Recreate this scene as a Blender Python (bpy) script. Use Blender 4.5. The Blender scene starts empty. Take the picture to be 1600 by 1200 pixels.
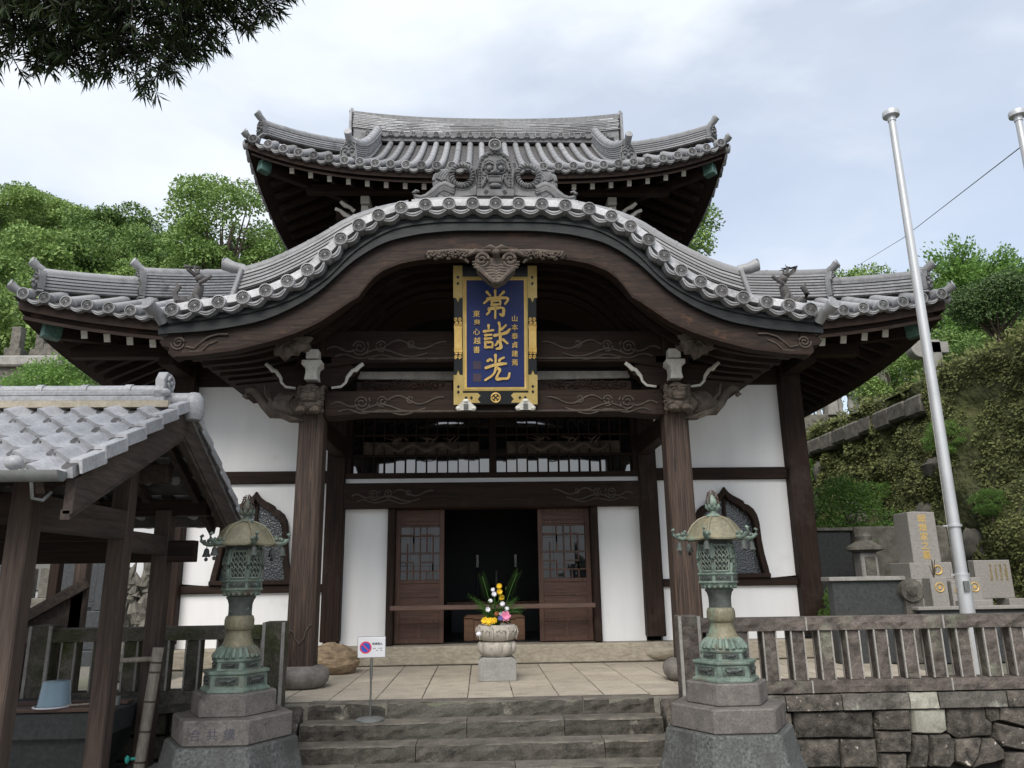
import bpy, bmesh, math, random
import numpy as np
from mathutils import Vector, Matrix, Euler
R = math.radians
random.seed(7); rng = np.random.default_rng(7)
SC = bpy.context.scene
COL = SC.collection

# ------------------------------------------------------------------ camera
CAMP = Vector((-.17, 0, 1.05))
th, ps, ro = R(14.3), R(2.43), R(.85)
fw = Vector((math.sin(ps)*math.cos(th), math.cos(ps)*math.cos(th), math.sin(th)))
rt = Vector((math.cos(ps), -math.sin(ps), 0)); up = rt.cross(fw)
r2 = rt*math.cos(ro) - up*math.sin(ro); u2 = up*math.cos(ro) + rt*math.sin(ro)
cam = bpy.data.cameras.new('camera'); camo = bpy.data.objects.new('camera', cam); COL.objects.link(camo)
cam.sensor_width = 36; cam.lens = 36*1202/1600; cam.clip_end = 3000; cam.clip_start = .05
mw = Matrix((r2, u2, -fw)).transposed().to_4x4(); mw.translation = CAMP
camo.matrix_world = mw
SC.camera = camo

# ------------------------------------------------------------------ light
SUN_EL, SUN_AZ = 46, 196      # azimuth measured from +Y clockwise: behind the camera, a little left
EXPOSURE = 1.12
SC.view_settings.view_transform = 'Standard'; SC.view_settings.look = 'None'
SC.view_settings.exposure = EXPOSURE; SC.view_settings.gamma = 1; SC.view_settings.use_curve_mapping = False
world = bpy.data.worlds.new('World'); SC.world = world; world.use_nodes = True
wn, wl = world.node_tree.nodes, world.node_tree.links
wn.clear()
def W(t, **k):
    n = wn.new(t)
    for a, b in k.items(): setattr(n, a, b)
    return n
sky = W('ShaderNodeTexSky', sky_type='NISHITA', sun_disc=False, sun_elevation=R(SUN_EL), sun_rotation=R(SUN_AZ))
sky.air_density = 1.0; sky.dust_density = 2.0; sky.ozone_density = 1.2
tc = W('ShaderNodeTexCoord')
mp = W('ShaderNodeMapping'); mp.inputs['Scale'].default_value = (1.0, 1.0, 2.3); mp.inputs['Location'].default_value = (.35, .1, .62)
wl.new(tc.outputs['Generated'], mp.inputs['Vector'])
nz = W('ShaderNodeTexNoise'); nz.inputs['Scale'].default_value = 1.7; nz.inputs['Detail'].default_value = 6; nz.inputs['Roughness'].default_value = .5; nz.inputs['Distortion'].default_value = .25
wl.new(mp.outputs['Vector'], nz.inputs['Vector'])
rp = W('ShaderNodeValToRGB'); rp.color_ramp.elements[0].position = .38; rp.color_ramp.elements[0].color = (.55,.55,.55,1); rp.color_ramp.elements[1].position = .55; rp.color_ramp.elements[1].color = (.96,.96,.96,1)
wl.new(nz.outputs['Fac'], rp.inputs['Fac'])
nz2 = W('ShaderNodeTexNoise'); nz2.inputs['Scale'].default_value = 3.2; nz2.inputs['Detail'].default_value = 5; nz2.inputs['Roughness'].default_value = .55
wl.new(mp.outputs['Vector'], nz2.inputs['Vector'])
rp2 = W('ShaderNodeValToRGB'); rp2.color_ramp.elements[0].position = .3; rp2.color_ramp.elements[0].color = (4.4,4.8,5.4,1); rp2.color_ramp.elements[1].position = .7; rp2.color_ramp.elements[1].color = (5.45,5.7,6.05,1)
wl.new(nz2.outputs['Fac'], rp2.inputs['Fac'])
mx = W('ShaderNodeMix', data_type='RGBA')
wl.new(rp.outputs['Color'], mx.inputs['Factor']); wl.new(sky.outputs['Color'], mx.inputs['A']); wl.new(rp2.outputs['Color'], mx.inputs['B'])
bgn = W('ShaderNodeBackground'); bgn.inputs['Strength'].default_value = .089
wl.new(mx.outputs['Result'], bgn.inputs['Color'])
wo = W('ShaderNodeOutputWorld'); wl.new(bgn.outputs['Background'], wo.inputs['Surface'])
sl = bpy.data.lights.new('sun', 'SUN'); sl.energy = 1.5; sl.angle = R(38); sl.color = (1, .96, .9)
so = bpy.data.objects.new('sun', sl); COL.objects.link(so)
sd = Vector((math.sin(R(SUN_AZ))*math.cos(R(SUN_EL)), math.cos(R(SUN_AZ))*math.cos(R(SUN_EL)), math.sin(R(SUN_EL))))
so.rotation_euler = sd.to_track_quat('Z', 'Y').to_euler(); so.location = (0, -5, 12)

# ------------------------------------------------------------------ materials
MATS = {}
def mat(name, c1, c2=None, c3=None, ns=5., stretch=(1,1,1), rough=.75, bump=.15, bs=None, rnd=.0, spot=None, ss=9., sw=(.55,.65), metal=0., spec=.4, lo=.3, hi=.7, detail=6., dist=0., island=False, bd=.01, fine=.24):
    m = bpy.data.materials.new(name); m.use_nodes = True
    n, l = m.node_tree.nodes, m.node_tree.links
    b = n['Principled BSDF']; b.inputs['Roughness'].default_value = rough; b.inputs['Metallic'].default_value = metal
    b.inputs['Specular IOR Level'].default_value = spec
    c2 = c2 or tuple(x*.7 for x in c1)
    g = n.new('ShaderNodeNewGeometry')
    v = n.new('ShaderNodeVectorMath'); v.operation = 'MULTIPLY'; v.inputs[1].default_value = stretch
    l.new(g.outputs['Position'], v.inputs[0])
    src = v.outputs[0]
    oi = n.new('ShaderNodeObjectInfo')
    if rnd:
        a = n.new('ShaderNodeVectorMath'); a.operation = 'ADD'
        mm = n.new('ShaderNodeMath'); mm.operation = 'MULTIPLY'; mm.inputs[1].default_value = 37.
        l.new(oi.outputs['Random'], mm.inputs[0]); l.new(src, a.inputs[0]); l.new(mm.outputs[0], a.inputs[1]); src = a.outputs[0]
    t = n.new('ShaderNodeTexNoise'); t.inputs['Scale'].default_value = ns; t.inputs['Detail'].default_value = detail; t.inputs['Roughness'].default_value = .62; t.inputs['Distortion'].default_value = dist
    l.new(src, t.inputs['Vector'])
    cr = n.new('ShaderNodeValToRGB'); e = cr.color_ramp.elements
    e[0].position = lo; e[0].color = (*c2, 1); e[1].position = hi; e[1].color = (*c1, 1)
    l.new(t.outputs['Fac'], cr.inputs['Fac']); out = cr.outputs['Color']
    if spot:
        t2 = n.new('ShaderNodeTexNoise'); t2.inputs['Scale'].default_value = ss; t2.inputs['Detail'].default_value = 7; t2.inputs['Roughness'].default_value = .65
        l.new(g.outputs['Position'], t2.inputs['Vector'])
        mr = n.new('ShaderNodeMapRange'); mr.inputs['From Min'].default_value = sw[0]; mr.inputs['From Max'].default_value = sw[1]
        l.new(t2.outputs['Fac'], mr.inputs['Value'])
        x = n.new('ShaderNodeMix'); x.data_type = 'RGBA'; x.inputs['B'].default_value = (*spot, 1)
        l.new(mr.outputs['Result'], x.inputs['Factor']); l.new(out, x.inputs['A']); out = x.outputs['Result']
    if c3:   # large slow tint
        t3 = n.new('ShaderNodeTexNoise'); t3.inputs['Scale'].default_value = .9; t3.inputs['Detail'].default_value = 3
        l.new(g.outputs['Position'], t3.inputs['Vector'])
        mr = n.new('ShaderNodeMapRange'); mr.inputs['From Min'].default_value = .42; mr.inputs['From Max'].default_value = .66
        l.new(t3.outputs['Fac'], mr.inputs['Value'])
        x = n.new('ShaderNodeMix'); x.data_type = 'RGBA'; x.inputs['B'].default_value = (*c3, 1)
        l.new(mr.outputs['Result'], x.inputs['Factor']); l.new(out, x.inputs['A']); out = x.outputs['Result']
    if fine and bump:
        tf = n.new('ShaderNodeTexNoise'); tf.inputs['Scale'].default_value = max(45., ns*9); tf.inputs['Detail'].default_value = 4; tf.inputs['Roughness'].default_value = .7
        l.new(src if max(stretch) > 2 else g.outputs['Position'], tf.inputs['Vector'])
        if max(stretch) > 2: tf.inputs['Scale'].default_value = ns*4
        mf = n.new('ShaderNodeMapRange'); mf.inputs['From Min'].default_value = .3; mf.inputs['From Max'].default_value = .7; mf.inputs['To Min'].default_value = 1-fine; mf.inputs['To Max'].default_value = 1+fine; mf.clamp = True
        l.new(tf.outputs['Fac'], mf.inputs['Value'])
        x = n.new('ShaderNodeVectorMath'); x.operation = 'SCALE'; l.new(out, x.inputs[0]); l.new(mf.outputs['Result'], x.inputs['Scale']); out = x.outputs[0]
    if rnd or island:
        mr = n.new('ShaderNodeMapRange'); k = rnd or .3; mr.inputs['To Min'].default_value = 1-k; mr.inputs['To Max'].default_value = 1+k
        l.new(g.outputs['Random Per Island'] if island else oi.outputs['Random'], mr.inputs['Value'])
        x = n.new('ShaderNodeVectorMath'); x.operation = 'SCALE'; l.new(out, x.inputs[0]); l.new(mr.outputs['Result'], x.inputs['Scale']); out = x.outputs[0]
    l.new(out, b.inputs['Base Color'])
    if bump:
        bn = n.new('ShaderNodeBump'); bn.inputs['Strength'].default_value = bump; bn.inputs['Distance'].default_value = bd
        if bs:
            tb = n.new('ShaderNodeTexNoise'); tb.inputs['Scale'].default_value = bs; tb.inputs['Detail'].default_value = 5
            l.new(src, tb.inputs['Vector']); l.new(tb.outputs['Fac'], bn.inputs['Height'])
        else: l.new(t.outputs['Fac'], bn.inputs['Height'])
        l.new(bn.outputs['Normal'], b.inputs['Normal'])
    MATS[name] = m
    return m
def leafmat(name, c1, c2, rnd=.35, trans=.3, rough=.5):
    m = bpy.data.materials.new(name); m.use_nodes = True
    n, l = m.node_tree.nodes, m.node_tree.links
    b = n['Principled BSDF']; b.inputs['Roughness'].default_value = rough; b.inputs['Specular IOR Level'].default_value = .25
    g = n.new('ShaderNodeNewGeometry'); oi = n.new('ShaderNodeObjectInfo')
    t = n.new('ShaderNodeTexNoise'); t.inputs['Scale'].default_value = .35; t.inputs['Detail'].default_value = 3
    l.new(g.outputs['Position'], t.inputs['Vector'])
    ad = n.new('ShaderNodeMath'); ad.operation = 'ADD'; l.new(g.outputs['Random Per Island'], ad.inputs[0]); l.new(t.outputs['Fac'], ad.inputs[1])
    ad2 = n.new('ShaderNodeMath'); ad2.operation = 'MULTIPLY_ADD'; ad2.inputs[1].default_value = .5; l.new(oi.outputs['Random'], ad2.inputs[0]); l.new(ad.outputs[0], ad2.inputs[2])
    cr = n.new('ShaderNodeValToRGB'); e = cr.color_ramp.elements
    e[0].position = .35; e[0].color = (*c2, 1); e[1].position = 1.55 if False else 1.; e[1].color = (*c1, 1)
    sc_ = n.new('ShaderNodeMath'); sc_.operation = 'MULTIPLY'; sc_.inputs[1].default_value = .62; l.new(ad2.outputs[0], sc_.inputs[0])
    l.new(sc_.outputs[0], cr.inputs['Fac'])
    l.new(cr.outputs['Color'], b.inputs['Base Color'])
    if trans:
        tr = n.new('ShaderNodeBsdfTranslucent'); l.new(cr.outputs['Color'], tr.inputs['Color'])
        ms = n.new('ShaderNodeMixShader'); ms.inputs['Fac'].default_value = trans
        l.new(b.outputs['BSDF'], ms.inputs[1]); l.new(tr.outputs['BSDF'], ms.inputs[2])
        l.new(ms.outputs['Shader'], n['Material Output'].inputs['Surface'])
    MATS[name] = m
    return m
WD = (.037,.0205,.0138); WD2 = (.009,.0055,.0042)
mat('wood_z', WD, WD2, ns=3, stretch=(14,14,.55), rough=.72, bump=.5, spot=(.06,.044,.036), ss=1.3, sw=(.56,.75), dist=.6, spec=.22)
mat('wood_x', WD, WD2, ns=3, stretch=(.55,14,14), rough=.72, bump=.4, spot=(.052,.038,.031), ss=1.3, sw=(.58,.77), dist=.6, spec=.22)
mat('wood_y', WD, WD2, ns=3, stretch=(14,.55,14), rough=.75, bump=.4, dist=.6, spec=.22)
mat('wood_post', (.098,.063,.046), (.018,.0115,.009), ns=3, stretch=(16,16,.5), rough=.75, bump=.9, dist=.8, lo=.35, hi=.68)
mat('wood_barge', (.04,.023,.0165), (.006,.0045,.004), ns=2.6, stretch=(.7,9,9), rough=.65, bump=.35, spot=(.14,.055,.022), ss=1.7, sw=(.57,.74), dist=1.2, spec=.25)
mat('wood_barge_low', (.05,.028,.019), (.007,.005,.004), ns=2.6, stretch=(.9,9,9), rough=.65, bump=.35, spot=(.125,.058,.028), ss=2.4, sw=(.56,.76), dist=1.4, spec=.25)
mat('wood_carved', (.15,.118,.094), (.045,.035,.028), ns=9, rough=.8, bump=.4)
mat('wood_line', (.1,.08,.065), (.05,.039,.032), ns=12, rough=.85, bump=.1)
mat('wood_door', (.12,.06,.04), (.05,.025,.018), ns=3, stretch=(14,14,.7), rough=.55, bump=.3, dist=.5)
mat('wood_doorx', (.11,.055,.037), (.045,.022,.016), ns=3, stretch=(.7,14,14), rough=.55, bump=.3, dist=.5)
mat('wood_bar', (.17,.105,.08), (.08,.05,.04), ns=3, stretch=(.7,14,14), rough=.7, bump=.3, dist=.5)
mat('wood_box', (.23,.12,.065), (.14,.07,.04), ns=3, stretch=(.7,9,9), rough=.5, bump=.15)
mat('wood_pav', (.095,.065,.05), (.032,.022,.018), ns=3, stretch=(12,12,.6), rough=.75, bump=.4, dist=.6)
mat('wood_pavx', (.082,.059,.047), (.026,.019,.016), ns=3, stretch=(8,.8,8), rough=.75, bump=.4, dist=.6)
mat('black_board', (.026,.028,.029), (.008,.009,.0095), ns=3.5, stretch=(.8,6,6), rough=.5, bump=.15, spot=(.1,.105,.105), ss=2.2, sw=(.6,.78), spec=.3)
mat('white_wood', (.62,.6,.54), (.42,.39,.33), ns=14, rough=.8, bump=.2, lo=.2, hi=.5)
mat('plaster', (.87,.87,.865), (.81,.81,.805), ns=1.6, stretch=(3,3,.5), rough=.85, bump=.06, bs=14, lo=.25, hi=.6, spot=(.7,.695,.68), ss=1.7, sw=(.6,.8), fine=0)
mat('tile', (.36,.36,.37), (.19,.19,.195), c3=(.27,.268,.27), ns=9, rough=.48, bump=.2, rnd=.24, spec=.45, spot=(.11,.105,.1), ss=5, sw=(.56,.72))
mat('tile_dark', (.2,.2,.205), (.1,.1,.1), ns=12, rough=.6, bump=.2, rnd=.25)
mat('tile_pan', (.12,.112,.108), (.04,.037,.035), ns=9, rough=.65, bump=.3)
mat('tile_white', (.5,.5,.51), (.3,.3,.31), ns=5, rough=.45, bump=.15, rnd=.2, spot=(.2,.195,.19), ss=6, sw=(.55,.68))
mat('tile_pav', (.43,.432,.445), (.29,.29,.3), ns=5, rough=.42, bump=.12, rnd=.12, spec=.5, spot=(.2,.2,.195), ss=7, sw=(.6,.76))
mat('tile_ridge', (.42,.42,.425), (.25,.25,.255), ns=6, rough=.6, bump=.1, rnd=.45, island=True)
mat('mortar', (.5,.45,.36), (.35,.3,.22), ns=20, rough=.9, bump=.4)
mat('copper', (.1,.2,.165), (.03,.06,.05), ns=9, rough=.6, bump=.1)
mat('bronze', (.23,.305,.25), (.065,.085,.072), ns=9, rough=.6, bump=.3, bs=40, spot=(.1,.075,.05), ss=4.5, sw=(.52,.68))
mat('bronze_brown', (.23,.2,.125), (.13,.125,.085), ns=5, stretch=(2,2,.6), rough=.5, bump=.15, spot=(.2,.31,.24), ss=4, sw=(.58,.75))
mat('bronze_pale', (.24,.28,.235), (.12,.15,.12), ns=12, rough=.6, bump=.2)
mat('bronze_dark', (.085,.095,.085), (.035,.04,.037), ns=14, rough=.65, bump=.3, spot=(.16,.24,.2), ss=12, sw=(.58,.7))
mat('ped_stone', (.195,.175,.16), (.085,.077,.071), c3=(.135,.12,.108), ns=8, rough=.7, bump=.2, bs=60, spot=(.04,.036,.033), ss=3.4, sw=(.55,.66), fine=.35)
mat('ped_granite', (.16,.165,.158), (.035,.038,.037), ns=48, rough=.6, bump=.15, spot=(.055,.055,.052), ss=1.8, sw=(.46,.62), detail=3)
mat('fence_stone', (.155,.127,.11), (.045,.038,.033), ns=9, fine=.4, rough=.85, bump=.9, bs=14, rnd=.12, spot=(.16,.165,.12), ss=3, sw=(.55,.7), bd=.03)
mat('fence_edge', (.37,.35,.32), (.25,.235,.21), ns=9, rough=.85, bump=.2)
mat('moss_stone', (.15,.132,.105), (.05,.046,.035), ns=7, rough=.9, bump=.8, bs=14, rnd=.15, spot=(.045,.055,.016), ss=2.2, sw=(.5,.66), bd=.03, fine=.4)
mat('skylit_stone', (.19,.17,.14), (.08,.072,.06), ns=6, rough=.85, bump=.3, bs=40, rnd=.1)  # paler copy of the step stone: skylight from above put into its colour
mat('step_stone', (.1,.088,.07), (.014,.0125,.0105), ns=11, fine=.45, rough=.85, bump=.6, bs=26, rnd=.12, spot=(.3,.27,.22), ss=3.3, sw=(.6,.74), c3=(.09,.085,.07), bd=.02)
mat('wall_stone', (.125,.108,.09), (.016,.0145,.012), ns=11, rough=.9, bump=1, bs=15, rnd=.35, spot=(.4,.36,.31), ss=16, sw=(.62,.7), bd=.03, fine=.5)
mat('wall_stone_light', (.36,.35,.29), (.22,.21,.17), ns=9, rough=.9, bump=.6, bs=20, rnd=.1)
mat('cap_stone', (.16,.145,.125), (.04,.036,.031), ns=6, fine=.4, rough=.9, bump=.5, bs=20, rnd=.2, spot=(.3,.3,.25), ss=2.4, sw=(.58,.68))
mat('dark_joint', (.03,.027,.022), (.015,.014,.012), ns=9, rough=1)
mat('sill_stone', (.42,.37,.29), (.3,.26,.2), ns=3, stretch=(1,1,3), rough=.85, bump=.2, bs=40, spot=(.2,.17,.13), ss=5, sw=(.62,.75))
mat('paving', (.5,.44,.355), (.37,.325,.26), ns=5, rough=.8, bump=.2, bs=50, rnd=.1, spot=(.3,.265,.21), ss=2, sw=(.55,.72))
mat('paving_joint', (.13,.11,.085), (.07,.06,.045), ns=9, rough=.95)
mat('boulder', (.43,.32,.2), (.19,.135,.085), ns=3, stretch=(1,1,3.2), rough=.85, bump=.8, bs=12, bd=.04)
mat('base_stone', (.24,.22,.2), (.1,.09,.08), ns=8, rough=.8, bump=.5, bs=25)
mat('urn_stone', (.5,.46,.4), (.33,.3,.25), ns=9, rough=.85, bump=.3, bs=60, spot=(.22,.2,.17), ss=7, sw=(.62,.75))
mat('urn_block', (.33,.325,.3), (.24,.235,.215), ns=9, rough=.85, bump=.25, bs=60)
mat('grave_granite', (.36,.34,.315), (.25,.235,.215), ns=45, rough=.55, bump=.05, detail=3)
mat('grave_dark', (.07,.075,.08), (.035,.037,.04), ns=30, rough=.3, bump=.03)
mat('grave_old', (.2,.185,.155), (.07,.065,.055), ns=7, rough=.9, bump=.5, bs=20, rnd=.2)
mat('basin_stone', (.06,.064,.064), (.03,.032,.032), ns=25, rough=.6, bump=.1)
mat('concrete', (.36,.35,.32), (.22,.21,.19), ns=6, rough=.85, bump=.2)
mat('gravel', (.27,.25,.21), (.13,.12,.1), ns=24, rough=.95, bump=.8, bs=70, c3=(.17,.17,.12))
mat('ground', (.24,.23,.2), (.13,.125,.11), ns=10, rough=.95, bump=.5, bs=40)
mat('soil', (.06,.075,.03), (.03,.04,.015), ns=.8, rough=1, bump=.6)
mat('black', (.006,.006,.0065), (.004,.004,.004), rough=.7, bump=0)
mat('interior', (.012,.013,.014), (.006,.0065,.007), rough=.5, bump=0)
mat('lacquer', (.015,.017,.02), (.01,.011,.013), rough=.3, bump=0)
mat('gold', (.62,.42,.12), (.4,.26,.07), ns=9, rough=.45, bump=.15, metal=.55, fine=.1)
mat('gold_pale', (.6,.46,.18), (.42,.3,.1), ns=6, rough=.45, bump=.15, metal=.4, fine=.1)
mat('goldleaf', (.78,.55,.2), (.6,.38,.1), ns=7, rough=.5, bump=.1, metal=.25, fine=.1)
mat('blue', (.012,.026,.125), (.009,.019,.095), ns=6, rough=.5, bump=.05, fine=0)
mat('blue_line', (.07,.045,.06), (.04,.035,.07), ns=6, rough=.6, bump=0)
mat('steel', (.56,.57,.58), (.47,.48,.49), ns=3, rough=.42, bump=.02, metal=.35, fine=0)
mat('steel_dark', (.25,.25,.24), (.15,.15,.14), ns=6, rough=.4, bump=.05, metal=.7)
mat('zinc', (.3,.31,.3), (.2,.205,.2), ns=4, rough=.45, bump=.05, metal=.5, fine=.1)
mat('wire', (.05,.05,.05), rough=.6, bump=0)
mat('sign_white', (.82,.82,.84), (.78,.78,.8), rough=.4, bump=0, fine=0)
mat('sign_red', (.75,.06,.14), (.7,.05,.12), rough=.4, bump=0, fine=0)
mat('sign_blue', (.03,.13,.55), (.03,.11,.5), rough=.4, bump=0, fine=0)
mat('sign_ink', (.08,.08,.1), (.06,.06,.08), rough=.5, bump=0)
mat('bucket_blue', (.3,.41,.48), (.24,.34,.41), ns=3, rough=.3, bump=.02, fine=0)
mat('bamboo', (.4,.35,.29), (.25,.21,.17), ns=4, stretch=(6,6,1), rough=.6, bump=.1)
mat('bamboo_node', (.13,.09,.07), (.08,.06,.05), rough=.7, bump=0)
mat('teal', (.05,.5,.4), rough=.4, bump=0)
mat('twig', (.03,.024,.018), (.015,.012,.009), rough=.9, bump=0)
mat('bark', (.13,.1,.075), (.05,.04,.03), ns=5, stretch=(4,4,1), rough=.9, bump=.8)
mat('candle', (.75,.74,.7), (.7,.69,.65), rough=.5, bump=0, fine=0)
mat('petal_yellow', (.85,.6,.03), (.7,.42,.02), ns=30, rough=.6, bump=0)
mat('petal_white', (.8,.8,.8), (.7,.68,.75), ns=30, rough=.6, bump=0)
mat('petal_violet', (.2,.15,.4), (.12,.1,.3), ns=30, rough=.6, bump=0)
mat('petal_pink', (.75,.3,.45), (.7,.2,.35), ns=30, rough=.6, bump=0)
mat('petal_rust', (.35,.12,.04), (.2,.07,.03), ns=30, rough=.6, bump=0)
mat('building_white', (.72,.72,.73), (.6,.6,.62), ns=1, rough=.8, bump=0, fine=0)
mat('moss_wall', (.13,.145,.052), (.045,.053,.02), ns=6, rough=1, bump=1, bs=9, spot=(.15,.13,.07), ss=2.6, sw=(.56,.72), c3=(.08,.085,.04), bd=.08)
leafmat('leaf_hill', (.27,.385,.11), (.06,.125,.03), trans=.22)
leafmat('leaf_mid', (.22,.33,.09), (.055,.115,.028), trans=.22)
leafmat('leaf_dark', (.06,.12,.03), (.018,.042,.012), trans=.25)
leafmat('leaf_clip', (.12,.19,.06), (.03,.06,.02), trans=.15)
leafmat('leaf_pod', (.04,.066,.018), (.009,.016,.006), trans=.1)  # overhanging branch: backlit darkness is put into the leaf colour
leafmat('leaf_ivy', (.21,.225,.085), (.055,.08,.024), trans=.15, rough=.8)
leafmat('leaf_fresh', (.2,.34,.08), (.075,.16,.035), trans=.35)
leafmat('leaf_palm', (.07,.17,.03), (.03,.08,.015), trans=.2)
# glass: dark, glossy, mirrors the sky
m = bpy.data.materials.new('glass'); m.use_nodes = True
b = m.node_tree.nodes['Principled BSDF']; b.inputs['Base Color'].default_value = (.012,.013,.015,1); b.inputs['Roughness'].default_value = .03; b.inputs['Specular IOR Level'].default_value = 1.; b.inputs['IOR'].default_value = 1.9
MATS['glass'] = m
m2 = m.copy(); m2.name = 'glass_dim'; m2.node_tree.nodes['Principled BSDF'].inputs['IOR'].default_value = 1.5; m2.node_tree.nodes['Principled BSDF'].inputs['Specular IOR Level'].default_value = .6; MATS['glass_dim'] = m2
m = bpy.data.materials.new('glass_rough'); m.use_nodes = True
b = m.node_tree.nodes['Principled BSDF']; b.inputs['Base Color'].default_value = (.05,.055,.06,1); b.inputs['Roughness'].default_value = .22; b.inputs['Specular IOR Level'].default_value = .8
nn = m.node_tree.nodes; ll = m.node_tree.links
vt = nn.new('ShaderNodeTexVoronoi'); vt.inputs['Scale'].default_value = 38
gg = nn.new('ShaderNodeNewGeometry'); ll.new(gg.outputs['Position'], vt.inputs['Vector'])
bb = nn.new('ShaderNodeBump'); bb.inputs['Strength'].default_value = .6; bb.inputs['Distance'].default_value = .01; ll.new(vt.outputs['Distance'], bb.inputs['Height']); ll.new(bb.outputs['Normal'], b.inputs['Normal'])
MATS['glass_rough'] = m

# ------------------------------------------------------------------ mesh builder
class MB:
    def __init__(s): s.v = []; s.f = []
    def add(s, vs, fs):
        o = len(s.v); s.v += [tuple(p) for p in vs]; s.f += [tuple(i+o for i in f) for f in fs]; return s
    def box(s, x0, x1, y0, y1, z0, z1, rot=None, piv=None, bev=0.):
        if bev:
            b = bev; P = []
            for (a0,a1,zz) in ((b,b,z0),(0,0,z0+b),(0,0,z1-b),(b,b,z1)):
                P += [(x0+a0,y0+a0,zz),(x1-a0,y0+a0,zz),(x1-a0,y1-a0,zz),(x0+a0,y1-a0,zz)]
            F = [(3,2,1,0),(12,13,14,15)]
            for r in range(3):
                for i in range(4):
                    j = (i+1)%4; F.append((r*4+i, r*4+j, r*4+4+j, r*4+4+i))
        else:
            P = [(x0,y0,z0),(x1,y0,z0),(x1,y1,z0),(x0,y1,z0),(x0,y0,z1),(x1,y0,z1),(x1,y1,z1),(x0,y1,z1)]
            F = [(3,2,1,0),(4,5,6,7),(0,1,5,4),(1,2,6,5),(2,3,7,6),(3,0,4,7)]
        if rot is not None:
            piv = Vector(piv) if piv is not None else Vector(((x0+x1)/2,(y0+y1)/2,(z0+z1)/2))
            P = [tuple(piv + rot @ (Vector(p)-piv)) for p in P]
        return s.add(P, F)
    def bar(s, a, b, w, h, upv=(0,0,1)):
        a, b = Vector(a), Vector(b); d = (b-a).normalized(); u = Vector(upv); sd = d.cross(u).normalized(); u = sd.cross(d)
        P = []
        for c in (a, b):
            for (i,j) in ((-1,-1),(1,-1),(1,1),(-1,1)): P.append(c + sd*(w/2*i) + u*(h/2*j))
        return s.add(P, [(0,1,2,3),(7,6,5,4),(0,4,5,1),(1,5,6,2),(2,6,7,3),(3,7,4,0)])
    def prism(s, poly, axis, a, b):
        n = len(poly); P = []
        for t in (a, b):
            for (u, v) in poly:
                P.append({'x':(t,u,v),'y':(u,t,v),'z':(u,v,t)}[axis])
        F = [tuple(range(n-1,-1,-1)), tuple(range(n,2*n))] + [(i,(i+1)%n,n+(i+1)%n,n+i) for i in range(n)]
        return s.add(P, F)
    def strip(s, A, B, y0, y1):
        """solid between polylines A (top) and B (bottom), each [(x,z)] of equal length, from y0 to y1"""
        n = len(A); P = [(x,y0,z) for x,z in A]+[(x,y0,z) for x,z in B]+[(x,y1,z) for x,z in A]+[(x,y1,z) for x,z in B]
        F = []
        for i in range(n-1):
            F += [(i,n+i,n+i+1,i+1),(2*n+i,2*n+i+1,3*n+i+1,3*n+i),(i,i+1,2*n+i+1,2*n+i),(n+i,3*n+i,3*n+i+1,n+i+1)]
        F += [(0,2*n,3*n,n),(n-1,2*n-1,4*n-1,3*n-1)]
        return s.add(P, F)
    def tube(s, path, r, n=8, cap=True, flat=1., upv=(0,0,1)):
        path = [Vector(p) for p in path]; m = len(path)
        rs = r if hasattr(r, '__len__') else [r]*m
        P = []; pu = Vector(upv)
        for i, p in enumerate(path):
            d = (path[min(i+1,m-1)]-path[max(i-1,0)]).normalized()
            sd = d.cross(pu)
            if sd.length < 1e-4: sd = d.cross(Vector((1,0,.01)))
            sd.normalize(); u = sd.cross(d)
            for k in range(n):
                a = 2*math.pi*k/n; P.append(p + sd*(math.cos(a)*rs[i]) + u*(math.sin(a)*rs[i]*flat))
        F = []
        for i in range(m-1):
            for k in range(n):
                j = (k+1)%n; F.append((i*n+k, i*n+j, (i+1)*n+j, (i+1)*n+k))
        if cap: F += [tuple(range(n-1,-1,-1)), tuple(range((m-1)*n, m*n))]
        return s.add(P, F)
    def lathe(s, prof, n=24, c=(0,0,0), ph=0., cap=True, poly=None):
        P = []; F = []
        for r, z in prof:
            for k in range(n):
                a = ph+2*math.pi*k/n; P.append((c[0]+r*math.cos(a), c[1]+r*math.sin(a), c[2]+z))
        for i in range(len(prof)-1):
            for k in range(n):
                j = (k+1)%n; F.append((i*n+k, i*n+j, (i+1)*n+j, (i+1)*n+k))
        if cap: F += [tuple(range(n-1,-1,-1)), tuple(range((len(prof)-1)*n, len(prof)*n))]
        return s.add(P, F)
    def grid(s, f, nu, nv):
        P = [f(i/nu, j/nv) for j in range(nv+1) for i in range(nu+1)]
        return s.add(P, [(j*(nu+1)+i, j*(nu+1)+i+1, (j+1)*(nu+1)+i+1, (j+1)*(nu+1)+i) for j in range(nv) for i in range(nu)])
    def blob(s, c, r, n=10, m=7, rot=None, noise=0., seed=0):
        rr = random.Random(seed); P = []; F = []; c = Vector(c)
        for j in range(1, m):
            ph = math.pi*j/m
            for k in range(n):
                a = 2*math.pi*k/n; q = 1+noise*(rr.random()-.5)
                v = Vector((r[0]*math.sin(ph)*math.cos(a)*q, r[1]*math.sin(ph)*math.sin(a)*q, r[2]*math.cos(ph)*q))
                P.append(c + (rot @ v if rot is not None else v))
        t = Vector((0,0,r[2])); P += [c+(rot@t if rot is not None else t), c-(rot@t if rot is not None else t)]
        q = len(P)
        for j in range(m-2):
            for k in range(n):
                i2 = (k+1)%n; F.append((j*n+k, (j+1)*n+k, (j+1)*n+i2, j*n+i2))
        for k in range(n):
            i2 = (k+1)%n; F += [(q-2,k,i2),(q-1,(m-2)*n+i2,(m-2)*n+k)]
        return s.add(P, F)
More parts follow.
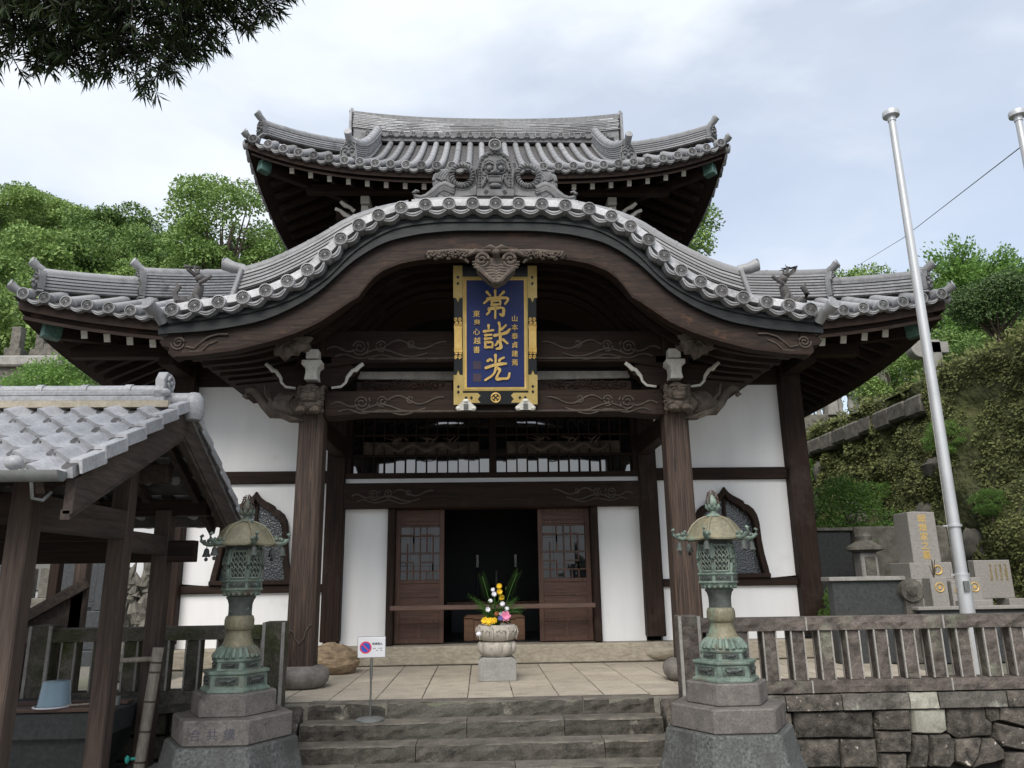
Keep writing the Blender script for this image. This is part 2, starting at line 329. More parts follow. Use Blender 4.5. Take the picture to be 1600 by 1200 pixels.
    def mesh(s, name, mt, smooth=None):
        me = bpy.data.meshes.new(name); me.from_pydata([tuple(p) for p in s.v], [], s.f); me.update()
        bm = bmesh.new(); bm.from_mesh(me); bmesh.ops.recalc_face_normals(bm, faces=bm.faces); bm.to_mesh(me); bm.free()
        if mt: me.materials.append(MATS[mt])
        if smooth:
            me.shade_smooth(); me.set_sharp_from_angle(angle=R(smooth))
        return me
    def build(s, name, mt, parent=None, smooth=None, bevel=0.):
        o = bpy.data.objects.new(name, s.mesh(name, mt, smooth)); link(o, parent)
        if bevel:
            bv = o.modifiers.new('bevel', 'BEVEL'); bv.width = bevel; bv.segments = 1; bv.limit_method = 'ANGLE'; bv.angle_limit = R(50)
        return o
def wloc(o):
    p = Vector((0,0,0))
    while o is not None:
        p += o.location if o.parent is None else o.location + o.matrix_parent_inverse.translation; o = o.parent
    return p
def link(o, parent=None):
    COL.objects.link(o)
    if parent is not None:
        o.parent = parent; o.matrix_parent_inverse = Matrix.Translation(-wloc(parent))
    return o
def inst(name, me, parent, M):
    """one more piece that shares mesh data, at world matrix M"""
    o = bpy.data.objects.new(name, me); o.matrix_basis = M; link(o, parent); return o
def thing(name, label, cat, loc=(0,0,0), group=None):
    o = bpy.data.objects.new(name, None); o.location = loc; o.empty_display_size = .1; COL.objects.link(o)
    return tag(o, label, cat, group)
def tag(o, label, cat, group=None):
    o['label'] = label; o['category'] = cat
    if group: o['group'] = group
    return o
def kind(o, k): o['kind'] = k; return o
def copy_tree(o, parent=None, shift=None):
    c = o.copy(); COL.objects.link(c)
    if parent is not None: c.parent = parent; c.matrix_parent_inverse = o.matrix_parent_inverse.copy()
    if shift is not None: c.location = Vector(o.location)+Vector(shift)
    for ch in [x for x in bpy.data.objects if x.parent == o]: copy_tree(ch, c)
    return c
def T(x, y, z): return Matrix.Translation((x, y, z))
def RX(a): return Matrix.Rotation(a, 4, 'X')
def RY(a): return Matrix.Rotation(a, 4, 'Y')
def RZ(a): return Matrix.Rotation(a, 4, 'Z')
def SCL(x, y=None, z=None): return Matrix.Diagonal((x, x if y is None else y, x if z is None else z, 1))
def interp(tab, x): return float(np.interp(x, [p[0] for p in tab], [p[1] for p in tab]))
def spiral(c, r0, r1, a0, a1, n=22, y=0., sx=1.):
    return [(c[0]+sx*(r0+(r1-r0)*i/n)*math.cos(a0+(a1-a0)*i/n), y, c[1]+(r0+(r1-r0)*i/n)*math.sin(a0+(a1-a0)*i/n)) for i in range(n+1)]
# ================================================================== TEMPLE HALL
YC = 15.0
temple = thing('temple_hall', 'white plastered temple hall with two tiers of grey tiled roof and a curved porch gable', 'temple', (0, 10.7, 0))
def wood(name, x0, x1, y0, y1, z0, z1, mt='wood_x', parent=temple, bev=.012):
    return MB().box(x0,x1,y0,y1,z0,z1).build(name, mt, parent, bevel=bev)
def smooth(a, b, x):
    t = min(1, max(0, (x-a)/(b-a))); return t*t*(3-2*t)
def crom(tab):
    """smooth curve through (x,z) points, as a function of |x|"""
    xs = np.array([p[0] for p in tab]); zs = np.array([p[1] for p in tab])
    ms = np.gradient(zs, xs)
    def f(x):
        x = abs(x); i = int(np.clip(np.searchsorted(xs, x)-1, 0, len(xs)-2)); h = xs[i+1]-xs[i]; t = (x-xs[i])/h
        if x > xs[-1]: return float(zs[-1]+ms[-1]*(x-xs[-1]))
        return float((2*t**3-3*t**2+1)*zs[i]+(t**3-2*t**2+t)*h*ms[i]+(-2*t**3+3*t**2)*zs[i+1]+(t**3-t**2)*h*ms[i+1])
    return f
# ---------------------------------------------------------------- hall body
MB().box(-4.62,4.62,10.5,19.5,0,.235).build('foundation_stone', 'sill_stone', temple, bevel=.015)
for sx in (-1, 1):
    for (px, w) in ((4.3,.3),(2.15,.25)):
        wood('hall_post', sx*px-w/2, sx*px+w/2, 10.58, 10.58+w, .3, 4.25, 'wood_z')
    MB().blob((sx*2.17,10.6,.12),(.24,.2,.125),20,12,noise=.05,seed=3).build('post_base', 'sill_stone', temple, 60)
    # outer white bays: three panels each between the rails
    for (z0,z1) in ((.24,.93),(1.035,2.38),(2.55,3.76)):
        if z0 != 1.035:
            MB().box(sx*3.215-.955,sx*3.215+.955,10.74,10.86,z0,z1).build('plaster_panel','plaster',temple)
    for (z0,z1) in ((.93,1.035),(2.38,2.55),(3.76,4.25)):
        wood('wall_rail', sx*3.215-.95, sx*3.215+.95, 10.68, 10.85, z0, z1)
    MB().box(sx*1.715-.325,sx*1.715+.325,10.74,10.86,.24,2.02).build('plaster_panel','plaster',temple)
    wood('door_jamb', sx*1.385-.05, sx*1.385+.05, 10.64, 10.88, .24, 2.02, 'wood_z')
    MB().box(sx*4.3-.06,sx*4.3+.06,10.88,19.3,.24,4.2).build('side_wall','plaster',temple)
MB().box(-4.3,4.3,19.3,19.42,.24,4.2).build('back_wall','plaster',temple)
# carved lintel with cloud scrolls
def cloud(mb, x, z, y, d, s=1., r=.011):
    """wind-swept cloud scroll in low relief; d = +1 trails to the right"""
    def P(l): return [(x+d*s*a, y, z+s*b) for a, b in l]
    sp = spiral((0,0), .012, .085, 0, 4.2*math.pi, 30)
    mb.tube([(x+d*s*a, y, z+s*b) for a,_,b in sp], r, 5)
    sp = spiral((.2,.015), .01, .06, 1, 3.6*math.pi, 24)
    mb.tube([(x+d*s*a, y, z+s*b) for a,_,b in sp], r, 5)
    w = lambda a0, a1, b0, am, n=16, k=1.: [(a0+(a1-a0)*i/n, b0+am*math.sin(k*math.pi*2*i/n)*(1-.4*i/n)) for i in range(n+1)]
    mb.tube(P(w(.05,.62,-.06,.045)), r, 5); mb.tube(P(w(.1,.5,-.1,.03)), r*.8, 5)
    mb.tube(P(w(.25,.8,.02,.05,16,1.3)), r, 5); mb.tube(P(w(-.3,-.02,-.02,.03)), r, 5); mb.tube(P(w(-.22,.1,-.09,.025)), r*.8, 5)
    sp = spiral((.47,.03), .008, .04, 2, 3.2*math.pi+2, 20)
    mb.tube([(x+d*s*a, y, z+s*b) for a,_,b in sp], r*.9, 5)
lint = wood('carved_lintel', -2.03, 2.03, 10.56, 10.8, 2.02, 2.36)
for d_ in (1,-1):
    mb = MB(); cloud(mb,-1.62*d_,2.2,10.555,d_); mb.build('cloud_carving','wood_line',lint,60)
MB().box(-2.03,2.03,10.66,10.8,2.36,2.43).build('plaster_strip','plaster',temple)
# transom window
tz0, tz1 = 2.50, 3.29
tr = MB().box(-2.03,2.03,10.6,10.85,2.43,tz0).box(-2.03,2.03,10.6,10.85,tz1,tz1+.07).box(-.045,.045,10.63,10.82,tz0,tz1).box(-2.03,-1.96,10.63,10.82,tz0,tz1).box(1.96,2.03,10.63,10.82,tz0,tz1).build('transom_window','wood_x',temple)
pane = MB().box(-.5,.5,-.004,.004,-.5,.5).mesh('pane','glass'); pane_dim = MB().box(-.5,.5,-.004,.004,-.5,.5).mesh('pane','glass_dim')
for sx in (-1,1):
    c = sx*1.0; w = .955
    mb = MB()
    for i in range(14):
        x = c-w+2*w*i/13; mb.box(x-.008,x+.008,10.69,10.72,tz0,tz1)
    for z in (2.755,3.04): mb.box(c-w,c+w,10.686,10.724,z-.014,z+.014)
    mb.build('muntin','wood_x',tr)
    for i in range(13):
        for (z0,z1) in ((tz0,2.755),(2.755,3.04),(3.04,tz1)):
            x = c-w+2*w*(i+.5)/13
            if z0 == 2.755 and 1 <= i <= 11: continue
            # tilt chosen per row so the reflections land on open sky, plus small jitter
            rr = Matrix.Rotation(R((2. if z0 < 2.6 else -3.9)+random.uniform(-.25,.25)),4,'X') @ Matrix.Rotation(R(random.uniform(-.6,.6)),4,'Z')
            inst('pane', pane, tr, T(x,10.75,(z0+z1)/2) @ rr @ SCL(2*w/13-.012,1,z1-z0-.02))
    # carved dragon and wave panel
    mb = MB(); rr = random.Random(5)
    mb.box(c-w+.15,c+w-.15,10.72,10.735,2.775,2.95)
    mb.tube([(c-.62+1.24*i/26,10.7,2.87+.045*math.sin(i*.75)) for i in range(27)], [.02+.022*math.sin(math.pi*i/26) for i in range(27)], 7)
    for i in range(60):
        x = c+rr.uniform(-.7,.7); z = 2.8+rr.random()*.12
        mb.tube(spiral((x,z),.004,rr.uniform(.02,.045),rr.uniform(0,6),rr.uniform(6,10),10,10.7-rr.random()*.02), .007, 4)
    for i in range(16):
        x = c+rr.uniform(-.5,.5); mb.tube([(x,10.7,2.92),(x+.04,10.69,2.97),(x+.1*rr.choice((-1,1)),10.69,3.0+rr.random()*.03)], [.014,.01,.003], 5)
    for i in range(26):
        x = c-.1+rr.uniform(-.35,.35); mb.tube([(x+j*.05,10.695,2.83+.03*math.sin(j*1.2+i)+.003*i) for j in range(6)], .006, 4)
    mb.build('dragon_carving','wood_carved',tr,50)
wood('upper_board', -2.03, 2.03, 10.7, 10.8, 3.36, 4.25)
# doors
def door(x0, x1, nm):
    d = MB()
    for (a,b) in ((x0,x0+.065),(x1-.065,x1)): d.box(a,b,10.8,10.84,.25,2.01)
    for (a,b) in ((.25,.31),(.5,.55),(.68,.73),(.84,.87),(1.02,1.07),(1.80,1.85),(1.96,2.01)): d.box(x0+.065,x1-.065,10.803,10.837,a,b)
    d.box((x0+x1)/2-.03,(x0+x1)/2+.03,10.806,10.834,.31,.5)
    D = d.build('door','wood_door',temple,bevel=.004)
    for (a,b) in ((.31,.5),(.55,.68),(.73,.84),(.87,1.02),(1.85,1.96)):
        MB().box(x0+.065,x1-.065,10.815,10.828,a,b).build('door_panel','wood_doorx',D)
    lx0, lx1, lz0, lz1 = x0+.065, x1-.065, 1.07, 1.80
    W_, H_ = lx1-lx0, lz1-lz0
    l = MB()
    def vb(x, a, b): l.box(lx0+x*W_-.008, lx0+x*W_+.008, 10.806, 10.834, lz0+a*H_, lz0+b*H_)
    def hb(z, a, b): l.box(lx0+a*W_, lx0+b*W_, 10.808, 10.832, lz0+z*H_-.008, lz0+z*H_+.008)
    for k in (0,1):
        o = k*.5
        hb(o+.48,0,1)
        vb(.5,o,o+.48)
        for q in (0,.5):
            vb(q+.17,o+.16,o+.48) if (k+int(q*2))%2==0 else vb(q+.33,o+.16,o+.48)
            vb(q+.33,o,o+.3); hb(o+.16,q,q+.5) if k==0 else hb(o+.3,q,q+.5)
            hb(o+.32,q,q+.33); vb(q+.17,o+.0,o+.16)
    l.build('lattice','wood_door',D)
    for i in range(4):
        for j in range(4):
            rr = Matrix.Rotation(R(random.uniform(-1.6,.2)),4,'X') @ Matrix.Rotation(R(random.uniform(-.8,.8)),4,'Z')
            inst('pane', pane_dim, D, T(lx0+(i+.5)*W_/4,10.845,lz0+(j+.5)*H_/4) @ rr @ SCL(W_/4-.003,1,H_/4-.003))
    return D
door(-1.335,-.675,'l'); door(.615,1.335,'r')
wood('door_head', -1.335, 1.335, 10.66, 10.88, 2.012, 2.03)
MB().box(-1.36,1.33,10.46,10.52,.685,.745).build('cross_bar','wood_bar',temple,bevel=.008)
# dark room behind the doors
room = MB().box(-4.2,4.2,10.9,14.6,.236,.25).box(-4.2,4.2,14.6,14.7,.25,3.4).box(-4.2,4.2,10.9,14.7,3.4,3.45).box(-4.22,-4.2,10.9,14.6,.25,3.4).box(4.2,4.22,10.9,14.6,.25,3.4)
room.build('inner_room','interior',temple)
# bell-shaped windows
def bell(w, h, n=10):
    """closed outline of a flame-headed window: half width w at foot, height h, origin at foot centre"""
    half = [(1.0,0),(.97,.1),(.9,.25),(.86,.4),(.85,.52),(.84,.6),(.8,.68),(.72,.745),(.6,.79),(.5,.805),(.47,.835),(.36,.865),(.22,.895),(.1,.935),(.03,.975),(0,1)]
    r = [(a*w,b*h) for a,b in half]; return r+[(-a,b) for a,b in r[-2::-1]]
for cx in (-3.235,3.235):
    z0 = 1.035
    O = bell(.54,1.245); I = bell(.455,1.135)
    n = len(O)
    # plaster with a hole of that shape
    L, Rr, top = cx-(3.215-.955 if False else .955), cx+.955, 2.38
    L, Rr = (3.215*(1 if cx>0 else -1)-.955, 3.215*(1 if cx>0 else -1)+.955)
    P = MB()
    def outer(p):
        x, z = p
        ang = math.atan2(z-.55, x)
        # project onto the panel rectangle
        dx, dz = math.cos(ang), math.sin(ang)
        tx = ((Rr-cx) if dx>0 else (L-cx))/dx if abs(dx)>1e-6 else 1e9
        tz = ((top-z0-.55) if dz>0 else -.55)/dz if abs(dz)>1e-6 else 1e9
        t = min(tx,tz); return (cx+dx*t, z0+.55+dz*t)
    OO = bell(.5,1.19)
    ring = [(p, outer(p)) for p in OO]
    vs = [(cx+p[0],10.74,z0+p[1]) for p,q in ring]+[(q[0],10.74,q[1]) for p,q in ring]
    fs = [(i,i+1,n+i+1,n+i) for i in range(n-1)]
    P.add(vs, fs)
    # fill the panel's lower and upper corners
    q0, q1 = ring[0][1], ring[-1][1]
    P.add([(q0[0],10.74,q0[1]),(cx+.5,10.74,z0),(Rr,10.74,z0)],[(0,1,2)]); P.add([(q1[0],10.74,q1[1]),(cx-.5,10.74,z0),(L,10.74,z0)],[(0,2,1)])
    for i in range(n-1):
        a, b = ring[i][1], ring[i+1][1]
        for (kx,kz) in ((Rr,top),(L,top)):
            if (abs(a[0]-kx)<1e-6) != (abs(b[0]-kx)<1e-6) and (abs(a[1]-top)<1e-6 or abs(b[1]-top)<1e-6):
                P.add([(a[0],10.74,a[1]),(b[0],10.74,b[1]),(kx,10.74,kz)],[(0,1,2)])
    P.build('plaster_panel','plaster',temple)
    K = MB()
    vs = [(cx+x,10.66,z0+z) for x,z in O]+[(cx+x,10.66,z0+z) for x,z in I]+[(cx+x,10.8,z0+z) for x,z in O]+[(cx+x,10.8,z0+z) for x,z in I]
    fs = []
    for i in range(n-1): fs += [(i,i+1,n+i+1,n+i),(i,2*n+i,2*n+i+1,i+1),(n+i,n+i+1,3*n+i+1,3*n+i)]
    K.add(vs,fs); K.box(cx-.54,cx+.54,10.64,10.8,z0,z0+.06)
    k = K.build('bell_window','wood_z',temple,bevel=.01)
    MB().prism([(cx+x,z0+z) for x,z in I],'y',10.775,10.785).build('pane','glass_rough',k)
    MB().box(cx-.02,cx+.02,10.74,10.772,z0+.05,z0+1.1).build('mullion','wood_z',k)
# ---------------------------------------------------------------- porch posts, beams and carvings
for sx in (-1,1):
    x = sx*2.055
    p = MB(); w0, w1, c = .145, .135, .03
    poly = lambda w: [(x-w+c,8.6-w),(x+w-c,8.6-w),(x+w,8.6-w+c),(x+w,8.6+w-c),(x+w-c,8.6+w),(x-w+c,8.6+w),(x-w,8.6+w-c),(x-w,8.6-w+c)]
    A, B = poly(w0), poly(w1)
    p.add([(a,b,.2) for a,b in A]+[(a,b,3.2) for a,b in B], [tuple(range(7,-1,-1)),tuple(range(8,16))]+[(i,(i+1)%8,8+(i+1)%8,8+i) for i in range(8)])
    P_ = p.build('porch_post','wood_post',temple)
    # metal-like carved shoe outline
    mb = MB()
    for (yy,xx) in ((8.6-.148,None),):
        mb.tube([(x-.12,yy,.52),(x-.1,yy,.58),(x-.06,yy,.55),(x-.05,yy,.5),(x,yy,.44),(x+.05,yy,.5),(x+.06,yy,.56),(x+.1,yy,.62),(x+.12,yy,.63)],.01,5)
    mb.build('post_shoe','wood_line',P_,60)
    MB().lathe([(.16,0),(.24,.01),(.285,.06),(.3,.12),(.28,.18),(.22,.215),(.19,.22)],20,(x,8.6,0)).build('post_base','base_stone',temple,50)
    # tie beam back to the hall
    wood('tie_beam', sx*2.1-.08, sx*2.1+.08, 8.7, 10.6, 2.72, 2.98, 'wood_y')
    MB().prism([(8.75,2.72),(9.3,2.72),(9.05,2.6),(8.85,2.48),(8.75,2.44)],'x',sx*2.1-.07,sx*2.1+.07).build('tie_bracket','wood_y',temple,bevel=.01)
    # bracket set on the post head
    bw = MB().box(x-.17,x+.17,8.43,8.77,3.12,3.2).box(x-.13,x+.13,8.47,8.73,3.2,3.24)
    bw.build('bearing_block','wood_x',temple,bevel=.015)
    arm = [(-.5,3.4),(-.46,3.33),(-.4,3.3),(-.36,3.24),(-.26,3.2),(.26,3.2),(.36,3.24),(.4,3.3),(.46,3.33),(.5,3.4),(.42,3.46),(-.42,3.46)]
    A = MB().prism([(x+a,b) for a,b in arm],'y',8.53,8.67).build('bracket_arm','wood_x',temple,bevel=.01)
    for side in (-1,1):
        mb = MB()
        l = [(-.55,3.47),(-.5,3.43),(-.47,3.395),(-.43,3.385),(-.395,3.335),(-.375,3.31),(-.36,3.25),(-.31,3.2),(-.2,3.185)]
        l = [(x-side*a,8.518,b) for a,b in l]
        mb.tube(l,[.022,.026,.03,.022,.024,.02,.016,.016,.014],6,flat=1.)
        mb.build('bracket_edge','white_wood',A,50)
    f = MB().prism([(x-.075,3.24),(x+.075,3.24),(x+.07,3.27),(x+.06,3.32),(x+.065,3.38),(x+.11,3.42),(x+.11,3.47),(x-.11,3.47),(x-.11,3.42),(x-.065,3.38),(x-.06,3.32),(x-.07,3.27)],'y',8.34,8.54)
    f.box(x-.07,x+.07,8.36,8.54,3.49,3.6)
    f.build('bracket_face','white_wood',temple,bevel=.008)
    wood('bracket_block', x-.2, x+.2, 8.5, 8.7, 3.46, 3.56)
    wood('strut', x-.1, x+.1, 8.48, 8.72, 3.56, 3.95, 'wood_z')
    # fan of carved leaves over the bracket, leaning outward
    lf = MB(); cx, cz, cy = sx*2.22, 3.55, 7.98
    for i in range(9):
        a = R(-60+i*40)+(.15 if i%2 else 0); L_ = .2+.06*((i*7)%3)/2
        d = Vector((math.cos(a),-.15,math.sin(a)*.75)); e = Vector((-math.sin(a),0,math.cos(a)))
        c0 = Vector((cx,cy,cz)); n = 8; V=[]; F=[]
        for j in range(n+1):
            t = j/n; wd = .085*math.sin(math.pi*min(1,.12+t*.9))**.7*(1+.22*(j%2))
            pc = c0+d*(L_*t)+Vector((0,-.05*math.sin(math.pi*t)+.06*t*t,0))
            V += [pc-e*wd+Vector((0,.025,0)), pc+Vector((0,-.022,0)), pc+e*wd+Vector((0,.025,0)), pc+Vector((0,.07,0))]
            if j:
                o = 4*(j-1)
                for k in range(4): F.append((o+k,o+(k+1)%4,o+4+(k+1)%4,o+4+k))
        lf.add(V,F)
        lf.tube([c0+d*(L_*t)+Vector((0,-.03-.05*math.sin(math.pi*t)+.06*t*t,0)) for t in (.05,.35,.65,.97)],[.009,.008,.006,.003],4)
    lf.blob((cx,cy-.03,cz),(.05,.04,.05)); lf.tube([(cx,cy,cz),(sx*2.12,8.4,3.62)],.06,7)
    lf.tube([(cx+sx*.12,cy+.02,cz+.2),(cx-sx*.05,cy-.02,cz+.24),(cx-sx*.18,cy,cz+.22),(cx-sx*.22,cy,cz+.17),(cx-sx*.18,cy,cz+.15)],[.03,.035,.03,.025,.02],7)
    lf.build('leaf_carving','wood_carved',temple,55)
    # lion head at the front of the post
    q = MB(); c = Vector((x,8.42,3.02))
    q.blob(c+Vector((0,-.02,.06)),(.125,.12,.125),14,9); q.blob(c+Vector((0,-.11,.03)),(.085,.07,.06)); q.blob(c+Vector((0,-.16,.06)),(.035,.03,.025))
    for s in (-1,1):
        q.blob(c+Vector((s*.052,-.13,.085)),(.026,.02,.02)); q.blob(c+Vector((s*.055,-.115,.12)),(.05,.03,.018)); q.blob(c+Vector((s*.12,-.02,.1)),(.03,.05,.06))
        q.blob(c+Vector((s*.075,-.11,-.13)),(.06,.065,.048)); q.tube([c+Vector((s*.085,0,-.02)),c+Vector((s*.085,-.08,-.1))],[.05,.045],8)
        for k in range(3): q.blob(c+Vector((s*.075+(k-1)*.033,-.165,-.145)),(.018,.02,.022))
        for k in range(5): q.tube(spiral((c.x+s*.13,c.z+.13-k*.06),.006,.03,k,k+8,10,c.y-.03),.012,5)
    q.blob(c+Vector((0,-.11,-.012)),(.07,.05,.028)); q.blob(c+Vector((0,-.02,-.07)),(.1,.1,.09)); q.box(c.x-.05,c.x+.05,c.y-.15,c.y-.1,c.z-.003,c.z+.008)
    q.build('lion_carving','wood_carved',temple,60)
    # elephant head at the outer side
    q = MB(); s = sx; e = lambda a,b,cc: (s*(2.055+a), 8.6+b, 2.95+cc)
    q.tube([e(.1,0,.02),e(.25,0,.03),e(.38,0,.06),e(.5,0,.04)],[.17,.175,.15,.07],10)
    q.tube([e(.36,0,.0),e(.47,0,-.02),e(.56,0,.07),e(.64,0,.18),e(.71,0,.235),e(.77,0,.22),e(.785,0,.17),e(.75,0,.15)],[.1,.075,.06,.048,.042,.038,.034,.03],9)
    for b in (-.09,.09):
        q.tube([e(.42,b,.05),e(.52,b,.15),e(.55,b,.27)],[.024,.018,.005],6)
        q.blob(e(.36,b*1.25,.1),(.028,.02,.02)); q.tube([e(.2,b*1.6,.12),e(.26,b*1.75,.02),e(.2,b*1.6,-.08)],[.03,.06,.03],7,flat=.4)
    for k in range(5): q.tube([e(.3+.05*k,-.16+.015*k,-.08+.02*k),e(.2+.05*k,-.165+.01*k,-.13+.012*k),e(.08+.04*k,-.15,-.15)],[.012,.018,.012],5)
    q.build('elephant_carving','wood_carved',temple,60)
def rainbow_beam(name, x, y0, y1, z0, z1, cut):
    n = 30; A = []; B = []
    for i in range(n+1):
        t = -x+2*x*i/n; A.append((t,z1)); B.append((t,z0+cut*smooth(x*.97,x*.74,abs(t))))
    return MB().strip(A,B,y0,y1).build(name,'wood_x',temple,bevel=.012)
kb = rainbow_beam('porch_beam',1.92,8.47,8.73,2.84,3.14,.035)
for d_ in (1,-1):
    mb = MB(); cloud(mb,-1.5*d_,3.0,8.465,d_,1.15); mb.build('cloud_carving','wood_line',kb,60)
MB().tube([(-1.5+.1*i,8.462,2.895) for i in range(31)],.012,5).build('beam_moulding','wood_line',kb)
kb2 = rainbow_beam('upper_porch_beam',2.0,8.5,8.75,3.42,3.86,.06)
for d_ in (1,-1):
    mb = MB(); cloud(mb,-1.55*d_,3.66,8.495,d_,1.25); mb.build('cloud_carving','wood_line',kb2,60)
MB().tube([(-1.45+.1*i,8.492,3.52) for i in range(30)],.012,5).build('beam_moulding','wood_line',kb2)
n = 24
A = [(-1.6+3.2*i/n, 3.3+.1*math.sin(math.pi*i/n)) for i in range(n+1)]
MB().strip([(x,3.44) for x,_ in A],[(x,3.36-.02*math.sin(math.pi*i/n)) for i,(x,_) in enumerate(A)],8.76,8.8).build('grey_board','fence_edge',temple)
q = MB().strip([(-1.2+2.4*i/n, 3.86+.06*math.sin(math.pi*i/n)) for i in range(n+1)],[(-1.2+2.4*i/n,3.84) for i in range(n+1)],8.72,8.78).build('crescent_board','fence_edge',temple)
# frog-leg strut with carving between the beams, either side of the plaque
for s in (-1,1):
    mb = MB()
    for k in range(12):
        rr = random.Random(k+40*s); mb.tube(spiral((s*(.62+.1*k*.8),3.24+.05*rr.random()),.005,.06,rr.random()*6,rr.random()*6+9,14,8.7),.014,5)
    mb.box(s*.5 if s>0 else -1.6, 1.6 if s>0 else -.5, 8.7,8.74,3.14,3.3); mb.build('carved_panel','wood_x',temple,60)

# ---------------------------------------------------------------- tile pieces
def disc_mesh(r=.074, mt='tile'):
    m = MB(); n = 20
    prof = [(r*.99,.12),(r,.0),(r*.97,-.016),(r*.85,-.018),(r*.82,-.002),(.0001,-.002)]
    vs = []; fs = []
    for (q,y) in prof:
        for k in range(n): a = 2*math.pi*k/n; vs.append((q*math.cos(a),y,q*math.sin(a)))
    for i in range(len(prof)-1):
        for k in range(n): j=(k+1)%n; fs.append((i*n+k,i*n+j,(i+1)*n+j,(i+1)*n+k))
    m.add(vs,fs)
    for k in range(16):      # chrysanthemum petals
        a = 2*math.pi*k/16; da = math.pi/16*.62
        p = lambda q,b,y: (q*math.cos(b),y,q*math.sin(b))
        m.add([p(r*.16,a,-.003),p(r*.74,a-da,-.003),p(r*.78,a,-.003),p(r*.74,a+da,-.003),p(r*.55,a,-.011)],[(0,1,4),(1,2,4),(2,3,4),(3,0,4)])
    m.blob((0,-.004,0),(r*.15,.008,r*.15),8,5)
    me = m.mesh('eave_disc',mt,35); me.materials.append(MATS['tile_pan'])
    for p in me.polygons:
        c = p.center; q = math.hypot(c.x,c.z)/r
        if -.0035 < c.y < .0 and len(p.vertices) == 4 and q < .8: p.material_index = 1
    return me
DISC = disc_mesh(); DISC_D = disc_mesh(mt='tile_dark'); DISC_S = disc_mesh(.055)
def pan_mesh(w=.19, sag=.03, t=.02, d=.16):
    n = 8; A = [(-w/2+w*i/n, -sag*math.sin(math.pi*i/n)) for i in range(n+1)]; B = [(x*.98, z-t-.022*math.sin(math.pi*i/n)) for i,(x,z) in enumerate(A)]
    m = MB().strip(A,B,0,d)
    m.tube([(x*.9,-.004,(z+zb)/2) for (x,z),(_,zb) in list(zip(A,B))[1:-1]],.006,4)
    return m.mesh('eave_tile','tile',40)
PAN = pan_mesh()
def eave_disc(parent, M, prob=.12): inst('eave_disc', DISC_D if random.random()<prob else DISC, parent, M @ RY(random.uniform(0,6)))
def torib(parent, p, d, r=.07, L=.32, mt='tile'):
    """round end tile that juts up and out of a ridge end"""
    p = Vector(p); d = Vector(d).normalized()
    m = MB().tube([p-d*.1-Vector((0,0,.07)), p, p+d*L*.5, p+d*L+Vector((0,0,.03))],[r*.8,r*.85,r*.95,r*1.08],14)
    e = p+d*(L+.002)+Vector((0,0,.03)); m.tube([e,e+d*.012],[r*1.08,r*.98],14)
    return m.build('ridge_end_tile',mt,parent,50)
def ridge(parent, path, w, courses, ch, name='ridge_course', mt='tile', top=True, seg=.3):
    """a ridge of stacked thin tile courses along a path; one object a course"""
    path = [Vector(p) for p in path]
    def section(dz, hh, ww, mtt, nm):
        m = MB(); P=[]; n=len(path)
        for i,p in enumerate(path):
            d = path[min(i+1,n-1)]-path[max(i-1,0)]; sd = Vector((d.y,-d.x,0)).normalized()
            for (a,b) in ((-1,0),(1,0),(1,1),(-1,1)): P.append(p+sd*(ww/2*a)+Vector((0,0,dz+hh*b)))
        F=[(0,1,2,3),(4*n-1,4*n-2,4*n-3,4*n-4)]
        for i in range(n-1):
            for k in range(4): F.append((4*i+k,4*i+(k+1)%4,4*i+4+(k+1)%4,4*i+4+k))
        m.add(P,F); return m
    for k in range(courses):
        m = section(k*ch, ch*.62, w*(1-.03*(k%2)), mt, name)
        m.build(name, mt, parent)
    section(-.02, courses*ch, w*.86, 'tile_pan', 'core').build('ridge_core','tile_pan',parent)
    if top:
        H = courses*ch
        m = MB().tube([p+Vector((0,0,H+.01)) for p in path], w*.42, 12)
        # visible joints of the cap tiles
        L = 0
        for a,b in zip(path[:-1],path[1:]):
            L += (b-a).length
            if L > seg:
                L = 0; d=(b-a).normalized(); m.tube([b+Vector((0,0,H+.01)),b+d*.03+Vector((0,0,H+.01))],w*.445,12)
        m.build('ridge_cap',mt,parent,50)
def oni(parent, p, d, s=.2, h=.26, nm='ogre_tile'):
    """small ogre-face end tile facing horizontal direction d"""
    d = Vector((d[0],d[1],0)).normalized(); sd = Vector((-d.y,d.x,0)); p = Vector(p)
    M3 = Matrix((sd, -d, Vector((0,0,1)))).transposed()
    m = MB()
    arch = [(-s/2,0),(s/2,0),(s/2,h*.6)]+[(s/2*math.cos(a),h*.6+h*.4*math.sin(a)) for a in (R(30),R(60),R(90),R(120),R(150))]+[(-s/2,h*.6)]
    m.prism(arch,'y',-.02,.05)
    m.tube([(a*.86,-.024,.02+b*.9) for a,b in arch+arch[:1]],s*.05,5)
    for q in (-1,1):
        m.blob((q*s*.2,-.03,h*.56),(s*.11,.025,s*.1),8,6); m.tube([(q*s*.06,-.035,h*.66),(q*s*.2,-.045,h*.74),(q*s*.34,-.03,h*.68)],s*.05,5)
        m.blob((q*s*.3,-.025,h*.3),(s*.09,.03,s*.13),7,5); m.tube([(q*s*.2,-.03,h*.2),(q*s*.26,-.04,h*.28),(q*s*.24,-.03,h*.36)],[s*.05,s*.035,.003],5)
    m.blob((0,-.045,h*.42),(s*.13,.04,s*.12),8,6); m.box(-s*.2,s*.2,-.035,-.02,h*.16,h*.27); m.blob((0,-.02,h*.85),(s*.1,.03,s*.1),7,5)
    m.v = [tuple(p+M3@Vector(v)) for v in m.v]
    return m.build(nm,'tile_dark',parent,50)
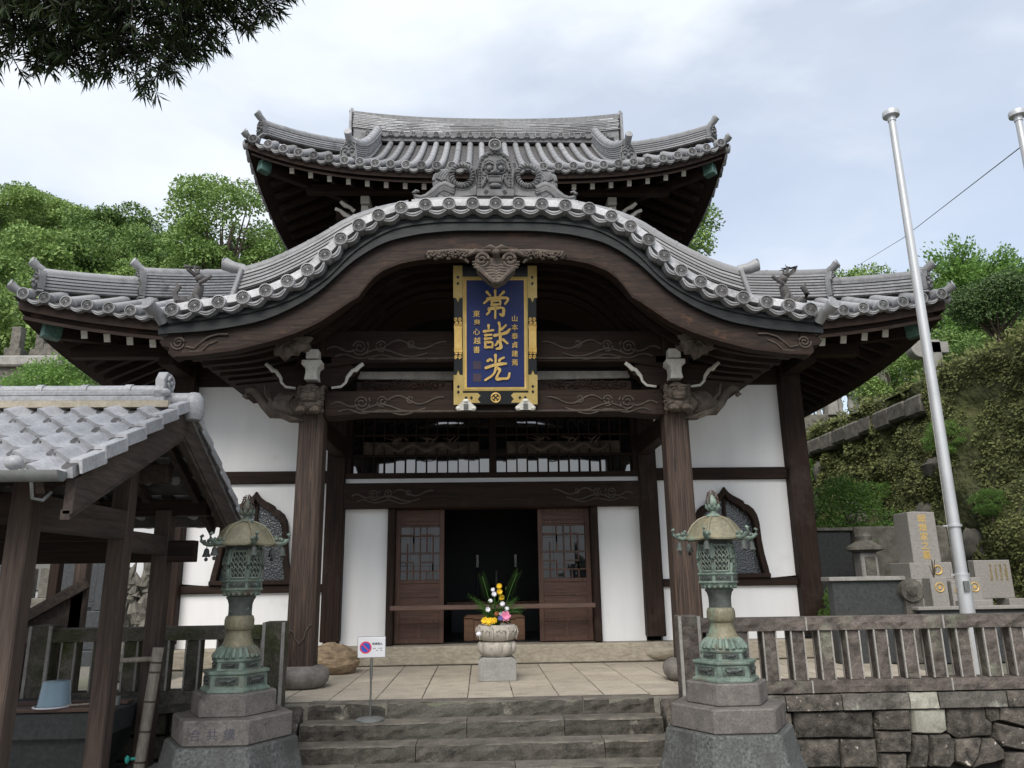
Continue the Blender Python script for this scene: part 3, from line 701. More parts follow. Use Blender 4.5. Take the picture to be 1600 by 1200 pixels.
# ---------------------------------------------------------------- skirt roofs
class Skirt:
    def __init__(s, E, z0, a, b, S, lift, p):
        s.E, s.z0, s.a, s.b, s.S, s.lift, s.p = E, z0, a, b, S, lift, p
    def zs(s, q): return s.a*q+s.b*q*q
    def z(s, u, q): return s.z0+s.zs(q)+s.lift*min(1.05,abs(u))**s.p*max(0,1-max(q,0)/s.S)**2
    def pt(s, side, u, q, dz=0.):
        h = s.E-q; x, y = u*h, -h; z = s.z(u,q)+dz
        for _ in range(side%4): x, y = -y, x
        return Vector((x, YC+y, z))
    def atx(s, x, q, dz=0.):
        """front side, at a given x"""
        h = s.E-q; return Vector((x, YC-h, s.z(x/h,q)+dz))
    def ring(s, name, mt, parent, i0, i1, za, zb, spans, bevel=0.):
        """board that follows the eave: from inset i0 to i1, za to zb below the tile line"""
        m = MB()
        for side, u0, u1, n in spans:
            P=[]
            for k in range(n+1):
                u = u0+(u1-u0)*k/n
                for (i,dz) in ((i0,za),(i0,zb),(i1,zb),(i1,za)): P.append(s.pt(side,u,i,dz-s.zs(i)*.0))
            F=[(0,1,2,3),(4*n+3,4*n+2,4*n+1,4*n)]
            for k in range(n):
                for j in range(4): F.append((4*k+j,4*k+(j+1)%4,4*k+4+(j+1)%4,4*k+4+j))
            m.add(P,F)
        return m.build(name,mt,parent,30,bevel)
LOW = Skirt(5.9, 4.17, .42, .035, 3.4, .40, 3.6)
UPP = Skirt(3.92, 7.46, .55, .047, 3.0, .52, 3.4)
# karahafu curve, measured at its tile discs
KX = [0,.245,.495,.745,1.0,1.235,1.435,1.62,1.775,1.945,2.14,2.355,2.58,2.82,3.055,3.28]
KZ = [4.943,4.942,4.939,4.924,4.886,4.80,4.685,4.531,4.349,4.18,4.054,3.952,3.877,3.828,3.79,3.748]
kd = crom(list(zip(KX,KZ))+[(3.5,3.715)])
YK = 7.5
def ksurf(x, y): return kd(x)+.28*smooth(1.7,2.9,abs(x))*(y-YK)
# ---- lower roof
def low_front(u, q): return LOW.pt(0,u,q)
m = MB(); nu, nq = 96, 14
for side in range(4):
    P=[[LOW.pt(side,-1+2*i/nu,LOW.S*j/nq,-.05) for i in range(nu+1)] for j in range(nq+1)]
    vs=[p for r_ in P for p in r_]; fs=[]
    for j in range(nq):
        for i in range(nu):
            c = (P[j][i]+P[j+1][i+1])/2
            if side==0 and abs(c.x)<3.45 and c.y<11.2 and (c.y<9.35 or ksurf(c.x,c.y)>c.z-.02): continue
            fs.append((j*(nu+1)+i,j*(nu+1)+i+1,(j+1)*(nu+1)+i+1,(j+1)*(nu+1)+i))
    m.add(vs,fs)
lower_roof = m.build('lower_roof','tile_pan',temple,40)
lower_roof['label'] = 'wide lower roof with upswept corners'
SP = .262
def columns(sk, roof, side, xs, qmax):
    for x in xs:
        qm = min(qmax(x), sk.E-abs(x)-.02)
        if qm < .12: continue
        pts=[]
        n = 8
        for i in range(n+1):
            q = qm*i/n; h = sk.E-q; pts.append(sk.pt(side,x/h,q,.0))
        MB().tube(pts,.066,8).build('cover_tile_row','tile',roof,50)
def eave_row(sk, roof, side, xs, spans, tilt=0.):
    for x in xs:
        p = sk.pt(side,x/sk.E,0,.0); a = R(90*side)
        eave_disc(roof, T(*p) @ RZ(a) @ T(0,-.03,0))
        x2 = x+SP/2 if True else x
        if abs(x2) < sk.E-.05:
            p = sk.pt(side,x2/sk.E,0,-.03); du=.02
            p2 = sk.pt(side,(x2+.05)/sk.E,0,-.03); sl = math.atan2(p2.z-p.z,.05)
            inst('eave_tile', PAN, roof, T(*p) @ RZ(a) @ RY(-sl) @ SCL(SP/.24,1,1) @ T(0,-.02,0))
xsL = [s*(5.75-SP*i) for i in range(9) for s in (-1,1)]
columns(LOW, lower_roof, 0, xsL, lambda x: 1.9)
columns(LOW, lower_roof, 1, [-5.7+SP*2*i for i in range(22)], lambda x: 1.2); columns(LOW, lower_roof, 3, [-5.7+SP*2*i for i in range(22)], lambda x: 1.2)
eave_row(LOW, lower_roof, 0, xsL, None)
for sd in (1,3): eave_row(LOW, lower_roof, sd, [-5.75+SP*i for i in range(44)], None)
u0 = 3.3/5.9
spL = [(0,-1,-u0,20),(0,u0,1,20),(1,-1,1,40),(3,-1,1,40),(2,-1,1,20)]
LOW.ring('eave_board','wood_x',lower_roof,.06,.2,-.1,-.22,spL)
LOW.ring('eave_board','wood_barge',lower_roof,.16,.3,-.22,-.33,spL)
LOW.ring('soffit','wood_x',lower_roof,.1,1.75,-.3,-.34,[(0,-1,-.5,24),(0,.5,1,24),(1,-1,1,30),(3,-1,1,30),(2,-1,1,20)])
def rafters(sk, roof, side, xs, q0, q1, dz, w=.075, h=.1, white=True):
    for x in xs:
        qm = min(q1, sk.E-abs(x)-.1)
        if qm < q0+.15: continue
        a = sk.pt(side,x/(sk.E-q0),q0,dz); b = sk.pt(side,x/(sk.E-qm),qm,dz-.03)
        b.z = min(b.z, a.z+(qm-q0)*.45)
        MB().bar(a,b,w,h).build('rafter','wood_y' if side%2==0 else 'wood_x',roof)
        if white:
            d=(a-b).normalized(); MB().bar(a+d*.012,a-d*.006,w*1.02,h*1.02).build('rafter_end','white_wood',roof)
rafters(LOW,lower_roof,0,[s*(3.42+.285*i) for i in range(8) for s in (-1,1)],.3,1.7,-.43)
for sd in (1,3): rafters(LOW,lower_roof,sd,[-5.4+.285*i for i in range(39)],.3,1.7,-.43,white=False)
def hip(sk, roof, q0, q1, w, courses, ch, sx, lead=.0, end=True, tdir=.35, lift=0.):
    pts=[]
    for i in range(15):
        q = q0+(q1-q0)*i/14; h=sk.E-q; pts.append(Vector((sx*h,YC-h,sk.z(1,q)+.05+lift*(1-i/14)**2)))
    ridge(roof,pts,w,courses,ch)
    d=(pts[0]-pts[1]).normalized()
    if end:
        MB().bar(pts[0]+d*.06+Vector((0,0,-.03)),pts[0]-d*.01+Vector((0,0,-.03)),w*1.5,.02).build('ridge_foot','tile',roof)
        H=courses*ch
        oni(roof,pts[0]+d*.03,(sx,-1),w*1.35,H+.06)
        torib(roof,pts[0]+Vector((0,0,H+.06)),Vector((sx,-1,tdir*1.5)),.058,.14)
    return pts
for sx in (-1,1):
    hip(LOW,lower_roof,.2,1.1,.17,5,.044,sx)
    hip(LOW,lower_roof,1.05,3.3,.19,8,.044,sx)
    c=Vector((sx*5.86,YC-5.86,LOW.z(1,0)+.03)); torib(lower_roof,c,(sx,-1,.4),.06,.1)
    hp=Vector((sx*5.55,YC-5.55,LOW.z(1,.35)-.47)); d=Vector((sx,-1,.1)).normalized()
    MB().bar(hp,hp-d*1.8-Vector((0,0,-.3)),.13,.19).build('hip_rafter','wood_y',lower_roof)
    MB().bar(hp+d*.12,hp-d*.09,.15,.21).build('copper_cap','copper',lower_roof,bevel=.006)
# wall plate and brackets under the lower eave
for sx in (-1,1):
    wood('eave_purlin', sx*4.45-1.15, sx*4.45+.6, 9.95, 10.12, 3.98, 4.16)
    wood('eave_bracket', sx*4.3-.1, sx*4.3+.1, 9.9, 10.6, 3.86, 3.99, 'wood_y')
    wood('eave_bracket', sx*2.15-.1, sx*2.15+.1, 9.9, 10.6, 3.6, 3.75, 'wood_y')
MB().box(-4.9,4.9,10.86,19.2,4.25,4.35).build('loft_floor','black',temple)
# ---- upper storey
MB().box(-2.45,2.45,12.55,17.45,4.3,8.1).build('upper_wall','wood_z',temple)
GX = 2.62        # plan half-width of the gabled top
RZ_ = 10.33; RS = 3.92
m = MB()
def upq(i): return RS*i/18
P=[]
for j in range(19):
    q=upq(j); h=max(UPP.E-q,GX if q>UPP.E-GX else UPP.E-q)
    hw = UPP.E-q if q<UPP.E-2.85 else 2.85
    P.append([Vector((hw*(-1+2*i/48), YC-(UPP.E-q), UPP.z((-1+2*i/48)*(1 if q<UPP.E-2.85 else .8),q)-.05)) for i in range(49)])
m.add([p for r_ in P for p in r_],[(j*49+i,j*49+i+1,(j+1)*49+i+1,(j+1)*49+i) for j in range(18) for i in range(48)])
m.add([Vector((p.x,2*YC-p.y,p.z)) for r_ in P for p in r_],[(j*49+i,j*49+i+1,(j+1)*49+i+1,(j+1)*49+i) for j in range(18) for i in range(48)])
for side in (1,3):
    Q=[[UPP.pt(side,-1+2*i/32,1.35*j/6,-.05) for i in range(33)] for j in range(7)]
    m.add([p for r_ in Q for p in r_],[(j*33+i,j*33+i+1,(j+1)*33+i+1,(j+1)*33+i) for j in range(6) for i in range(32)])
upper_roof = m.build('upper_roof','tile_pan',temple,40); upper_roof['label'] = 'small upper roof with a tall stacked ridge'
for sx in (-1,1):   # gable ends
    MB().add([(sx*2.6,YC-2.6,8.1),(sx*2.6,YC+2.6,8.1),(sx*2.6,YC,10.3)],[(0,1,2)]).build('gable_wall','wood_z',upper_roof)
    for s2 in (-1,1):
        MB().tube([Vector((sx*2.83,YC+s2*(UPP.E-q),UPP.z(.8,q)+.03)) for q in np.linspace(1.2,3.85,9)],.075,8).build('verge_tile_row','tile',upper_roof,50)
        MB().tube([Vector((sx*2.86,YC+s2*(UPP.E-q),UPP.z(.8,q)-.16)) for q in np.linspace(1.2,3.85,9)],.11,4).build('gable_board','wood_barge',upper_roof)
SPU=.243
xsU=[SPU*(i+.5)*s for i in range(16) for s in (-1,1)]
for x in xsU:
    ax=abs(x); qm = 3.7 if ax<2.35 else min(1.2,UPP.E-ax-.02)
    if qm<.1: continue
    pts=[]
    for i in range(11):
        q=qm*i/10; h=UPP.E-q; pts.append(Vector((x,YC-h,UPP.z(x/max(h,2.85),q))))
    mm=MB().tube(pts,.062,8)
    for k in range(1,10):     # overlapping barrel joints
        d=(pts[k+1]-pts[k]).normalized(); mm.tube([pts[k],pts[k]+d*.05],.0655,8)
    mm.build('cover_tile_row','tile',upper_roof,50)
SP=SPU
eave_row(UPP,upper_roof,0,xsU,None)
for sd in (1,3): eave_row(UPP,upper_roof,sd,[SPU*(i+.5)*s for i in range(16) for s in (-1,1)],None)
spU=[(k,-1,1,40) for k in (0,1,3,2)]
UPP.ring('eave_board','wood_x',upper_roof,.05,.18,-.09,-.2,spU)
UPP.ring('eave_board','wood_barge',upper_roof,.14,.26,-.18,-.27,spU)
UPP.ring('soffit','wood_x',upper_roof,.1,1.5,-.25,-.29,spU)
rafters(UPP,upper_roof,0,[.305*(i+.5)*s for i in range(12) for s in (-1,1)],.26,1.4,-.36,.07,.09)
for sd in (1,3): rafters(UPP,upper_roof,sd,[.305*(i+.5)*s for i in range(12) for s in (-1,1)],.26,1.4,-.36,.07,.09,white=False)
# main ridge
def rz(x): return 10.42+.17*(abs(x)/2.95)**2.6
NC=10
for k in range(NC):
    mm=MB(); x=-2.9-(.15 if k%2 else 0); rr=random.Random(k)
    while x<2.9:
        w=.3*rr.uniform(.85,1.15); a=max(x,-2.9); b=min(x+w-.006,2.9); x+=w
        if b-a<.03: continue
        z0,z1=rz(a),rz(b); o=k*.041+rr.uniform(-.003,.003); y0=YC-.17+rr.uniform(-.006,.006)+.004*k
        mm.add([(a,y0,z0+o),(b,y0,z1+o),(b,YC+.17,z1+o),(a,YC+.17,z0+o),(a,y0,z0+o+.02),(b,y0,z1+o+.02),(b,YC+.17,z1+o+.02),(a,YC+.17,z0+o+.02)],[(3,2,1,0),(4,5,6,7),(0,1,5,4),(1,2,6,5),(2,3,7,6),(3,0,4,7)])
    o_=mm.build('ridge_course','tile_ridge',upper_roof)
n=24
MB().strip([(-2.88+5.76*i/n,rz(-2.88+5.76*i/n)+NC*.041) for i in range(n+1)],[(-2.88+5.76*i/n,10.2) for i in range(n+1)],YC-.14,YC+.14).build('ridge_core','tile_dark',upper_roof)
MB().tube([(-2.95+5.9*i/n,YC,rz(-2.95+5.9*i/n)+NC*.041+.0) for i in range(n+1)],.1,10,flat=.5).build('ridge_cap','tile',upper_roof,50)
for i in range(22):
    x=-2.55+.243*i
    inst('eave_disc',DISC,upper_roof,T(x,YC-.3,10.33+.03*(abs(x)/2.6)**2)@SCL(.8))
    inst('eave_tile',PAN,upper_roof,T(x+.12,YC-.28,10.31+.03*(abs(x)/2.6)**2)@SCL(.95,1,.7))
MB().box(-2.7,2.7,YC-.24,YC+.24,10.2,10.4).build('ridge_bed','tile_dark',upper_roof)
for sx in (-1,1):
    MB().box(sx*2.95-.03,sx*2.95+.03,YC-.2,YC+.2,10.3,11.0).build('ridge_end_plate','tile',upper_roof,bevel=.02)
    torib(upper_roof,(sx*2.92,YC,11.03),(sx,0,.6),.055,.06)
    # descending ridge with its ogre tile
    pts=[Vector((sx*2.36,YC-(UPP.E-q),UPP.z(.8,q)+.04)) for q in np.linspace(.62,3.75,14)]
    ridge(upper_roof,pts,.2,7,.04)
    oni(upper_roof,(sx*2.36,YC-UPP.E+.56,UPP.z(.6,.55)+.0),(0,-1),.28,.38); torib(upper_roof,(sx*2.36,YC-UPP.E+.56,UPP.z(.6,.6)+.4),(0,-1,.25),.062,.16)
    # flared side wing of the descending ridge
    mm=MB()
    for k in range(7):
        mm.box(sx*2.2-.14,sx*2.2+.14,12.15,12.3,UPP.z(.6,1.2)+.02+.05*k,UPP.z(.6,1.2)+.05+.05*k,rot=Matrix.Rotation(-sx*R(14),3,'Y')@Matrix.Rotation(R(28),3,'X'))
    hip(UPP,upper_roof,.22,1.45,.16,5,.04,sx,tdir=.5,lift=.06)
    c=Vector((sx*3.87,YC-3.87,UPP.z(1,0)+.02)); torib(upper_roof,c,(sx,-1,.5),.058,.08)
    hp=Vector((sx*3.64,YC-3.64,UPP.z(1,.25)-.45)); d=Vector((sx,-1,.12)).normalized()
    MB().bar(hp,hp-d*1.6-Vector((0,0,-.2)),.12,.17).build('hip_rafter','wood_y',upper_roof)
    MB().bar(hp+d*.1,hp-d*.08,.14,.19).build('copper_cap','copper',upper_roof,bevel=.006)
    # white-faced brackets under the upper eave
    bx=sx*2.12
    f=MB()
    for k,(z,w) in enumerate(((6.95,.15),(7.12,.12),(7.3,.15))): f.box(bx-w/2,bx+w/2,12.0+.08*k*0-.0,12.55,z,z+.14)
    f.box(bx-.16,bx+.16,12.2,12.55,7.09,7.13); f.box(bx-.13,bx+.13,12.1,12.55,6.87,6.93)
    f.build('bracket_face','white_wood',upper_roof,bevel=.01)
    for k in range(2):
        MB().tube([(sx*(2.3+.07*j),12.05-.05*j,7.0+.17*k+.028*j+(.02 if j%2 else 0)) for j in range(5-k)],[.035,.03,.04,.028,.03][:5-k],6).build('bracket_edge','white_wood',upper_roof,50)
    wood('bracket_arm',bx-.5,bx+.5,12.1,12.3,7.05,7.2,'wood_x',upper_roof)
wood('upper_purlin',-3.1,3.1,11.9,12.05,7.45,7.6,'wood_x',upper_roof)
# ---------------------------------------------------------------- karahafu porch roof
def kymax(x): return 9.5+1.6*smooth(3.0,1.4,abs(x))
nx, ny = 90, 10; XK = 3.46
def kp(i, j, dz):
    x=-XK+2*XK*i/nx; y=YK+.06+(kymax(x)-YK-.06)*j/ny; return Vector((x,y,ksurf(x,y)+dz))
m=MB()
for dz in (-.06,-.15):
    m.add([kp(i,j,dz) for j in range(ny+1) for i in range(nx+1)],[(j*(nx+1)+i,j*(nx+1)+i+1,(j+1)*(nx+1)+i+1,(j+1)*(nx+1)+i) for j in range(ny) for i in range(nx)])
kara=m.build('porch_roof','tile_pan',temple,40); kara['label']='curved porch gable roof with a line of round tile ends'
xsK=[s*x for x in KX for s in ((1,-1) if x else (1,))]
xsK.sort()
for x in xsK:
    z=kd(x)
    eave_disc(kara,T(x,YK-.03,z),.1)
    pts=[Vector((x,YK+.05+(kymax(x)-YK-.05)*i/6,ksurf(x,YK+(kymax(x)-YK)*i/6)+.0)) for i in range(7)]
    MB().tube(pts,.066,8).build('cover_tile_row','tile',kara,50)
for a,b in zip(xsK[:-1],xsK[1:]):
    xm=(a+b)/2; za,zb=kd(a),kd(b); zm=kd(xm); sl=math.atan2(zb-za,b-a); L=math.hypot(b-a,zb-za)
    inst('eave_tile',PAN,kara,T(xm,YK-.03,zm-.045)@RY(-sl)@SCL(L/.215,1,1.05))
    # pale verge plate that leans back between two discs
    g=.004
    P=MB(); n=4
    vs=[]
    for k in range(n+1):
        x=a+g+(b-a-2*g)*k/n; z=kd(x); nx_=-(kd(x+.01)-kd(x-.01))/.02; q=1/math.hypot(1,nx_); N=Vector((nx_*q,0,q))
        h=.105
        for (yy,hh) in ((YK+.0,-.01),(YK+.02,h*.75),(YK+.09,h),(YK+.3,h*1.02),(YK+.3,-.02)): vs.append(Vector((x,yy,z))+N*hh)
    fs=[(0,1,2,3,4),tuple(5*n+k for k in (4,3,2,1,0))]
    for k in range(n):
        for j in range(5): fs.append((5*k+j,5*k+(j+1)%5,5*k+5+(j+1)%5,5*k+5+j))
    P.add(vs,fs).build('verge_tile','tile_white',kara,40)
# boards below the tiles
bt=crom([(0,4.80),(.35,4.80),(.68,4.785),(1.18,4.664),(1.51,4.43),(1.76,4.155),(2.15,3.9),(2.5,3.78),(2.78,3.725),(3.49,3.64)])
gt=crom([(0,4.70),(.51,4.69),(.9,4.635),(1.19,4.545),(1.49,4.345),(1.84,4.0),(2.31,3.72),(2.79,3.6),(3.43,3.54)])
gb_pts=[(0,4.378),(.51,4.375),(.8,4.355),(1.01,4.31),(1.2,4.225),(1.31,4.125),(1.385,4.02),(1.405,3.95),(1.51,3.89),(1.63,3.80),(1.82,3.66),(2.05,3.545),(2.3,3.455),(2.67,3.355),(3.05,3.305),(3.3,3.29)]
gb=lambda x: interp(gb_pts,abs(x))
XS=[p for p in np.linspace(0,3.42,70)]
for s in (-1,1):
    xs=[s*x for x in XS]
    k_=MB().strip([(x*1.005,bt(x)+.05) for x in xs],[(x*1.005,gt(x)-.02) for x in xs],YK+.07,YK+.5).build('gable_cornice','black_board',kara,30)
    MB().strip([(x,bt(x)-.0) for x in xs],[(x,bt(x)-.03) for x in xs],YK+.05,YK+.2).build('cornice_fillet','black_board',kara,30)
    xb=[x for x in xs if abs(x)<3.28]
    md=lambda x: gt(x)*.52+gb(x)*.48
    MB().strip([(x,gt(x)) for x in xb],[(x,md(x)) for x in xb],YK+.13,YK+.26).build('gable_board','wood_barge',kara,30)
    MB().strip([(x,md(x)+.004) for x in xb],[(x,gb(x)+.028) for x in xb],YK+.118,YK+.26).build('gable_board','wood_barge_low',kara,30)
    MB().strip([(x,gb(x)+.035) for x in xb],[(x,gb(x)) for x in xb],YK+.105,YK+.24).build('gable_moulding','wood_x',kara,30)
    # scrolled end of the gable board
    e=MB().prism([(s*a,b) for a,b in ((3.2,3.63),(3.34,3.60),(3.42,3.55),(3.37,3.5),(3.44,3.46),(3.4,3.4),(3.33,3.39),(3.34,3.33),(3.27,3.27),(3.2,3.3))],'y',YK+.115,YK+.26).build('gable_scroll','wood_x',kara,bevel=.008)
    mb=MB().tube(spiral((s*3.24,3.44),.01,.075,0,4*math.pi,26,YK+.112,s),.011,5)
    mb.tube([(s*a,YK+.112,b) for a,b in ((3.17,3.4),(3.08,3.38),(3.02,3.44),(2.95,3.5),(2.85,3.53),(2.75,3.53))],.01,5); mb.tube([(s*a,YK+.112,b) for a,b in ((3.12,3.34),(3.0,3.35),(2.94,3.42),(2.85,3.46))],.009,5)
    mb.tube(spiral((s*3.37,3.54),.008,.04,1,3*math.pi,16,YK+.112,s),.009,5)
    mb.build('cloud_carving','wood_line',e,60)
    c=Vector((s*3.43,YK-.03,kd(3.43)+.0)); torib(kara,c,(s*.45,-1,.15),.066,.12)
    # outer side eave of the porch roof
    MB().bar((s*3.42,YK+.1,3.58),(s*3.42,9.4,4.0),.06,.12).build('side_eave_board','wood_y',kara)
# curved ribs
rb=crom([(0,4.5),(.5,4.49),(1.0,4.42),(1.3,4.25),(1.6,3.92),(2.0,3.62),(2.5,3.43),(3.25,3.33)])
for i in range(9):
    y=7.98+.3*i
    xs=np.linspace(-3.22,3.22,64)
    MB().strip([(x,rb(x)+.1+.02*i) for x in xs],[(x,rb(x)+.02+.02*i) for x in xs],y-.04,y+.04).build('curved_rib','wood_x',kara,30)
xs=np.linspace(-3.3,3.3,64)
MB().strip([(x,rb(x)+.19) for x in xs],[(x,rb(x)+.14) for x in xs],YK+.3,10.5).build('rib_boarding','wood_x',kara,30)
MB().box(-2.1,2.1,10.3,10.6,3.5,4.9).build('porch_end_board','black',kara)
# cresting ridges that follow the curve further back
for s in (-1,1):
    P=[(2.93,4.33),(2.6,4.44),(2.28,4.6),(1.95,4.8),(1.72,4.96),(1.4,5.1),(1.0,5.2)]
    f=crom(sorted(P)); pts=[Vector((s*x,8.35,f(x)-.06)) for x in np.linspace(2.9,1.0,16)]
    ridge(kara,pts,.17,5,.042,seg=.25)
    MB().box(s*2.92-.025,s*2.92+.025,8.23,8.47,4.12,4.53,rot=Matrix.Rotation(-s*R(14),3,'Y')).build('ridge_end_plate','tile',kara,bevel=.01)
    torib(kara,(s*2.9,8.35,4.56),(s,-.1,.12),.07,.2)
# ---- big ogre tile on the crest
og=MB(); yb=YK+.06
arch=[(-.2,5.07),(.2,5.07),(.2,5.38)]+[(.19*math.cos(a),5.42+.18*math.sin(a)) for a in (R(15),R(40),R(65),R(90),R(115),R(140),R(165))]+[(-.2,5.38)]
og.prism(arch,'y',yb-.02,yb+.1)
og.tube([(a*.97,yb-.025,5.34+(b-5.34)*.97) for a,b in arch+arch[:1]],.018,6)
for i in range(26):
    t=i/25
    if t<.34: p=(-.165,5.14+.3*t/.34)
    elif t>.66: p=(.165,5.14+.3*(1-t)/.34)
    else:
        a=math.pi*(1-(t-.34)/.32); p=(.16*math.cos(a),5.43+.14*math.sin(a))
    og.blob((p[0],yb-.03,p[1]),(.012,.012,.012),6,4)
og.box(-.2,.2,yb-.045,yb,5.06,5.135)
for s in (-1,1):
    og.tube(spiral((s*.1,5.098),.006,.025,0,9,14,yb-.048,s),.007,4)
    og.blob((s*.062,yb-.045,5.385),(.036,.03,.034),10,7); og.tube(spiral((s*.062,5.385),.046,.052,0,6.28,16,yb-.035),.009,5)
    og.tube([(s*.015,yb-.05,5.43),(s*.06,yb-.06,5.455),(s*.115,yb-.045,5.43),(s*.135,yb-.03,5.38)],.013,5); og.tube([(s*.02,yb-.045,5.47),(s*.07,yb-.05,5.49),(s*.12,yb-.035,5.465)],.01,5)
    og.blob((s*.03,yb-.065,5.325),(.026,.028,.022),8,6)
    og.tube(spiral((s*.105,5.3),.008,.035,.5,7,14,yb-.035,s),.011,5)
    og.tube([(s*.1,yb-.03,5.28),(s*.12,yb-.035,5.22),(s*.14,yb-.03,5.17)],[.02,.022,.008],6)
    og.tube([(s*.075,yb-.055,5.24),(s*.085,yb-.06,5.27),(s*.08,yb-.055,5.3)],[.012,.009,.002],5)
    og.tube([(s*.14,yb-.03,5.4),(s*.155,yb-.035,5.36),(s*.14,yb-.03,5.33)],[.01,.018,.01],5)
og.blob((0,yb-.065,5.335),(.032,.04,.034),8,6); og.tube([(0,yb-.05,5.46),(0,yb-.055,5.36)],[.012,.02],6)
og.tube([(-.08,yb-.05,5.275),(-.04,yb-.06,5.285),(0,yb-.06,5.28),(.04,yb-.06,5.285),(.08,yb-.05,5.275)],.011,5)
for k in range(6): og.box(-.062+k*.021,-.044+k*.021,yb-.06,yb-.02,5.235,5.268)
og.tube([(-.075,yb-.05,5.225),(0,yb-.065,5.212),(.075,yb-.05,5.225)],.014,5); og.blob((0,yb-.045,5.18),(.07,.03,.03),8,5)
ogre=og.build('crest_ogre_tile','tile_dark',kara,50); ogre['label']='grinning ogre face tile on the gable crest'
for s in (-1,1):
    w=MB()
    # rope ring
    pts=[(s*(.34)+.11*math.cos(a),yb+.04,5.28+.13*math.sin(a)) for a in np.linspace(0,2*math.pi,25)]
    w.tube(pts,.026,7)
    for k in range(22):
        a=2*math.pi*k/22; c=Vector((s*.34+.11*math.cos(a),yb+.035,5.28+.13*math.sin(a)))
        t=Vector((-math.sin(a),0,math.cos(a))); r_=Vector((math.cos(a),0,math.sin(a)))
        w.tube([c-r_*.03-t*.016-Vector((0,.014,0)),c-Vector((0,.03,0)),c+r_*.03+t*.016-Vector((0,.014,0))],.007,4)
    w.tube([(s*.34+.145*math.cos(a),yb+.06,5.27+.165*math.sin(a)) for a in np.linspace(0,2*math.pi,25)],.02,6)
    for k in range(5):
        r_=.17+.028*k; w.tube([(s*(.36+r_*math.cos(a)*.95),yb+.06,5.22+r_*math.sin(a)*.8) for a in np.linspace(R(-62),R(62-9*k),12)],[.022]*11+[.012],6)
    # tail that curls up at the end
    for k,(dz,rr_) in enumerate(((0,.034),(-.035,.026),(-.06,.02))):
        w.tube([(s*a,yb+.05,b+dz) for a,b in ((.42,5.12),(.52,5.17),(.58,5.14),(.64,5.07),(.7,5.02),(.76,5.0),(.82,5.02),(.835,5.06),(.81,5.09),(.78,5.08))][:10-k*3],[rr_*q for q in (1.3,1.4,1.3,1.15,1,.9,.8,.7,.55,.4)][:10-k*3],7)
    w.prism([(s*.18,5.05),(s*.6,4.99),(s*.56,5.12),(s*.5,5.2),(s*.2,5.2)],'y',yb+.05,yb+.09)
    w.v=[(a*1.06,b,5.0+(c-5.0)*.95+.075) for a,b,c in w.v]
    w.build('crest_wing','tile_dark',kara,55)
mb=MB().tube([(0,yb-.03,5.66),(0,yb+.2,5.64)],.066,16)
mb.tube([(0,yb+.1,5.55),(0,yb+.1,5.7)],.08,10); mb.build('crest_tube','tile_dark',kara,50)
inst('eave_disc',DISC,kara,T(0,yb-.06,5.66)@SCL(.95))
MB().strip([(-.9+1.8*i/20,kd(-.9+1.8*i/20)+.125) for i in range(21)],[(-.9+1.8*i/20,kd(-.9+1.8*i/20)+.02) for i in range(21)],YK+.06,YK+.35).build('crest_bed','tile',kara,30)
# ---- lion figures at the ends of the porch roof
def lion(s):
    m=MB(); G=1.25; x,y,z=s*3.17,YK+.12,kd(3.17)+.06; p=lambda a,b,c:(x-s*a*G,y+b*G,z+c*G)
    m.tube([p(-.08,0,.03),p(.02,0,.05),p(.06,0,.12),p(.07,0,.19)],[.05,.06,.055,.045],9)
    m.blob(p(.07,-.01,.25),(.05,.05,.048),10,7); m.blob(p(.105,-.01,.235),(.03,.035,.026),8,6)
    for b in (-.035,.035):
        m.tube([p(.05,b,.1),p(.09,b,.03),p(.12,b,.0)],[.03,.024,.026],7); m.tube([p(-.05,b*1.3,.05),p(-.01,b*1.5,.02),p(.02,b*1.5,0)],[.045,.035,.025],7)
        m.tube([p(.06,b,.28),p(.03,b*1.2,.33),p(.05,b*1.1,.37)],[.02,.016,.004],6)
    m.tube([p(.08,-.03,.2),p(.13,-.05,.22),p(.18,-.05,.26)],[.026,.022,.02],7)
    for k in range(7): m.tube([p(.03,0,.28),p(-.02-.01*k,-.04+.012*k,.31+.012*k),p(.0+.012*k,-.04+.014*k,.35+.008*(k%3))],[.022,.018,.004],5)
    m.tube([p(-.1,0,.05),p(-.13,0,.12),p(-.1,0,.18),p(-.13,0,.22)],[.03,.028,.03,.005],6)
    o=m.build('lion_figure','bronze_dark' if False else 'tile_pan',kara,55); return o
lion(-1); lion(1)
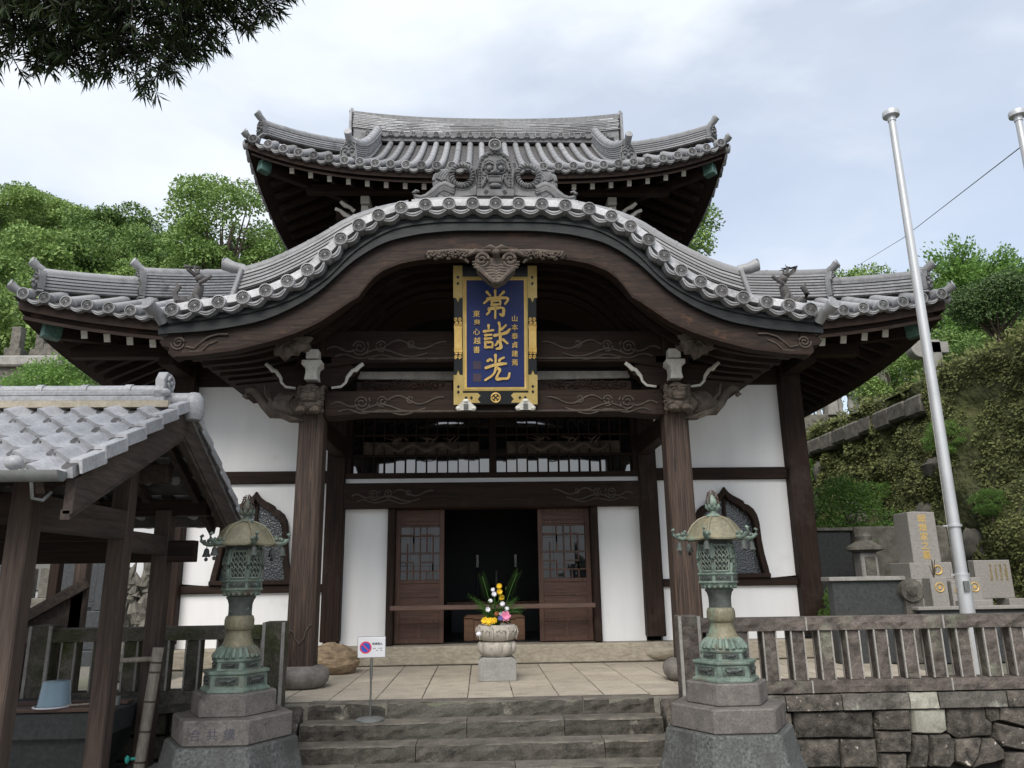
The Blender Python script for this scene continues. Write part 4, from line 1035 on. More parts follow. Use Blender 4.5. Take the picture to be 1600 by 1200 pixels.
# ---- pendant carving under the gable peak
g=MB(); yg=YK+.085
def P2(l,s): return [(s*a,yg,b) for a,b in l]
for s in (-1,1):
    for k in range(7):      # scalloped waves, narrowing to the tip
        z=4.30-.034*k; hw=(.25,.25,.235,.2,.155,.105,.05)[k]; y_=yg-.03-.008*k
        l=[]
        for j in range(7):
            t=j/6; l.append((s*hw*t,y_-.01*math.sin(math.pi*t),z-.05+.06*t*t+.012*math.sin(3*math.pi*t)))
        g.tube(l,[.024]*5+[.018,.006],6)
    g.tube(spiral((s*.15,4.325),.012,.085,.5,11,26,yg-.06,s),.017,6)
    g.tube(P2([(.04,4.44),(.12,4.43),(.22,4.44),(.3,4.4),(.33,4.35),(.29,4.31)],s),[.03,.034,.034,.028,.022,.012],7)
    for k in range(6):
        c=(s*(.33+.068*k),4.40+.016*(k%2)-.002*k)
        g.tube(spiral(c,.006,.036,k,k+8,12,yg-.03),.011,5); g.blob((c[0],yg-.03,c[1]),(.014,.02,.014),7,5)
        for a_ in range(5): g.blob((c[0]+.03*math.cos(a_*1.26),yg-.02,c[1]+.03*math.sin(a_*1.26)),(.013,.014,.013),6,4)
        g.blob((c[0]+s*.035,yg+.0,c[1]-.035),(.03,.02,.018),7,5)
    g.tube(P2([(.25,4.44),(.45,4.445),(.62,4.43),(.72,4.43),(.745,4.405),(.71,4.385)],s),[.026,.026,.024,.02,.016,.012],7)
    g.tube([(0,yg-.08,4.42),(s*.06,yg-.09,4.455),(s*.14,yg-.05,4.45)],[.034,.026,.006],6)
g.prism([(-.22,4.36),(.22,4.36),(.2,4.2),(.09,4.08),(0,4.03),(-.09,4.08),(-.2,4.2)],'y',yg-.02,yg+.04); g.blob((0,yg-.08,4.4),(.05,.04,.04),10,7)
g.v=[(a*1.0,b,4.43+(c-4.43)*1.0-.0) for a,b,c in g.v]
pg=g.build('pendant_carving','wood_carved',kara,55); pg['label']='wave and flower carving hanging from the gable peak'
# ================================================================== NAME PLAQUE
plq=thing('name_plaque','blue name plaque with gold characters and black and gold frame leaning under the porch gable','plaque',(0,8.37,2.96))
PM=T(0,8.39,2.955)@RX(R(13.2))
def xf(m,M): m.v=[tuple(M@Vector(v)) for v in m.v]; return m
PW,PH=.93,1.55
fr=xf(MB().box(-PW/2,PW/2,-.03,.05,0,PH),PM).build('frame','lacquer',plq,bevel=.008)
xf(MB().box(-.345,.345,-.045,-.03,.17,PH-.14),PM).build('gold_border','goldleaf',plq,bevel=.006)
xf(MB().box(-.365,.365,-.04,-.028,.15,PH-.12),PM).build('gold_border','gold_pale',plq,bevel=.006)
bd=xf(MB().box(-.32,.32,-.05,-.043,.195,PH-.165),PM).build('board','blue',plq)
for sx in (-1,1):
    for (z0,z1,zig) in ((0,.33,1),(PH-.36,PH,-1)):
        e=.365; x0,x1=sx*e,sx*(PW/2+.002)
        zt=z1 if zig>0 else z0; zm=zt+zig*.05
        xf(MB().prism([(x0,z0 if zig>0 else z1),(x1,z0 if zig>0 else z1),(x1,zt),((x0*.7+x1*.3),zt+zig*.0),((x0+x1)/2,zm),((x0*.3+x1*.7),zt),(x0,zt)],'y',-.036,-.03),PM).build('corner_fitting','gold_pale',plq)
    # edge fitting half way up
    m=MB().box(sx*.415-.042,sx*.415+.042,-.038,-.03,.62,.86)
    for q in (-1,1):
        for k in range(2):
            m.tube([(a,-.036,b) for a,_,b in spiral((sx*.415+(k-.5)*.045,.74+q*.16),.006,.022,0,8,12)],.009,5)
            m.tube([(a,-.036,b) for a,_,b in spiral((sx*.415+(k-.5)*.045,.74+q*.21),.005,.02,3,11,12)],.008,5)
        m.box(sx*.415-.045,sx*.415+.045,-.034,-.03,.74+q*.13-.02,.74+q*.13+.1*0+.02)
    xf(m,PM).build('side_fitting','goldleaf',plq,50)
    # bottom rail fitting and pierced marks
    xf(MB().prism([(sx*.365,.02),(sx*.17,.02),(sx*.2,.06),(sx*.17,.1),(sx*.2,.13),(sx*.365,.13)],'y',-.036,-.03),PM).build('corner_fitting','gold_pale',plq)
    for (cx,cz) in ((sx*.415,.2),(sx*.415,.14),(sx*.27,.075),(sx*.33,.075),(sx*.415,PH-.2),(sx*.415,PH-.13)):
        m=MB().prism([(cx-.018,cz),(cx,cz-.022),(cx+.018,cz),(cx,cz+.022)],'y',-.0375,-.03)
        xf(m,PM).build('pierced_mark','lacquer',plq)
    # paper-white lion-paw foot
    m=MB().prism([(sx*.33-.1,-.06),(sx*.33+.1,-.06),(sx*.33+.09,-.01),(sx*.33+.03,.045),(sx*.33,.055),(sx*.33-.03,.045),(sx*.33-.09,-.01)],'y',-.09,-.03)
    m.blob((sx*.33-.08,-.06,-.04),(.035,.04,.03)); m.blob((sx*.33+.08,-.06,-.04),(.035,.04,.03)); m.blob((sx*.33,-.07,.04),(.04,.035,.025))
    f=xf(m,PM).build('foot','white_wood',plq,50); xf(MB().box(sx*.33-.025,sx*.33+.025,-.1,-.085,-.05,.01),PM).build('foot_strap','steel_dark',f)
m=MB().tube([(a,-.036,b) for a,_,b in spiral((0,.075),.05,.05,0,2*math.pi,24)],.009,6,cap=False)
for k in range(4):
    a=k*math.pi/2; m.prism([(.01*math.cos(a),.075+.01*math.sin(a)),(.03*math.cos(a+.5),.075+.03*math.sin(a+.5)),(.04*math.cos(a),.075+.04*math.sin(a)),(.03*math.cos(a-.5),.075+.03*math.sin(a-.5))],'y',-.037,-.03)
xf(m,PM).build('round_crest','goldleaf',plq,50)
# characters: three large brush-written ones, then the small columns
def stroke(m, pts, ws, y0=-.066, y1=-.05):
    n=len(pts); P=[Vector((p[0],0,p[1])) for p in pts]
    # resample for smooth brush edges
    xs=np.arange(n); t=np.linspace(0,n-1,(n-1)*5+1)
    def cr(v):
        f=crom2(xs,v); return [f(q) for q in t]
    X=cr([p.x for p in P]); Z=cr([p.z for p in P]); Wd=cr(ws)
    k=len(t); top=[];bot=[]
    for i in range(k):
        dx=X[min(i+1,k-1)]-X[max(i-1,0)]; dz=Z[min(i+1,k-1)]-Z[max(i-1,0)]; L=math.hypot(dx,dz) or 1
        nx_,nz_=-dz/L,dx/L; w=max(.002,Wd[i])/2
        top.append((X[i]+nx_*w,Z[i]+nz_*w)); bot.append((X[i]-nx_*w,Z[i]-nz_*w))
    m.strip(top,bot,y0,y1)
    for (i,s) in ((0,-1),(k-1,1)):
        m.lathe([(max(.002,Wd[i])/2,0),(max(.002,Wd[i])/2,.0145)],10,(0,0,0)); 
        vs=m.v[-20:]; m.v[-20:]=[(X[i]+a,y1-c,Z[i]+b) for a,b,c in vs]
def crom2(xs,v):
    ms=np.gradient(np.array(v,float)) if len(v)>1 else [0]
    def f(q):
        i=min(int(q),len(v)-2); t=q-i
        return (2*t**3-3*t**2+1)*v[i]+(t**3-2*t**2+t)*ms[i]+(-2*t**3+3*t**2)*v[i+1]+(t**3-t**2)*ms[i+1]
    return f
ZK=(PH-.36)/650.      # board height per traced unit
def tp(x,y): return ((x-613)*.64/345, .195+(970-y)*(PH-.36)/650)
B=.033
q2=lambda X,Y:(420+.4667*X,440+.4667*Y)
CH={
'first character':[[(563,393),(582,414)],[(612,386),(613,424)],[(664,392),(640,416)],[(572,436),(560,448),(546,460)],[(568,434),(620,430),(674,428),(690,438),(672,464)],
 [(592,446),(593,472)],[(592,447),(640,445),(641,470)],[(592,470),(641,468)],[(574,494),(577,512),(562,528)],[(574,494),(612,491),(655,489),(663,502),(658,534),(642,528)],[(613,470),(613,500),(612,551)]],
'second character':[[q2(325,335),q2(326,372)],[q2(268,412),q2(325,405),q2(386,396)],[q2(285,462),q2(362,455)],[q2(282,508),q2(362,502)],[q2(285,552),q2(282,622)],[q2(285,556),q2(370,555),q2(372,622)],[q2(284,618),q2(374,616)],
 [q2(460,302),q2(468,345),q2(466,440)],[q2(490,385),q2(520,360),q2(548,332)],[q2(400,466),q2(480,450),q2(558,426),q2(597,384)],[q2(475,462),q2(476,560),q2(482,622),q2(428,640)],[q2(446,545),q2(432,570),q2(414,592)],[q2(512,520),q2(540,545),q2(566,568)]],
'third character':[[q2(412,722),q2(414,780),q2(412,836)],[q2(314,794),q2(345,775),q2(368,792)],[q2(462,792),q2(480,772),q2(520,754)],[q2(290,886),q2(400,850),q2(470,838),q2(548,832)],[q2(425,868),q2(385,970),q2(280,1046)],[q2(422,884),q2(468,916),q2(438,980),q2(432,1030),q2(500,1028),q2(572,1020),q2(592,958)]]}
for nm,ss in CH.items():
    m=MB()
    for s in ss:
        p=[tp(*q) for q in s]; n=len(p)
        if n==2: p=[p[0],((p[0][0]+p[1][0])/2,(p[0][1]+p[1][1])/2),p[1]]; n=3
        w=[B*(.92+.25*math.sin(2.3*i+len(s))) for i in range(n)]; w[0]=B*1.0; w[-1]=B*.72
        stroke(m,p,w)
    o=xf(m,PM).build('character','goldleaf',plq,40); o['label']='large gold '+nm
def glyph(ch,M,mt,name,parent,size=.06,ext=.004,off=0.):
    cu=bpy.data.curves.new('glyph','FONT'); cu.body=ch; cu.size=size; cu.extrude=ext; cu.offset=off; cu.align_x='CENTER'; cu.resolution_u=2
    o=bpy.data.objects.new('glyph',cu); COL.objects.link(o)
    dg=bpy.context.evaluated_depsgraph_get(); me=bpy.data.meshes.new_from_object(o.evaluated_get(dg)); bpy.data.objects.remove(o)
    me.transform(M@RX(R(90))); me.materials.clear(); me.materials.append(MATS[mt])
    q=bpy.data.objects.new(name,me); link(q,parent); return q
for i,ch in enumerate('山本泰貞建焉'): glyph(ch,PM@T(.215,-.053,.93-.098*i),'goldleaf','small_character',plq,.075,off=.0006)
for i,ch in enumerate('東皐心越書'): glyph(ch,PM@T(-.21+.006*(i%2),-.053,.98-.1*i),'goldleaf','small_character',plq,.08,off=.0004)
for z in (.44,.30):
    m=MB().box(-.25,-.16,-.053,-.05,z-.045,z+.045); xf(m,PM).build('seal','blue_line',plq)
m=MB().box(.18,.245,-.052,-.05,1.1,1.33); xf(m,PM).build('seal','blue_line',plq); xf(MB().box(.185,.24,-.0535,-.05,1.105,1.325),PM).build('seal_ground','blue',plq)
# ================================================================== SITE: ground, terrace, steps, fences
GZ=-.62
kind(MB().box(-220,220,-60,260,GZ-.2,GZ).build('ground','ground'),'structure')
terr=MB().box(-7.2,7.3,7.44,32,GZ+.01,-.012).build('terrace','gravel'); kind(terr,'structure')
kind(MB().box(-40,-7.2,9.5,40,GZ+.01,-.05).build('cemetery_ground','gravel'),'structure')
jb=MB().box(-3.7,4.7,7.6,10.49,-.012,-.006).build('paving_bed','paving_joint',terr)
slab=MB().box(-.5,.5,-.5,.5,-.01,.0,bev=.0).mesh('paving_slab','paving')
rr=random.Random(3); cw=.425
for c in range(20):
    x=-3.7+cw*c; y=7.61+(0 if c%2 else -.0)
    first=True
    while y<10.47:
        L=rr.choice((.36,.42,.5,.6)) if not first else rr.uniform(.2,.45); first=False
        y1=min(y+L,10.47)
        if 10.47-y1<.15: y1=10.47
        inst('paving_slab',slab,terr,T(x+cw/2,(y+y1)/2,rr.uniform(-.001,.002))@SCL(cw-rr.uniform(.006,.016),y1-y-rr.uniform(.005,.012),1)); y=y1
# steps
steps=thing('stone_steps','weathered dark stone steps between the two lantern pedestals','steps',(-.17,7.0,GZ))
def rough_box(x0,x1,y0,y1,z0,z1,rs,amt=.006,nx=6,nz=2):
    """block with a slightly uneven front and top arris"""
    m=MB(); P={}
    vs=[];idx={}
    def V(i,j,k):
        key=(i,j,k)
        if key not in idx:
            x=x0+(x1-x0)*i/nx; y=y0+(y1-y0)*j; z=z0+(z1-z0)*k/nz
            if j==0: y+=rs.uniform(-amt,amt)
            if k==nz: z-=rs.uniform(0,amt) if j==0 else 0
            if k==nz and j==0: y+=amt
            idx[key]=len(vs); vs.append((x,y,z))
        return idx[key]
    fs=[]
    for i in range(nx):
        for k in range(nz):
            fs.append((V(i,0,k),V(i+1,0,k),V(i+1,0,k+1),V(i,0,k+1))); fs.append((V(i,1,k),V(i,1,k+1),V(i+1,1,k+1),V(i+1,1,k)))
        fs.append((V(i,0,nz),V(i+1,0,nz),V(i+1,1,nz),V(i,1,nz))); fs.append((V(i,0,0),V(i,1,0),V(i+1,1,0),V(i+1,0,0)))
    for k in range(nz):
        fs.append((V(0,0,k),V(0,0,k+1),V(0,1,k+1),V(0,1,k))); fs.append((V(nx,0,k),V(nx,1,k),V(nx,1,k+1),V(nx,0,k+1)))
    return m.add(vs,fs)
rs=random.Random(11)
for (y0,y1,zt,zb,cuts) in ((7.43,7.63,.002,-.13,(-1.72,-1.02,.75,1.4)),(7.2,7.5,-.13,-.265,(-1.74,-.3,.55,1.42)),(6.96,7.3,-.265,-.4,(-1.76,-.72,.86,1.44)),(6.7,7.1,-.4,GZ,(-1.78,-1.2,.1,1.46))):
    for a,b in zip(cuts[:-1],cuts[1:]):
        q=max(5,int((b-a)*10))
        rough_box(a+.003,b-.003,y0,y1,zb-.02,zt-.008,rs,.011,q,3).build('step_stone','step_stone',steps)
        rough_box(a+.003,b-.003,y0+.012,y1,zt-.02,zt,rs,.007,q,1).build('skylit_tread','skylit_stone',steps)  # thin pale top slab stands in for skylight falling on the tread
for (xa,xb) in ((-1.98,-1.76),(1.45,1.66)):
    MB().prism([(7.62,-.02),(7.4,-.02),(6.75,-.4),(6.55,GZ),(7.62,GZ)],'x',xa,xb).build('cheek_stone','wall_stone',steps,bevel=.02)
# fences
def fence(name,label,x0,x1,sgn,y,mt,posts,pitch,joints,grp=None):
    f=thing(name,label,'fence',((x0+x1)/2,y,0),grp)
    rs=random.Random(int(abs(x0)*100))
    for xp in posts:
        rough_box(xp-.09,xp+.09,y-.1,y+.09,-.03,.72,rs,.008,3,6).build('end_post',mt,f,bevel=.004)
        for e in (-.085,.085): MB().box(xp+e-.013,xp+e+.013,y-.108,y-.085,-.02,.715).build('dressed_edge','fence_edge',f)
    js=[x0]+joints+[x1]
    for a,b in zip(js[:-1],js[1:]):
        rough_box(a+.004,b-.004,y-.08,y+.08,.575,.69,rs,.012,max(4,int((b-a)*10)),2).build('top_rail',mt,f)
        rough_box(a+.004,b-.004,y-.085,y+.085,.05,.155,rs,.008,max(4,int((b-a)*8)),2).build('bottom_rail',mt,f)
        for q in ((b,) if b<x1 else ()): MB().box(q-.0065,q+.0065,y-.094,y-.07,.575,.688).build('dressed_edge','fence_edge',f); MB().box(q-.0065,q+.0065,y-.098,y-.075,.05,.153).build('dressed_edge','fence_edge',f)
    x=x0+.12
    while x<x1-.06:
        if all(abs(x-p)>.17 for p in posts):
            rough_box(x-.062,x+.062,y-.062,y+.062,.155,.575,rs,.009,2,6).build('baluster',mt,f)
            for e in (-.058,.058): MB().box(x+e-.006,x+e+.006,y-.07,y-.05,.156,.574).build('dressed_edge','fence_edge',f)
            MB().box(x-.066,x-.05,y+.045,y+.066,.156,.574).build('dressed_edge','fence_edge',f)
        x+=pitch
    return f
fence('stone_fence','brownish chiselled stone fence on the retaining wall beside the flagpole',1.78,7.2,1,7.2,'fence_stone',[1.68],.253,[2.74,4.0,5.3,6.5])
fence('stone_fence','mossy stone fence on the terrace edge behind the water pavilion',-6.9,-2.12,-1,7.36,'moss_stone',[-2.02,-4.05],.27,[-5.6,-4.3,-3.1])
# retaining walls
ST=[[(2.538,-.095),(3.257,-.11),(3.243,-.323),(2.529,-.314)],[(2.528,-.321),(2.93,-.327),(2.917,-.552),(2.511,-.549)],[(2.937,-.329),(3.248,-.334),(3.245,-.565),(2.923,-.558)],[(3.266,-.097),(3.581,-.097),(3.578,-.266),(3.255,-.259)],[(3.26,-.269),(3.577,-.272),(3.545,-.445),(3.255,-.439)],[(3.262,-.445),(3.502,-.451),(3.481,-.647),(3.238,-.641)],[(3.589,-.097),(3.906,-.097),(3.891,-.279),(3.837,-.304),(3.582,-.292)],[(3.92,-.097),(4.266,-.104),(4.266,-.189),(4.317,-.229),(4.292,-.333),(3.974,-.345),(3.903,-.299)],[(4.277,-.1),(4.391,-.097),(4.372,-.204),(4.297,-.222),(4.269,-.176)],[(4.401,-.097),(4.696,-.099),(4.662,-.282),(4.387,-.205)],[(4.34,-.223),(4.66,-.295),(4.628,-.463),(4.35,-.412),(4.307,-.346)],[(3.587,-.305),(3.715,-.308),(3.705,-.423),(3.661,-.575),(3.499,-.571),(3.543,-.458)],[(3.729,-.308),(3.908,-.309),(3.942,-.364),(3.909,-.53),(3.851,-.579),(3.698,-.563)],[(3.952,-.351),(4.19,-.344),(4.137,-.484),(4.049,-.584),(3.93,-.53)],[(4.203,-.35),(4.297,-.346),(4.374,-.438),(4.375,-.515),(4.139,-.56),(4.071,-.584),(4.144,-.484)],[(4.39,-.47),(4.627,-.469),(4.589,-.62),(4.352,-.62)]]
def stone(poly,y,rs,parent,mt='wall_stone',dep=.2):
    """pillow-faced wall stone: outline, an inset proud ring and a proud uneven face"""
    n=len(poly); 
    # subdivide the outline so that the edge is not ruler straight
    pts=[]
    for i in range(n):
        a,b=poly[i],poly[(i+1)%n]; L=math.hypot(b[0]-a[0],b[1]-a[1]); k=max(1,int(L/.12))
        for j in range(k):
            t=j/k; q=rs.uniform(-.006,.006) if j else 0
            pts.append((a[0]+(b[0]-a[0])*t+q,a[1]+(b[1]-a[1])*t+q))
    cx=sum(p[0] for p in pts)/len(pts); cz=sum(p[1] for p in pts)/len(pts); n=len(pts); m=MB(); vs=[]
    pr=rs.uniform(.0,.035)
    for (f,yy,j) in ((.985,dep,0),(.985,0,.0),(.965,-.018-pr*.5,.004),(.85,-.032-pr,.01),(.45,-.036-pr,.014)):
        for p in pts: vs.append((cx+(p[0]-cx)*f,y+yy+rs.uniform(-j,j),cz+(p[1]-cz)*f))
    vs.append((cx,y-.038-pr,cz)); fs=[]
    for r in range(4):
        for i in range(n): j=(i+1)%n; fs.append((r*n+i,r*n+j,(r+1)*n+j,(r+1)*n+i))
    fs+=[(4*n+i,4*n+(i+1)%n,5*n) for i in range(n)]
    return m.add(vs,fs).build('stone',mt,parent,45)
rw=thing('retaining_wall','rough retaining wall of fitted lichened stones under the right-hand stone fence'.replace('right-hand ','brownish '),'wall',(4.4,7.2,GZ))
MB().box(1.66,7.3,7.2,7.42,GZ,-.02).build('wall_core','dark_joint',rw)
rs=random.Random(21)
for i,p in enumerate(ST): stone(p,7.14,rs,rw,'wall_stone_light' if i==6 else 'wall_stone')
for (a,b) in ((2.0,2.3),(2.31,2.52)):
    stone([(a,-.1),(b,-.1),(b,-.33),(a,-.33)],7.14,rs,rw); stone([(a-.05,-.34),(b-.02,-.34),(b-.03,-.6),(a-.05,-.6)],7.14,rs,rw)
x=4.72
while x<7.1:
    w=rs.uniform(.3,.5); z=-.1; 
    for zz in (-.1,-.28,-.46):
        o=rs.uniform(-.04,.04); stone([(x,zz),(x+w-.012,zz+o*.2),(x+w-.02,zz-.17),(x+.01,zz-.17+o*.2)],7.14,rs,rw)
    x+=w
for (a,b,mt) in ((1.75,2.47,'cap_stone'),(2.48,2.97,'wall_stone'),(2.98,3.57,'cap_stone'),(3.58,3.83,'wall_stone_light'),(3.84,4.45,'cap_stone'),(4.46,5.1,'wall_stone'),(5.11,6.0,'cap_stone'),(6.01,7.25,'cap_stone')):
    rough_box(a,b,7.07,7.46,-.088,.04,rs,.008,6).build('cap_stone',mt,rw)
lw=thing('retaining_wall','dark damp mossy retaining wall under the mossy stone fence','wall',(-4.4,7.4,GZ))
MB().box(-7.2,-1.99,7.42,7.43,GZ,-.02).build('wall_core','dark_joint',lw)
x=-7.0
while x<-2.0:
    w=rs.uniform(.35,.6)
    for zz in (-.02,-.22,-.42):
        stone([(x,zz),(min(x+w,-2.0)-.012,zz),(min(x+w,-2.0)-.02,zz-.19),(x+.01,zz-.19)],7.36,rs,lw,'moss_stone',.1)
    x+=w
rough_box(-7.2,-1.99,7.24,7.46,-.02,.05,rs,.008,30).build('cap_stone','moss_stone',lw)
# boulder by the porch post
from mathutils import noise as _nz
m=MB().blob((-1.93,9.85,.15),(.33,.25,.185),44,30)
def _bd(v):
    d=Vector(v)-Vector((-1.93,9.85,.15)); k=1+.16*_nz.noise(d*5)+.09*_nz.noise(Vector((d.x*4,d.y*4,d.z*26)))+.03*_nz.noise(d*22)
    if d.x<0: k*=1.08
    return tuple(Vector((-1.93,9.85,.15))+Vector((d.x*k,d.y*k,max(-.155,d.z*k))))
m.v=[_bd(v) for v in m.v]
m.v=[(a,b,max(.0,c) if c>.03 else .0+.0*c) if False else (a,b,c) for a,b,c in m.v]
bo=m.build('boulder','boulder',None,70); tag(bo,'tan layered boulder lying behind the porch post','boulder')
# flagpoles
def flagpole(x,y,h,label):
    f=thing('flagpole',label,'flagpole',(x,y,0),'metal flagpoles on the terrace')
    MB().lathe([(.078,0),(.076,1.0),(.074,1.05)],20,(x,y,0)).build('sleeve','steel',f,50)
    MB().lathe([(.062,1.0),(.06,3),(.05,5),(.042,h)],20,(x,y,0)).build('pole','steel',f,50)
    MB().lathe([(.05,h-.06),(.05,h),(.1,h+.01),(.105,h+.05),(.1,h+.075),(.02,h+.08)],20,(x,y,0)).build('cap','steel',f,50)
    for z in (1.02,1.55): MB().lathe([(.06,z),(.078,z+.005),(.078,z+.03),(.06,z+.035)],20,(x,y,0),cap=False).box(x-.13,x-.08,y-.012,y+.012,z+.008,z+.024).build('band','steel',f,50)
    MB().box(x-.05,x+.01,y-.095,y-.078,.86,.97).build('cleat','steel_dark',f)
    MB().tube([(x-.11,y-.05,.9),(x-.11,y-.05,1.56),(x-.06,y-.05,h-.1)],.004,4).build('halyard','fence_edge',f)
    return f
flagpole(5.1,8.5,6.72,'tall silver flagpole rising behind the stone fence')
flagpole(6.77,8.5,6.74,'second silver flagpole, farther from the hall than its twin')
ow=MB().tube([(25.5,49,21.4),(22.62,42,19.1),(16.9,28,14.2),(11.15,14,9.68),(9.16,10,8.07),(7.4,6.6,6.75)],.012,5).build('overhead_wire','wire')
tag(ow,'thin dark wire stretched across the sky behind the flagpoles','wire')
# ================================================================== LANTERNS, URN, SIGN
for k,(lx,lab) in enumerate(((-2.07,'with carved characters on its middle slab, beside the water pavilion'),(1.76,'with dark drip stains, at the foot of the retaining wall'))):
    ly=6.4
    pd=thing('lantern_pedestal','tiered hexagonal stone pedestal '+lab,'pedestal',(lx,ly,GZ))
    MB().lathe([(.72,GZ),(.69,-.55),(.6,-.42),(.545,-.28),(.515,-.15),(.505,-.09),(.5,-.07)],6,(lx,ly,0)).build('flared_base','ped_granite',pd,bevel=.012)
    MB().lathe([(.455,-.07),(.455,.105)],6,(lx,ly,0)).build('middle_slab','ped_stone',pd,bevel=.012)
    MB().lathe([(.325,.105),(.322,.265)],6,(lx,ly,0)).build('top_slab','ped_stone',pd,bevel=.01)
    if k==0:
        for i,ch in enumerate('合共講'): glyph(ch,T(lx-.14+.12*i,ly-.395,-.02),'sign_ink','carved_character',pd,.085,.001)
def lantern(x,y,label):
    z0=.265
    L=thing('bronze_lantern',label,'lantern',(x,y,z0),'pair of bronze lanterns on pedestals')
    c=(x,y,z0)
    MB().lathe([(.31,0),(.31,.02),(.285,.03),(.28,.125),(.3,.13),(.3,.15),(.26,.155)],6,c).build('lower_tier','bronze',L,bevel=.004)
    MB().lathe([(.225,.15),(.22,.16),(.21,.21),(.225,.215),(.225,.235),(.19,.24)],6,c).build('upper_tier','bronze',L,bevel=.004)
    rr=random.Random(2)
    for i in range(6):     # relief panels with beasts
        a=R(30+60*i); d=Vector((math.cos(a),math.sin(a),0)); t=Vector((-d.y,d.x,0))
        for (r_,zc,w,h) in ((.28*.866,.08,.1,.03),(.215*.866,.187,.075,.018)):
            m=MB(); ce=Vector(c)+d*(r_+.002)+Vector((0,0,zc))
            Mx=Matrix((t,d,Vector((0,0,1)))).transposed()
            q=MB().box(-w,w,-.004,.006,-h,h); q.v=[tuple(ce+Mx@Vector(v)) for v in q.v]; q.build('panel_recess','bronze_dark',L)
            b=MB(); s=h/.03
            b.tube([(-.06*s,.01,.0),(-.02*s,.014,.006*s),(.03*s,.014,.004*s),(.055*s,.012,.012*s)],[.012*s,.015*s,.014*s,.011*s],6); b.blob((.065*s,.014,.014*s),(.014*s,.012,.013*s),7,5)
            for xx in (-.045,-.02,.025,.045): b.tube([(xx*s,.012,-.005*s),((xx+.008)*s,.014,-.026*s)],[.007*s,.005*s],5)
            b.tube([(-.06*s,.012,.004*s),(-.078*s,.012,.02*s),(-.065*s,.012,.026*s)],.006*s,5)
            for g_ in range(5): b.blob((rr.uniform(-.07,.07)*s,.008,rr.uniform(-.02,.022)*s),(.01*s,.008,.008*s),6,4)
            b.v=[tuple(ce+Mx@Vector(v)) for v in b.v]; b.build('beast_relief','bronze_dark',L,50)
    m=MB().lathe([(.185,.238),(.178,.26),(.155,.29),(.135,.31),(.13,.315)],24,c)
    for i in range(22):
        a=2*math.pi*i/22; d=Vector((math.cos(a),math.sin(a),0)); p=Vector(c)
        m.tube([p+d*.128+Vector((0,0,.316)),p+d*.158+Vector((0,0,.295)),p+d*.188+Vector((0,0,.255)),p+d*.2+Vector((0,0,.24))],[.013,.018,.022,.016],6)
    m.build('lotus_collar','bronze',L,50)
    MB().lathe([(.128,.31),(.112,.345),(.096,.39),(.09,.43),(.095,.44)],24,c).build('lower_shaft','bronze_brown',L,50)
    MB().lathe([(.094,.435),(.105,.445),(.112,.47),(.112,.515),(.104,.54),(.092,.548)],24,c).build('shaft_ring','bronze_brown',L,50)
    MB().lathe([(.09,.545),(.088,.58),(.09,.63),(.1,.665),(.112,.68),(.114,.69)],24,c).build('upper_shaft','bronze_dark',L,50)
    m=MB().lathe([(.11,.688),(.13,.7),(.155,.72),(.16,.735)],24,c)
    for i in range(18):
        a=2*math.pi*i/18; d=Vector((math.cos(a),math.sin(a),0)); m.blob(Vector(c)+d*.142+Vector((0,0,.712)),(.02,.02,.017),6,5)
    m.build('bowl','bronze',L,50)
    MB().lathe([(.165,.733),(.185,.738),(.185,.75),(.175,.754),(.175,.8),(.187,.804),(.187,.818),(.15,.822)],6,c).build('platform','bronze',L,bevel=.003)
    for i in range(6):
        a=R(30+60*i); d=Vector((math.cos(a),math.sin(a),0)); t=Vector((-d.y,d.x,0)); Mx=Matrix((t,d,Vector((0,0,1)))).transposed(); ce=Vector(c)+d*(.175*.866+.001)+Vector((0,0,.777))
        q=MB().box(-.07,.07,-.004,.004,-.018,.018)
        for g_ in range(9): q.blob((-.055+.0138*g_,.006,.006*math.sin(g_*2.)),(.008,.006,.009),6,4)
        q.v=[tuple(ce+Mx@Vector(v)) for v in q.v]; q.build('flower_band','bronze_dark',L,50)
    # fire box: barrel of six pierced panels
    def fr_(z): return .148+.02*math.sin(math.pi*(z-.822)/.22)
    MB().lathe([(fr_(z)*.86,z) for z in np.linspace(.822,1.045,7)],12,c).build('fire_box_lining','bronze_dark',L,50)
    for i in range(6):
        a=R(60*i); d=Vector((math.cos(a),math.sin(a),0))
        MB().tube([Vector(c)+d*(fr_(z)+.006)+Vector((0,0,z)) for z in np.linspace(.82,1.05,7)],.014,6).build('fire_box_post','bronze',L,50)
        a2=R(60*i+30); q=MB()
        def pp(u,z): b=a2+u; return Vector(c)+Vector((math.cos(b),math.sin(b),0))*(fr_(z)*.955)+Vector((0,0,z))
        for r_ in range(5):
            for s_ in range(4):
                u0=-.36+.24*s_; z_=.85+.042*r_
                q.tube([pp(u0+.1*math.cos(w_),z_+.02*math.sin(w_)) for w_ in np.linspace(0,2*math.pi*.85,9)],.0048,4)
        for u0 in (-.42,.42): q.tube([pp(u0,z) for z in np.linspace(.83,1.04,6)],.008,5)
        for z_ in (.832,1.038): q.tube([pp(u,z_) for u in np.linspace(-.42,.42,6)],.008,5)
        q.build('pierced_panel','bronze_pale',L,50)
    MB().lathe([(.15,1.045),(.16,1.05),(.15,1.07),(.18,1.085),(.2,1.088)],12,c).build('eave_brackets','bronze_dark',L)
    # six-ribbed domed roof
    V=[];F=[]; prof=[(.255,1.078),(.256,1.09),(.24,1.105),(.215,1.15),(.18,1.2),(.13,1.242),(.08,1.262),(.05,1.268)]
    n=36
